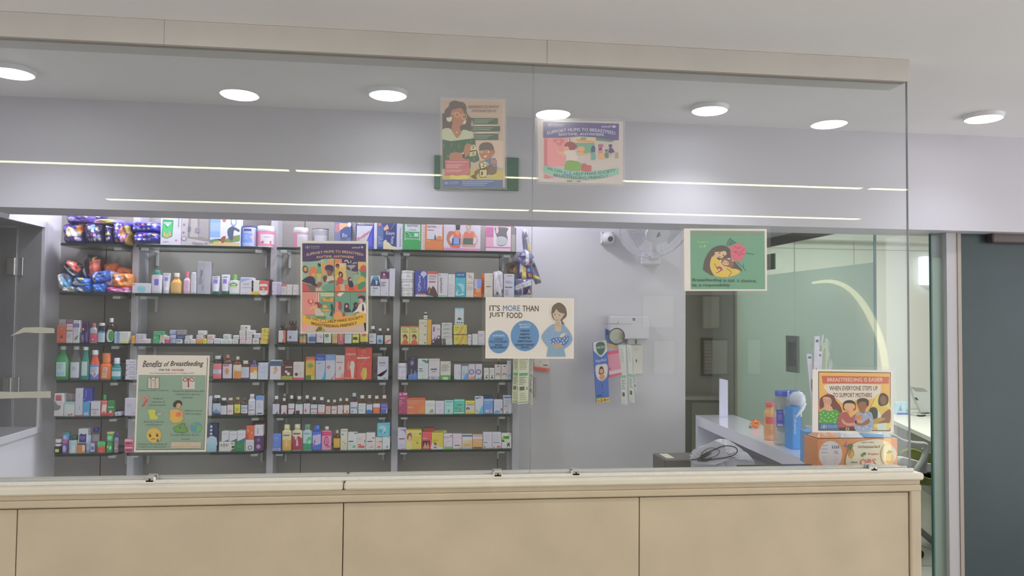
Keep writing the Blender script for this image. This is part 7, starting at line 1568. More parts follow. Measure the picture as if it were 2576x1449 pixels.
# toothbrush packs standing in a cup
c0 = PZ(2056, 1120, ZD); Yt = 2.92
cx0 = PY(2050, 1080, Yt).x
q = M(); q.lathe([(0.030, 0), (0.034, 0.10), (0.036, 0.12), (0.033, 0.12), (0.030, 0.01)], (cx0, Yt, ZD + .0005), hx('9aa0b4'), 24); tag(q.build('display_cup', GLOSS, loc=(cx0, Yt, ZD), smooth=True), 'grey cup holding toothbrush packs, mostly hidden by the orange poster', 'cup')
for (xa_, ya, xb_, yb_, wd, c, l, br) in ((2036, 890, 2052, 1060, 13, 'b8b8cc', 'white toothbrush pack leaning outward, lowest of the bunch', 1), (2056, 846, 2050, 1060, 12, 'bcbccc', 'white toothbrush pack, tallest of the bunch', 0), (2062, 884, 2056, 1060, 13, 'b4b4c8', 'white toothbrush pack with dark tag at its middle', 1), (2076, 862, 2062, 1060, 15, '8a9484', 'grey-green spoon-shaped pack beside the toothbrush packs', 2)):
    yy = Yt - 0.012 + 0.008 * br; p_ = PY(xa_, ya, yy); b_ = PY(xb_, yb_, yy); b_.z = max(b_.z, ZD + .02); w_ = PY(xa_ + wd, ya, yy).x - p_.x; d_ = (p_ - b_)
    q = M(); q.prism([b_ - Vector((w_ / 2, 0, 0)), b_ + Vector((w_ / 2, 0, 0)), p_ + Vector((w_ / 2, 0, 0)), p_ - Vector((w_ / 2, 0, 0))], (0, 0.004, 0), hx(c))
    f_ = lambda u, v, off: tuple(b_ + d_ * v + Vector(((u - .5) * w_, -off, 0)))
    lay(q, art('R .2 .93 .8 .96 4a4a6c;S 5a5a64 .2 .5 .4 .62 .7 .6 .8 .48 .5 .4;L .2 .7 .8 .85 4 9a9ab0' if br < 2 else 'S 7a8470 .2 .6 .3 .9 .7 .9 .8 .6 .5 .5;R .4 .1 .6 .5 a09a80;R .2 .3 .8 .36 b07a70'), f_)
    t_ = tag(q.build('toothbrush_pack', CARD, loc=b_), l, 'packet', 'toothbrush packs in the cup')
yy = Yt + 0.03; q = M(); p_ = PY(2070, 838, yy); rr = random.Random(5); vs = []; nu, nv = 12, 14; x0_, x1_ = PY(2040, 900, yy).x, PY(2100, 900, yy).x; z1_ = p_.z; z0_ = ZD + 0.10
for j in range(nv + 1):
    for i in range(nu + 1):
        u, v = i / nu, j / nv; vs.append((x0_ + (x1_ - x0_) * (0.5 + (u - 0.5) * (0.55 + 0.45 * v)) + rr.uniform(-.003, .003), yy + 0.012 * math.sin(6 * u + 3 * v) + rr.uniform(-.004, .004), z0_ + (z1_ - z0_) * v * (1 - 0.10 * abs(u - .45) * 2 * v)))
q.mesh(vs, [(j * (nu + 1) + i, j * (nu + 1) + i + 1, (j + 1) * (nu + 1) + i + 1, (j + 1) * (nu + 1) + i) for j in range(nv) for i in range(nu)], (1, 1, 1))
tag(q.build('plastic_bag', glassy('crinkled_clear', (0.93, 0.94, 0.94), 1.5, 0.12, (0.7, 0.72, 0.72), 0.10, 2.0), loc=(cx0, yy, z0_), smooth=False), 'crinkled clear plastic bag around the toothbrush packs', 'bag')
# lower work counter with box, parcel, stethoscope-like lead and tray
zlow = 0.80
q = M(); q.box((0.95, 2.66, zlow - 0.03), (XN(2.75) - 0.004, 3.3, zlow), bev=0.003); q.box((0.99, 2.7, 0.0), (1.02, 3.25, zlow - 0.031)); q.box((XN(2.75) - 0.04, 2.7, 0.0), (XN(2.75) - 0.012, 3.25, zlow - 0.031))
tag(q.build('work_counter', GW, loc=(1.2, 3, 0)), 'low white work counter mostly hidden behind the beige wall', 'counter')
Yg = 3.12; p0_ = PY(1671, 1175, Yg); p1_ = PY(1850, 1152, Yg); zt = PY(1700, 1156, Yg).z
t = thing('cash_box', 'dark grey metal box with a cream sticker on its top', 'box', (p0_.x, Yg, zlow))
q = M(); q.box((p0_.x, Yg, zlow + .0005), (p0_.x + 0.25, Yg + 0.16, zt), hx('5c5852', 1.4), bev=0.004); q.build('body', CARD, t)
q = M(); q.box((p0_.x + 0.02, Yg + 0.03, zt + .0002), (p0_.x + 0.055, Yg + 0.13, zt + .001), hx('b8b09a')); q.build('sticker', CARD, t)
q = M(); q.lathe([(0.006, -0.003), (0.005, 0)], (p0_.x + 0.01, Yg - .0005, (zt + zlow) / 2 + .02), (1, 1, 1), 12, axis='y'); q.build('lock', METAL, t)
# parcel in a grey poly bag on the counter
ox, oy, s = 1660, 1020, 6.44; Yq = 3.02
Q = lambda x, y, d=0.0: PY(ox + x / s, oy + y / s, Yq + d)
outl = [(485, 850), (490, 790), (560, 700), (700, 650), (850, 580), (980, 540), (1120, 560), (1250, 650), (1400, 760), (1500, 860), (1530, 930), (1500, 985), (1300, 1010), (900, 1015), (650, 1000), (520, 960)]
t = thing('poly_bag', 'grey plastic parcel bag with a printed sheet, slumped under the desk edge', 'bag', Q(900, 1000)); q = M(); rr = random.Random(9)
ring = spline(outl, True, 3); cpt = Q(1000, 820, -0.01); n = len(ring); lv = 5; vs = []
for j in range(lv):
    k = j / lv
    for (x, y) in ring:
        p = Q(x, y, 0.05); pp = p.lerp(cpt, k); pp.y = Yq + 0.05 - 0.06 * math.sin(k * math.pi / 2) + rr.uniform(-.006, .006); pp.z = max(pp.z, zlow + 0.002) if y < 955 else zlow + 0.002 + (0.17 * k); vs.append(tuple(pp))
vs.append((cpt.x, Yq - 0.012, cpt.z)); fs = [(j * n + i, j * n + (i + 1) % n, (j + 1) * n + (i + 1) % n, (j + 1) * n + i) for j in range(lv - 1) for i in range(n)] + [((lv - 1) * n + i, (lv - 1) * n + (i + 1) % n, lv * n) for i in range(n)] + [tuple(reversed(range(n)))]
q.mesh(vs, fs, hx('94949e', 1.9)); q.build('bag_body', FILM, t, smooth=True)
fr = Q(700, 850).y
sheet = [(490, 860), (560, 720), (900, 570), (1050, 640), (1120, 880), (900, 960), (700, 955), (560, 950)]
q = M(); q.prism([tuple(PY(ox + x / s, oy + y / s, Yq - 0.024)) for x, y in sheet], (0, 0.0015, 0), hx('c0c2d4'))
W2 = lambda x, y, off: tuple(PY(ox + x / s, oy + y / s, Yq - 0.024 - off)); YS[0] = -1
lay(q, art('K 6a6c7c 6 560 820 600 850;K 6a6c7c 6 600 770 650 810;K 6a6c7c 6 650 740 700 790;K 6a6c7c 6 540 880 620 900;K 6a6c7c 6 720 720 770 760;K 6a6c7c 6 860 600 910 610;K 6a6c7c 5 700 900 780 920;K 6a6c7c 5 820 880 900 900;K 6a6c7c 5 900 850 960 870;K 6a6c7c 5 640 860 690 880'), W2); q.build('printed_sheet', CARD, t); YS[0] = 1
BLK = mat('black_rubber', (0.015, 0.015, 0.02), rough=0.35)
t = thing('headset_cable', 'black looped cord lying over the grey parcel bag', 'cable', Q(700, 800, -0.1)); q = M()
lp = [(500, 880), (620, 860), (700, 800), (850, 730), (1000, 665), (1120, 655), (1220, 680), (1255, 730), (1220, 790), (1100, 835), (900, 865), (760, 870), (650, 880)]
q.tube([tuple(PY(ox + x / s, oy + y / s, Yq - 0.029)) for x, y in spline(lp, False, 4)], 0.0022, (0, 0, 0), 8); q.build('cord', BLK, t)
q = M(); lp = [(660, 840), (690, 760), (780, 695), (880, 690), (960, 730), (950, 780), (880, 830), (800, 850)]
q.tube([tuple(PY(ox + x / s, oy + y / s, Yq - 0.031)) for x, y in spline(lp, False, 4)], 0.0012, (0, 0, 0), 6); q.build('thin_cord', BLK, t)
q = M(); q.tube([tuple(PY(ox + x / s, oy + y / s, Yq - 0.034)) for x, y in ((660, 860), (740, 810), (830, 770))], [0.003, 0.006, 0.003], (0, 0, 0), 8); q.tube([tuple(PY(ox + x / s, oy + y / s, Yq - 0.034)) for x, y in ((620, 885), (720, 885), (840, 870))], [0.004, 0.006, 0.004], (0, 0, 0), 8); q.build('clip', BLK, t)
a_ = PY(1858, 1172, 2.72); b_ = PY(2047, 1172, 2.72)
q = M(); q.box((a_.x, 2.72, zlow + .0005), (b_.x, 2.74, a_.z), bev=0.002) if b_.x < XN(2.74) else q.box((a_.x, 2.63, 0.93), (b_.x, 2.65, PY(1858, 1171, 2.63).z), bev=0.002)
tag(q.build('monitor_edge', mat('black_edge', (0.02, 0.018, 0.02), rough=0.3), loc=(a_.x, 2.64, .93)), 'thin black edge of a screen lying just behind the ledge', 'monitor')

# ---------------------------------------------------------------- fan, camera, meter box and hanging goods on the pier wall
YP = YW - 0.022
c = PY(1525, 601, YP); t = thing('security_camera', 'white dome security camera on a square base', 'camera', (c.x, YP, c.z)); WP = mat('white_plastic', (0.74, 0.73, 0.77), rough=0.35, noise=0.02)
q = M(); h = 0.036; q.box((c.x - h, YP - 0.03, c.z - h + 0.005), (c.x + h, YP, c.z + h + 0.005), bev=0.004); q.build('base', WP, t)
q = M(); q.lathe([(0.036, 0.0), (0.036, -0.015), (0.031, -0.03), (0.022, -0.041), (0.008, -0.046)][::-1], (c.x + 0.004, YP - 0.029, c.z), (1, 1, 1), 28, axis='y'); q.build('dome', WP, t, smooth=True)
q = M(); q.lathe([(0.001, -0.006), (0.014, -0.003), (0.016, 0.004)], (c.x + 0.006, YP - 0.072, c.z - 0.006), (1, 1, 1), 20, axis='y'); q.build('lens', mat('lens_grey', (0.10, 0.10, 0.12), rough=0.15), t, smooth=True)
for sx in (-1, 1):
    for sz in (-1, 1): q = M(); q.lathe([(0.003, -0.002), (0.003, 0)], (c.x + sx * 0.029, YP - 0.0305, c.z + .005 + sz * 0.029), (1, 1, 1), 8, axis='y'); q.build('screw', mat('screw_grey', (0.2, 0.2, 0.2), rough=0.5) if sx + sz == -2 else bpy.data.materials['screw_grey'], t)
# wall fan tilted down
cf = PY(1652, 600, YP - 0.30); R = 0.195; t = thing('wall_fan', 'white wall fan tilted down, its top hidden by the beam', 'fan', (cf.x, YP, cf.z - 0.05))
tilt = math.radians(38); rx = Matrix.Rotation(tilt, 3, 'X'); _c = PY(1648, 572, YP - 0.22); cc = Vector((_c.x, YP - 0.22, _c.z))
FP = lambda x, d, z: tuple(cc + rx @ Vector((x, d, z)))
q = M(); q.tube([FP(R * math.cos(a), 0.0, R * math.sin(a)) for a in [i * math.pi / 24 for i in range(48)]], 0.005, (1, 1, 1), 8, closed=True)
for k in (0.45, 0.75): q.tube([FP(R * k * math.cos(a), -0.045 * (1 - k * k) - 0.004, R * k * math.sin(a)) for a in [i * math.pi / 24 for i in range(48)]], 0.0013, (1, 1, 1), 5, closed=True)
for i in range(56):
    a = i * 2 * math.pi / 56; q.tube([FP(R * k * math.cos(a), -0.068 * (1 - k * k), R * k * math.sin(a)) for k in (0.28, 0.6, 0.85, 1.0)], 0.0009, (1, 1, 1), 4)
    q.tube([FP(R * k * math.cos(a), 0.05 * (1 - k * k), R * k * math.sin(a)) for k in (0.28, 0.6, 0.85, 1.0)], 0.0009, (1, 1, 1), 4)
q.build('wire_guard', WP, t)
q = M(); vs = []
for k, d in ((1, -0.060), (0.97, -0.070), (0.6, -0.074), (0.02, -0.075)):
    for j in range(36): a = j * math.pi / 18; vs.append(FP(0.068 * k * math.cos(a), d, 0.062 * k * math.sin(a)))
q.mesh(vs, [(i * 36 + j, i * 36 + (j + 1) % 36, (i + 1) * 36 + (j + 1) % 36, (i + 1) * 36 + j) for i in range(3) for j in range(36)] + [tuple(range(108, 144))], hx('b0b0b4')); 
lay(q, art('P 6a6a74 .44 .38 .52 .38 .56 .62 .48 .62;P 6a6a74 .5 .48 .6 .42 .6 .5'), lambda u, v, off: FP(0.068 * (2 * u - 1), -0.0758 - off, 0.062 * (2 * v - 1))); q.build('badge', GLOSS, t)
q = M(); vs = []
for d, k in ((0.02, 0.75), (0.05, 1.0), (0.12, 0.9), (0.15, 0.5)):
    for j in range(24): a = j * math.pi / 12; vs.append(FP(0.055 * k * math.cos(a), d, 0.055 * k * math.sin(a)))
q.mesh(vs, [(i * 24 + j, i * 24 + (j + 1) % 24, (i + 1) * 24 + (j + 1) % 24, (i + 1) * 24 + j) for i in range(3) for j in range(24)] + [tuple(range(24)), tuple(range(72, 96))], (1, 1, 1)); q.build('motor', WP, t, smooth=True)
for i in range(3):
    q = M(); a0 = i * 2.094 - 0.45; f = []; b_ = []
    for k in range(7): u = k / 6; rr_ = 0.04 + 0.115 * u; f.append(FP(rr_ * math.cos(a0 - .3 - .1 * u), 0.012, rr_ * math.sin(a0 - .3 - .1 * u))); b_.append(FP(rr_ * math.cos(a0 + .45), -0.012, rr_ * math.sin(a0 + .45)))
    q.mesh(f + b_, [(k, k + 1, 8 + k, 7 + k) for k in range(6)], (1, 1, 1)); q.build('blade', mat('fan_blade', (0.80, 0.81, 0.86), rough=0.3) if i == 0 else bpy.data.materials['fan_blade'], t)
bx_ = PY(1637, 655, YP - 0.03); q = M(); q.box((bx_.x - 0.052, YP - 0.055, bx_.z - 0.028), (bx_.x + 0.052, YP, bx_.z + 0.045), bev=0.008); q.box((bx_.x - 0.022, YP - 0.13, bx_.z + 0.0), (bx_.x + 0.022, YP - 0.05, bx_.z + 0.04), bev=0.006); q.build('wall_bracket', WP, t)
q = M(); ed = FP(0, 0.15, 0); q.tube([(bx_.x, YP - 0.09, bx_.z + 0.035), (ed[0], ed[1], ed[2])], [0.018, 0.022], (1, 1, 1), 12); q.build('neck', WP, t)
q = M(); p = FP(-R * .95, 0.0, R * .25); q.tube([p, (p[0] - 0.006, p[1] + .01, p[2] + 0.05), (p[0], YP - 0.04, p[2] + 0.25)], 0.003, (1, 1, 1), 6); s_ = PY(1611, 650, YP - 0.06)
q.tube([(s_.x, s_.y, s_.z + 0.03), (s_.x - 0.02, s_.y, s_.z), (s_.x, s_.y, s_.z - 0.012), (s_.x + 0.02, s_.y, s_.z)], 0.002, (1, 1, 1), 6); q.build('cable', WP, t)
# meter box with paper
def wall_rect(x0, y0, x1, y1, Y): a = PY(x0, y1, Y); b = PY(x1, y0, Y); return a.x, b.x, a.z, b.z
r = wall_rect(1534, 796, 1634, 853, YP - 0.05); t = thing('meter_box', 'white wall-mounted box with rounded corners above the hanging sachets', 'box', (r[0], YP, r[2]))
q = M(); q.box((r[0], YP - 0.05, r[2]), (r[1], YP, r[3]), bev=0.006); q.build('cover', WP, t)
q = M(); q.box((r[0] + 0.13, YP - 0.0508, r[3] - 0.025), (r[0] + 0.145, YP - 0.0502, r[3] - 0.01), hx('5a5a5a')); q.build('logo_mark', CARD, t)
q = M(); q.box((r[0] + 0.105, YP - 0.04, r[2] - 0.03), (r[0] + 0.185, YP - 0.002, r[2] - 0.0005), hx('8a8a86'), bev=0.002); q.box((r[0] + 0.15, YP - 0.045, r[2] - 0.026), (r[0] + 0.158, YP - 0.0405, r[2] - 0.003), hx('3a4a44')); q.build('terminal_block', CARD, t)
r2 = wall_rect(1588, 868, 1612, 940, YP - 0.005)
q = M(); q.box((r2[0], YP - 0.004, r2[2]), (r2[1] + .01, YP - 0.001, r2[3]), hx('b8b4ac')); lay(q, art('E .45 .45 .05 .06 2a2a2a;L .3 .8 .8 .9 2 9a968c'), lambda u, v, off: (r2[0] + u * (r2[1] + .01 - r2[0]), YP - 0.004 - off, r2[2] + v * (r2[3] - r2[2]))); tag(q.build('wall_note', CARD, loc=(r2[0], YP, r2[2])), 'cream paper note on the wall under the meter box', 'paper')
# hook rail
HY = YP - 0.10; hz = PY(1550, 835, HY)
t = thing('hook_rail', 'thin steel hook wire holding the hanging sachets', 'hook', (hz.x, YP, hz.z + 0.05))
q = M(); q.tube([(hz.x, YP, hz.z + 0.045), (hz.x, HY - 0.03, hz.z + 0.045), (hz.x, HY - 0.05, hz.z + 0.06)], 0.002, (1, 1, 1), 6); q.tube([(hz.x - 0.07, HY - 0.0, hz.z + 0.045), (hz.x + 0.09, HY - 0.0, hz.z + 0.045)], 0.002, (1, 1, 1), 6); q.build('wire', METAL, t)
def slab(name, pts, Y, dep, col, a_, lab, cat, grp=None, m_=CARD):
    """upright packet whose face is the quad pts (TL TR BR BL, pixels)"""
    c_ = [PY(x, y, Y) for x, y in pts]; q = M(); q.prism([tuple(p) for p in c_], (0, dep, 0), hx(col)); ASP[0] = (c_[1] - c_[0]).length / (c_[0] - c_[3]).length
    def f_(u, v, off): p = (c_[3].lerp(c_[2], u)).lerp(c_[0].lerp(c_[1], u), v); return (p.x, Y - off, p.z)
    lay(q, art(a_), f_); return tag(q.build(name, m_, loc=(c_[3].x, Y, c_[3].z)), lab, cat, grp)
slab('balm_sachet_strip', [(1492, 861), (1526, 856), (1533, 1010), (1501, 1014)], HY - 0.03, 0.02, '34589c', '''P c4bcb4 0 1 1 1 1 .82 .75 .77 .55 .74 .4 .76 0 .86;S 2c5240 .2 .96 .55 .99 .85 .95 .82 .84 .52 .77 .25 .84;T .52 .90 .62 .04 d8e0d8 VICKS
T .5 .68 .84 .06 d0d8e8 VapoRub;S c4bcb8 .08 .6 .5 .62 .96 .6 .9 .42 .5 .35 .12 .42;S 3a2420 .3 .5 .4 .58 .6 .58 .7 .5 .6 .46 .35 .46;E .5 .51 .15 .04 b07a58;S a8744c .3 .4 .45 .46 .6 .46 .75 .4 .5 .36
R .48 .22 .52 .31 1a2c5c;R .5 .14 .54 .17 1a2c5c;R 0 .06 .42 .10 2a7060;P 2a2c60 0 .12 .2 .13 .5 .12 .5 .1 0 .1;R 0 0 1 .07 c8ac34;T .5 .035 .44 .04 5a2a20 24;T .16 .035 .16 .02 5a2a20 Rs;T .84 .035 .2 .02 5a2a20 off;L .1 .005 .9 .012 1 7a3a24''', 'long blue vapour rub sachet strip with yellow price tag, hanging on the wall', 'packet')
slab('balm_sachet_strip', [(1523, 826), (1548, 838), (1553, 878), (1524, 870)], HY + 0.01, 0.012, '44608c', 'P 2c3c70 .0 .9 .3 1 .3 .7 0 .6;R .0 .0 1 .2 c0a050', 'blue sachet strip behind the round mirror', 'packet')
slab('soap_packet', [(1527, 885), (1556, 880), (1564, 943), (1533, 950)], HY - 0.02, 0.03, 'c87c94', 'R 0 .88 1 1 b04058;R .0 .1 1 .24 d8c4c4;R .06 .3 .16 .38 6a3a48;L .3 .12 .9 .22 2 a0a090;R 0 0 1 .1 c84a6c', 'pink packet hanging beside the blue sachet strip', 'packet')
cm = PY(1552, 846, HY - 0.055); t = thing('round_mirror', 'small round mirror with a dark rim hanging above the sachets', 'mirror', (cm.x, HY - 0.05, cm.z))
q = M(); q.tube([(cm.x + 0.043 * math.cos(i * math.pi / 20), HY - 0.052, cm.z + 0.043 * math.sin(i * math.pi / 20)) for i in range(40)], 0.0028, (1, 1, 1), 8, closed=True); q.build('rim', mat('dark_rim', (0.06, 0.06, 0.06), rough=0.4), t)
q = M(); q.lathe([(0.0425, -0.002), (0.0425, 0.002)], (cm.x, HY - 0.05, cm.z), (1, 1, 1), 40, axis='y'); q.build('mirror_glass', mat('mirror_glass', (0.82, 0.86, 0.82), rough=0.02, metal=1.0), t)
TS = 'L .2 .7 .8 .95 8 8a9088;R .1 .44 .9 .49 6a9a80;L .15 .25 .8 .42 6 6a7070;R .2 .13 .6 .2 4a4c4a;L .2 .02 .8 .1 3 9a9c98'
for pts, l, d in (([(1556, 868), (1574, 868), (1578, 1018), (1564, 1016)], 'first of the clear strips of thermometers hanging by the meter box', -0.01), ([(1577, 866), (1588, 868), (1597, 1014), (1583, 1010)], 'second clear strip of thermometers hanging by the meter box', 0.0), ([(1591, 900), (1596, 902), (1602, 985), (1596, 983)], 'short greenish strip hanging farthest from the blue sachet', 0.01)):
    slab('thermometer_strip', pts, HY + d, 0.008, 'a4a8a0', TS, l, 'packet', 'clear strips hanging on the pier wall')
# green strips hanging at the outer shelf end
YH2 = 4.0
q = M(); h2 = PY(1310, 900, YH2); q.tube([(h2.x - 0.06, YH2 + 0.006, h2.z + 0.02), (h2.x + 0.08, YH2 + 0.006, h2.z + 0.02)], 0.002, (1, 1, 1), 6); q.tube([(h2.x, YH2 + 0.006, h2.z + 0.02), (h2.x, YSF + 0.10, h2.z + 0.02)], 0.002, (1, 1, 1), 6); tag(q.build('hook_wire', METAL, loc=h2), 'thin steel wire holding the green strips at the outer shelf end', 'hook')
GS = 'L .1 .75 .9 1 7 7a7c60;R .1 .62 .9 .68 4a8a68;L .1 .42 .8 .6 5 6a6c58;R .15 .30 .6 .38 4a4c3c;E .85 .35 .04 .015 2a2a24;E .85 .32 .04 .015 2a2a24;L .15 .08 .85 .26 4 8a8c70;R .05 .03 .95 .045 6a6c50'
slab('test_strip_pack', [(1292, 902), (1304, 902), (1303, 1014), (1288, 1013)], YH2 + 0.012, 0.01, 'a0a488', GS, 'pale green strip pack nearer the shelves, half covered', 'packet', 'green strips at the shelf end')
slab('test_strip_pack', [(1304, 902), (1331, 902), (1329, 1014), (1303, 1017)], YH2, 0.01, 'b8b89c', GS, 'pale green strip pack, widest of those hanging under the food poster', 'packet', 'green strips at the shelf end')
slab('test_strip_pack', [(1332, 902), (1341, 904), (1340, 1028), (1331, 1020)], YH2 + 0.014, 0.01, 'a09c94', GS, 'greyish strip pack hanging along the screen seam', 'packet', 'green strips at the shelf end')
slab('clip_board_tag', [(1343, 902), (1381, 904), (1382, 928), (1345, 924)], YP - 0.012, 0.01, 'a4a49c', 'E .4 .7 .03 .06 3a3a3a;R .6 .3 .9 .4 3a3a3a', 'grey card on the wall below the food poster', 'card')
slab('red_stapler', [(1342, 921), (1383, 926), (1382, 935), (1343, 931)], YP - 0.03, 0.016, 'b04438', 'R 0 .85 1 1 d0a090;R .85 .1 .95 .8 b07060', 'small red bar fixed to the wall under the food poster', 'holder')
slab('grey_holder', [(1343, 949), (1349, 950), (1348, 1000), (1342, 1000)], YP - 0.012, 0.01, '8a8280', '', 'slim grey holder on the wall below the red bar', 'holder')
r = wall_rect(1637, 772, 1645, 778, YP - 0.005)
# ---------------------------------------------------------------- corridor and office
q = M(); z0, z1 = 0.0, 0.98
r = wall_rect(1700, 1000, 1795, 1200, 5.9)
t = thing('corridor_cabinet', 'dark grey low cabinet with pale top seen through the doorway', 'cabinet', (1.75, 5.9, 0))
zc_ = PY(1760, 997, 5.85).z
q = M(); q.box((XP + 0.012, 5.86, 0), (2.41, 6.19, zc_ - 0.03), bev=0.003); q.build('body', GREYCAB, t)
q = M(); q.box((XP + 0.012, 5.84, zc_ - 0.03), (2.41, 6.195, zc_), bev=0.003); q.build('top', mat('cabinet_top', (0.42, 0.40, 0.36), rough=0.4), t)
for x_ in (XP + 0.02, 2.14): q = M(); q.box((x_, 5.845, 0.05), (x_ + (0.54 if x_ < 2 else 0.24), 5.859, zc_ - 0.05), bev=0.003); q.build('door', mat('cab_door', (0.19, 0.18, 0.15), rough=0.45) if x_ < 2 else mat('cab_door_pale', (0.27, 0.26, 0.2), rough=0.45), t)
for x0_, y0_, x1_, y1_, l in ((1765, 850, 1800, 945, 'pale painted reflection of a framed certificate on the dark corridor wall'),):  # sheet paints a hall certificate's reflection onto the corridor wall
    r = wall_rect(x0_, y0_, x1_, y1_, DW - 0.02); q = M(); q.box((r[0], DW - 0.02, r[2]), (r[1], DW - 0.001, r[3]), hx('7a7460', 1.0), bev=0.003); lay(q, art('L .15 .1 .85 .9 9 6a6450', 1.0), lambda u, v, off: (r[0] + u * (r[1] - r[0]), DW - 0.02 - off, r[2] + v * (r[3] - r[2]))); tag(q.build('certificate_reflection', CARD, loc=(r[0], DW, r[2])), l, 'notice')
# office desk along the far side
d0, d1 = PZ(2240, 1052, 0.75), PZ(2352, 1088, 0.75)
t = thing('office_desk', 'white office desk behind the glass screen edge', 'desk', (d0.x + .3, d0.y, 0))
e0 = PZ(2215, 1043, 0.75); q = M()
q.prism([(e0.x, e0.y, .72), (d1.x - .25, d1.y - .42, .72), (4.95, d1.y - .42, .72), (4.95, 6.38, .72), (e0.x, 6.38, .72)], (0, 0, .03), (1, 1, 1)); q.build('desktop', OFFICE, t)
q = M(); q.prism([(e0.x + .06, e0.y + .06, 0), (d1.x - .19, d1.y - .36, 0), (d1.x - .16, d1.y - .34, 0), (e0.x + .09, e0.y + .08, 0)], (0, 0, .719), (1, 1, 1)); q.build('modesty_panel', mat('grey_modesty', (0.30, 0.30, 0.27), rough=0.6, noise=.1), t)
q = M(); q.prism([(e0.x + .055, e0.y + .05, .05), (d1.x - .195, d1.y - .37, .05), (d1.x - .197, d1.y - .372, .05), (e0.x + .053, e0.y + .048, .05)], (0, 0, .28), (1, 1, 1)); q.build('lower_panel', mat('pale_marble', (0.55, 0.54, 0.48), rough=0.3, noise=.25, nscale=4), t)
q = M(); q.prism([(e0.x + .05, e0.y + .045, 0), (d1.x - .2, d1.y - .375, 0), (d1.x - .203, d1.y - .378, 0), (e0.x + .047, e0.y + .042, 0)], (0, 0, .05), (1, 1, 1)); q.build('kick_plate', BLK, t)
# all-in-one screen seen from behind, tilted
m0 = PZ(2300, 1046, .75)
t = thing('monitor', 'pale grey desk monitor seen from behind on the office desk', 'monitor', (m0.x, m0.y, .75))
Ym = m0.y; mp = [PY(x, y, Ym) for x, y in ((2292, 971), (2332, 984), (2352, 990), (2352, 1036), (2318, 1038), (2300, 1000))]
q = M(); q.prism([tuple(p) for p in mp], (0, 0.03, 0), (1, 1, 1)); q.build('housing', mat('monitor_shell', (0.60, 0.62, 0.60), rough=0.35), t)
q = M(); q.prism([tuple(PY(x, y, Ym - .004)) for x, y in ((2294, 974), (2322, 976), (2334, 984), (2304, 983))], (0, 0.003, 0), (1, 1, 1)); q.build('vent_bar', mat('monitor_dark', (0.36, 0.37, 0.36), rough=0.4), t)
q = M(); q.prism([tuple(PY(x, y, Ym - .004)) for x, y in ((2301, 1000), (2306, 1000), (2311, 1006), (2305, 1006))], (0, 0.003, 0), (0.1, 0.1, 0.1)); q.build('emblem', GLOSS, t)
q = M(); q.box((m0.x, Ym - .02, .7505), (m0.x + .25, Ym + .12, .765), bev=.004); q.box((m0.x + .1, Ym + .032, .765), (m0.x + .16, Ym + .06, .95), bev=.004); q.build('stand', bpy.data.materials['monitor_shell'], t)
q = M(); q.tube([tuple(PZ(x, y, .757)) for x, y in spline([(2296, 1040), (2304, 1042), (2312, 1046), (2326, 1045), (2334, 1041), (2350, 1044)], False, 3)], 0.006, (0, 0, 0), 6); tag(q.build('monitor_cable', BLK, loc=(m0.x, m0.y - .1, .75)), 'black cable snaking on the office desk', 'cable')
p_ = PZ(2270, 1043, .75); r = wall_rect(2256, 1012, 2290, 1043, p_.y)
t = thing('tissue_box', 'blue patterned tissue box on the office desk', 'box', (r[0], p_.y, .75))
q = M(); q.box((r[0], p_.y, .7505), (r[1], p_.y + .06, r[3]), hx('8aa8b4'), bev=.003); lay(q, art('P 4a7aa0 .1 .3 .3 .8 .4 .3;P c4dce4 .3 .6 .5 .9 .7 .6 .5 .4;P 3f8a90 .6 .2 .8 .5 .9 .2;P c08a8a .8 .6 .9 .8 .95 .6;P c4dce4 .5 .2 .6 .4 .7 .2;R 0 0 1 .14 2f3f90'), lambda u, v, off: (r[0] + u * (r[1] - r[0]), p_.y - off, .7505 + v * (r[3] - .7505))); q.build('carton', CARD, t)
# lit box on the office wall
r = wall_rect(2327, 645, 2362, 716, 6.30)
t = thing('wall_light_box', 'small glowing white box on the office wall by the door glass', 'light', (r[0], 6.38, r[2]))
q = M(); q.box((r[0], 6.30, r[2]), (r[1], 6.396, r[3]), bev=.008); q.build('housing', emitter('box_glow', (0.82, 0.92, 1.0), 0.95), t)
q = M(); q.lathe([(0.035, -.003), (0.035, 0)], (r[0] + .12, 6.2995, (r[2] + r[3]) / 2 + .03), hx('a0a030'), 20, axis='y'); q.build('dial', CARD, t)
# swivel chair
def CP(x, y, Y=5.0): return PY(2240 + x / 3.622, 960 + y / 3.622, Y)
YC = 4.62; t = thing('office_chair', 'white armed swivel chair with olive green seat pads', 'chair', CP(330, 1050, YC) * 1.0)
CW = mat('chair_shell', (0.62, 0.62, 0.60), rough=0.35); GRN = mat('olive_cloth', (0.20, 0.22, 0.05), rough=0.8, noise=.2, nscale=30); BLKP = mat('black_plastic', (0.02, 0.02, 0.02), rough=0.4)
q = M(); q.tube([tuple(CP(x, y, YC)) for x, y in spline([(-60, 480), (20, 495), (60, 520), (120, 548), (180, 560), (240, 568), (305, 572), (322, 590), (318, 650), (290, 720), (250, 780), (235, 810)], False, 4)], 0.017, (1, 1, 1), 10); q.build('arm', CW, t, smooth=True)
q = M(); q.tube([tuple(CP(x, y, YC + .02)) for x, y in spline([(315, 610), (312, 680), (300, 760), (300, 830)], False, 3)], 0.022, (1, 1, 1), 10); q.build('arm_support', mat('chair_grey', (0.40, 0.40, 0.40), rough=0.4), t, smooth=True)
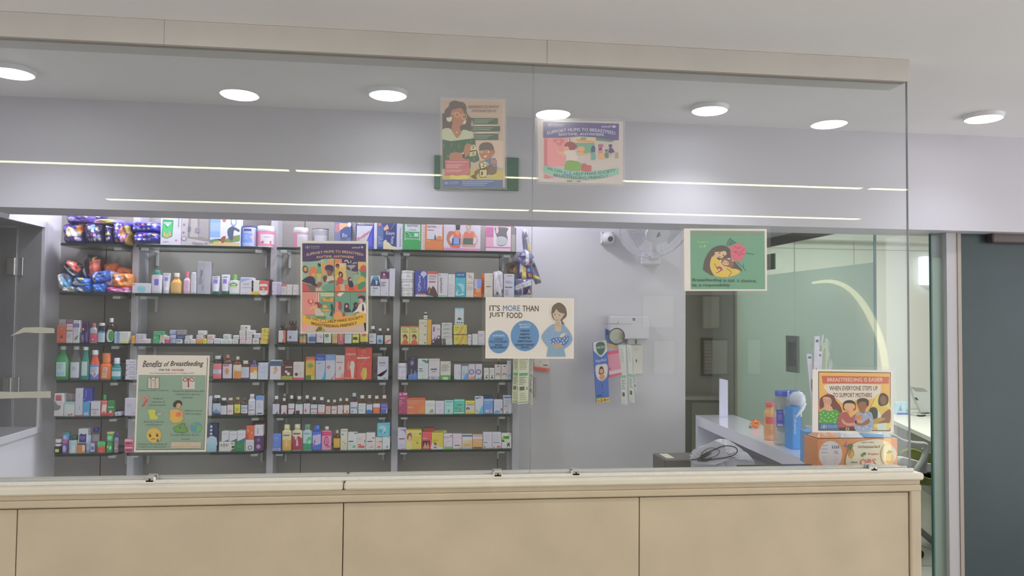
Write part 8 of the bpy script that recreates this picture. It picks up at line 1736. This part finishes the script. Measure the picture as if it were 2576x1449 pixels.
def blob(pts, Y, dep, m_, nm):
    q = M(); ring = spline(pts, True, 4); n = len(ring); vs = []; mx, my = sum(p[0] for p in ring) / n, sum(p[1] for p in ring) / n
    for k, d in ((0.80, 0), (1.0, .25), (1.0, .75), (0.80, 1.0)):
        for x, y in ring: vs.append(tuple(CP(mx + (x - mx) * k, my + (y - my) * k, Y + dep * d)))
    q.mesh(vs, [(j * n + i, j * n + (i + 1) % n, (j + 1) * n + (i + 1) % n, (j + 1) * n + i) for j in range(3) for i in range(n)] + [tuple(reversed(range(n))), tuple(range(3 * n, 4 * n))], (1, 1, 1)); q.build(nm, m_, t, smooth=True)
blob([(60, 680), (90, 630), (180, 605), (250, 620), (330, 655), (420, 660), (430, 750), (300, 745), (180, 710)], YC + .30, .06, GRN, 'back_pad')
blob([(60, 680), (180, 700), (300, 735), (430, 760), (430, 830), (300, 830), (180, 790), (60, 770)], YC + .10, .35, CW, 'seat_shell')
blob([(250, 850), (330, 870), (420, 900), (430, 950), (300, 945), (240, 930)], YC + .02, .40, GRN, 'seat_pad')
q = M(); q.tube([tuple(CP(x, y, YC + .2)) for x, y in ((300, 835), (350, 860), (400, 920))], 0.018, (1, 1, 1), 8); q.build('tilt_lever', BLKP, t)
cb = CP(-40, 1000, YC + .25); q = M(); q.tube([(cb.x, cb.y, 0.10), (cb.x, cb.y, cb.z + .12)], 0.028, (1, 1, 1), 14); q.build('gas_column', BLKP, t)
for k in range(5):
    a = k * 1.2566 + .3; e_ = (cb.x + .2 * math.cos(a), cb.y + .2 * math.sin(a), .075); q = M(); q.tube([(cb.x, cb.y, .13), e_], [.028, .018], (1, 1, 1), 8); q.build('base_leg', BLKP, t)
    q = M(); q.lathe([(.028, -.02), (.028, .02)], (e_[0], e_[1], .029), (1, 1, 1), 14, axis='y'); q.build('caster', BLKP, t)
q = M(); p_ = PZ(2300, 1325, 0.05); q.box((2.95, 6.38, 0), (5.1, 6.399, 0.10)); struct(q.build('baseboard_office', BLKP))
# ---------------------------------------------------------------- tidy
for o in list(bpy.data.objects):
    if '_base' in o: del o['_base']
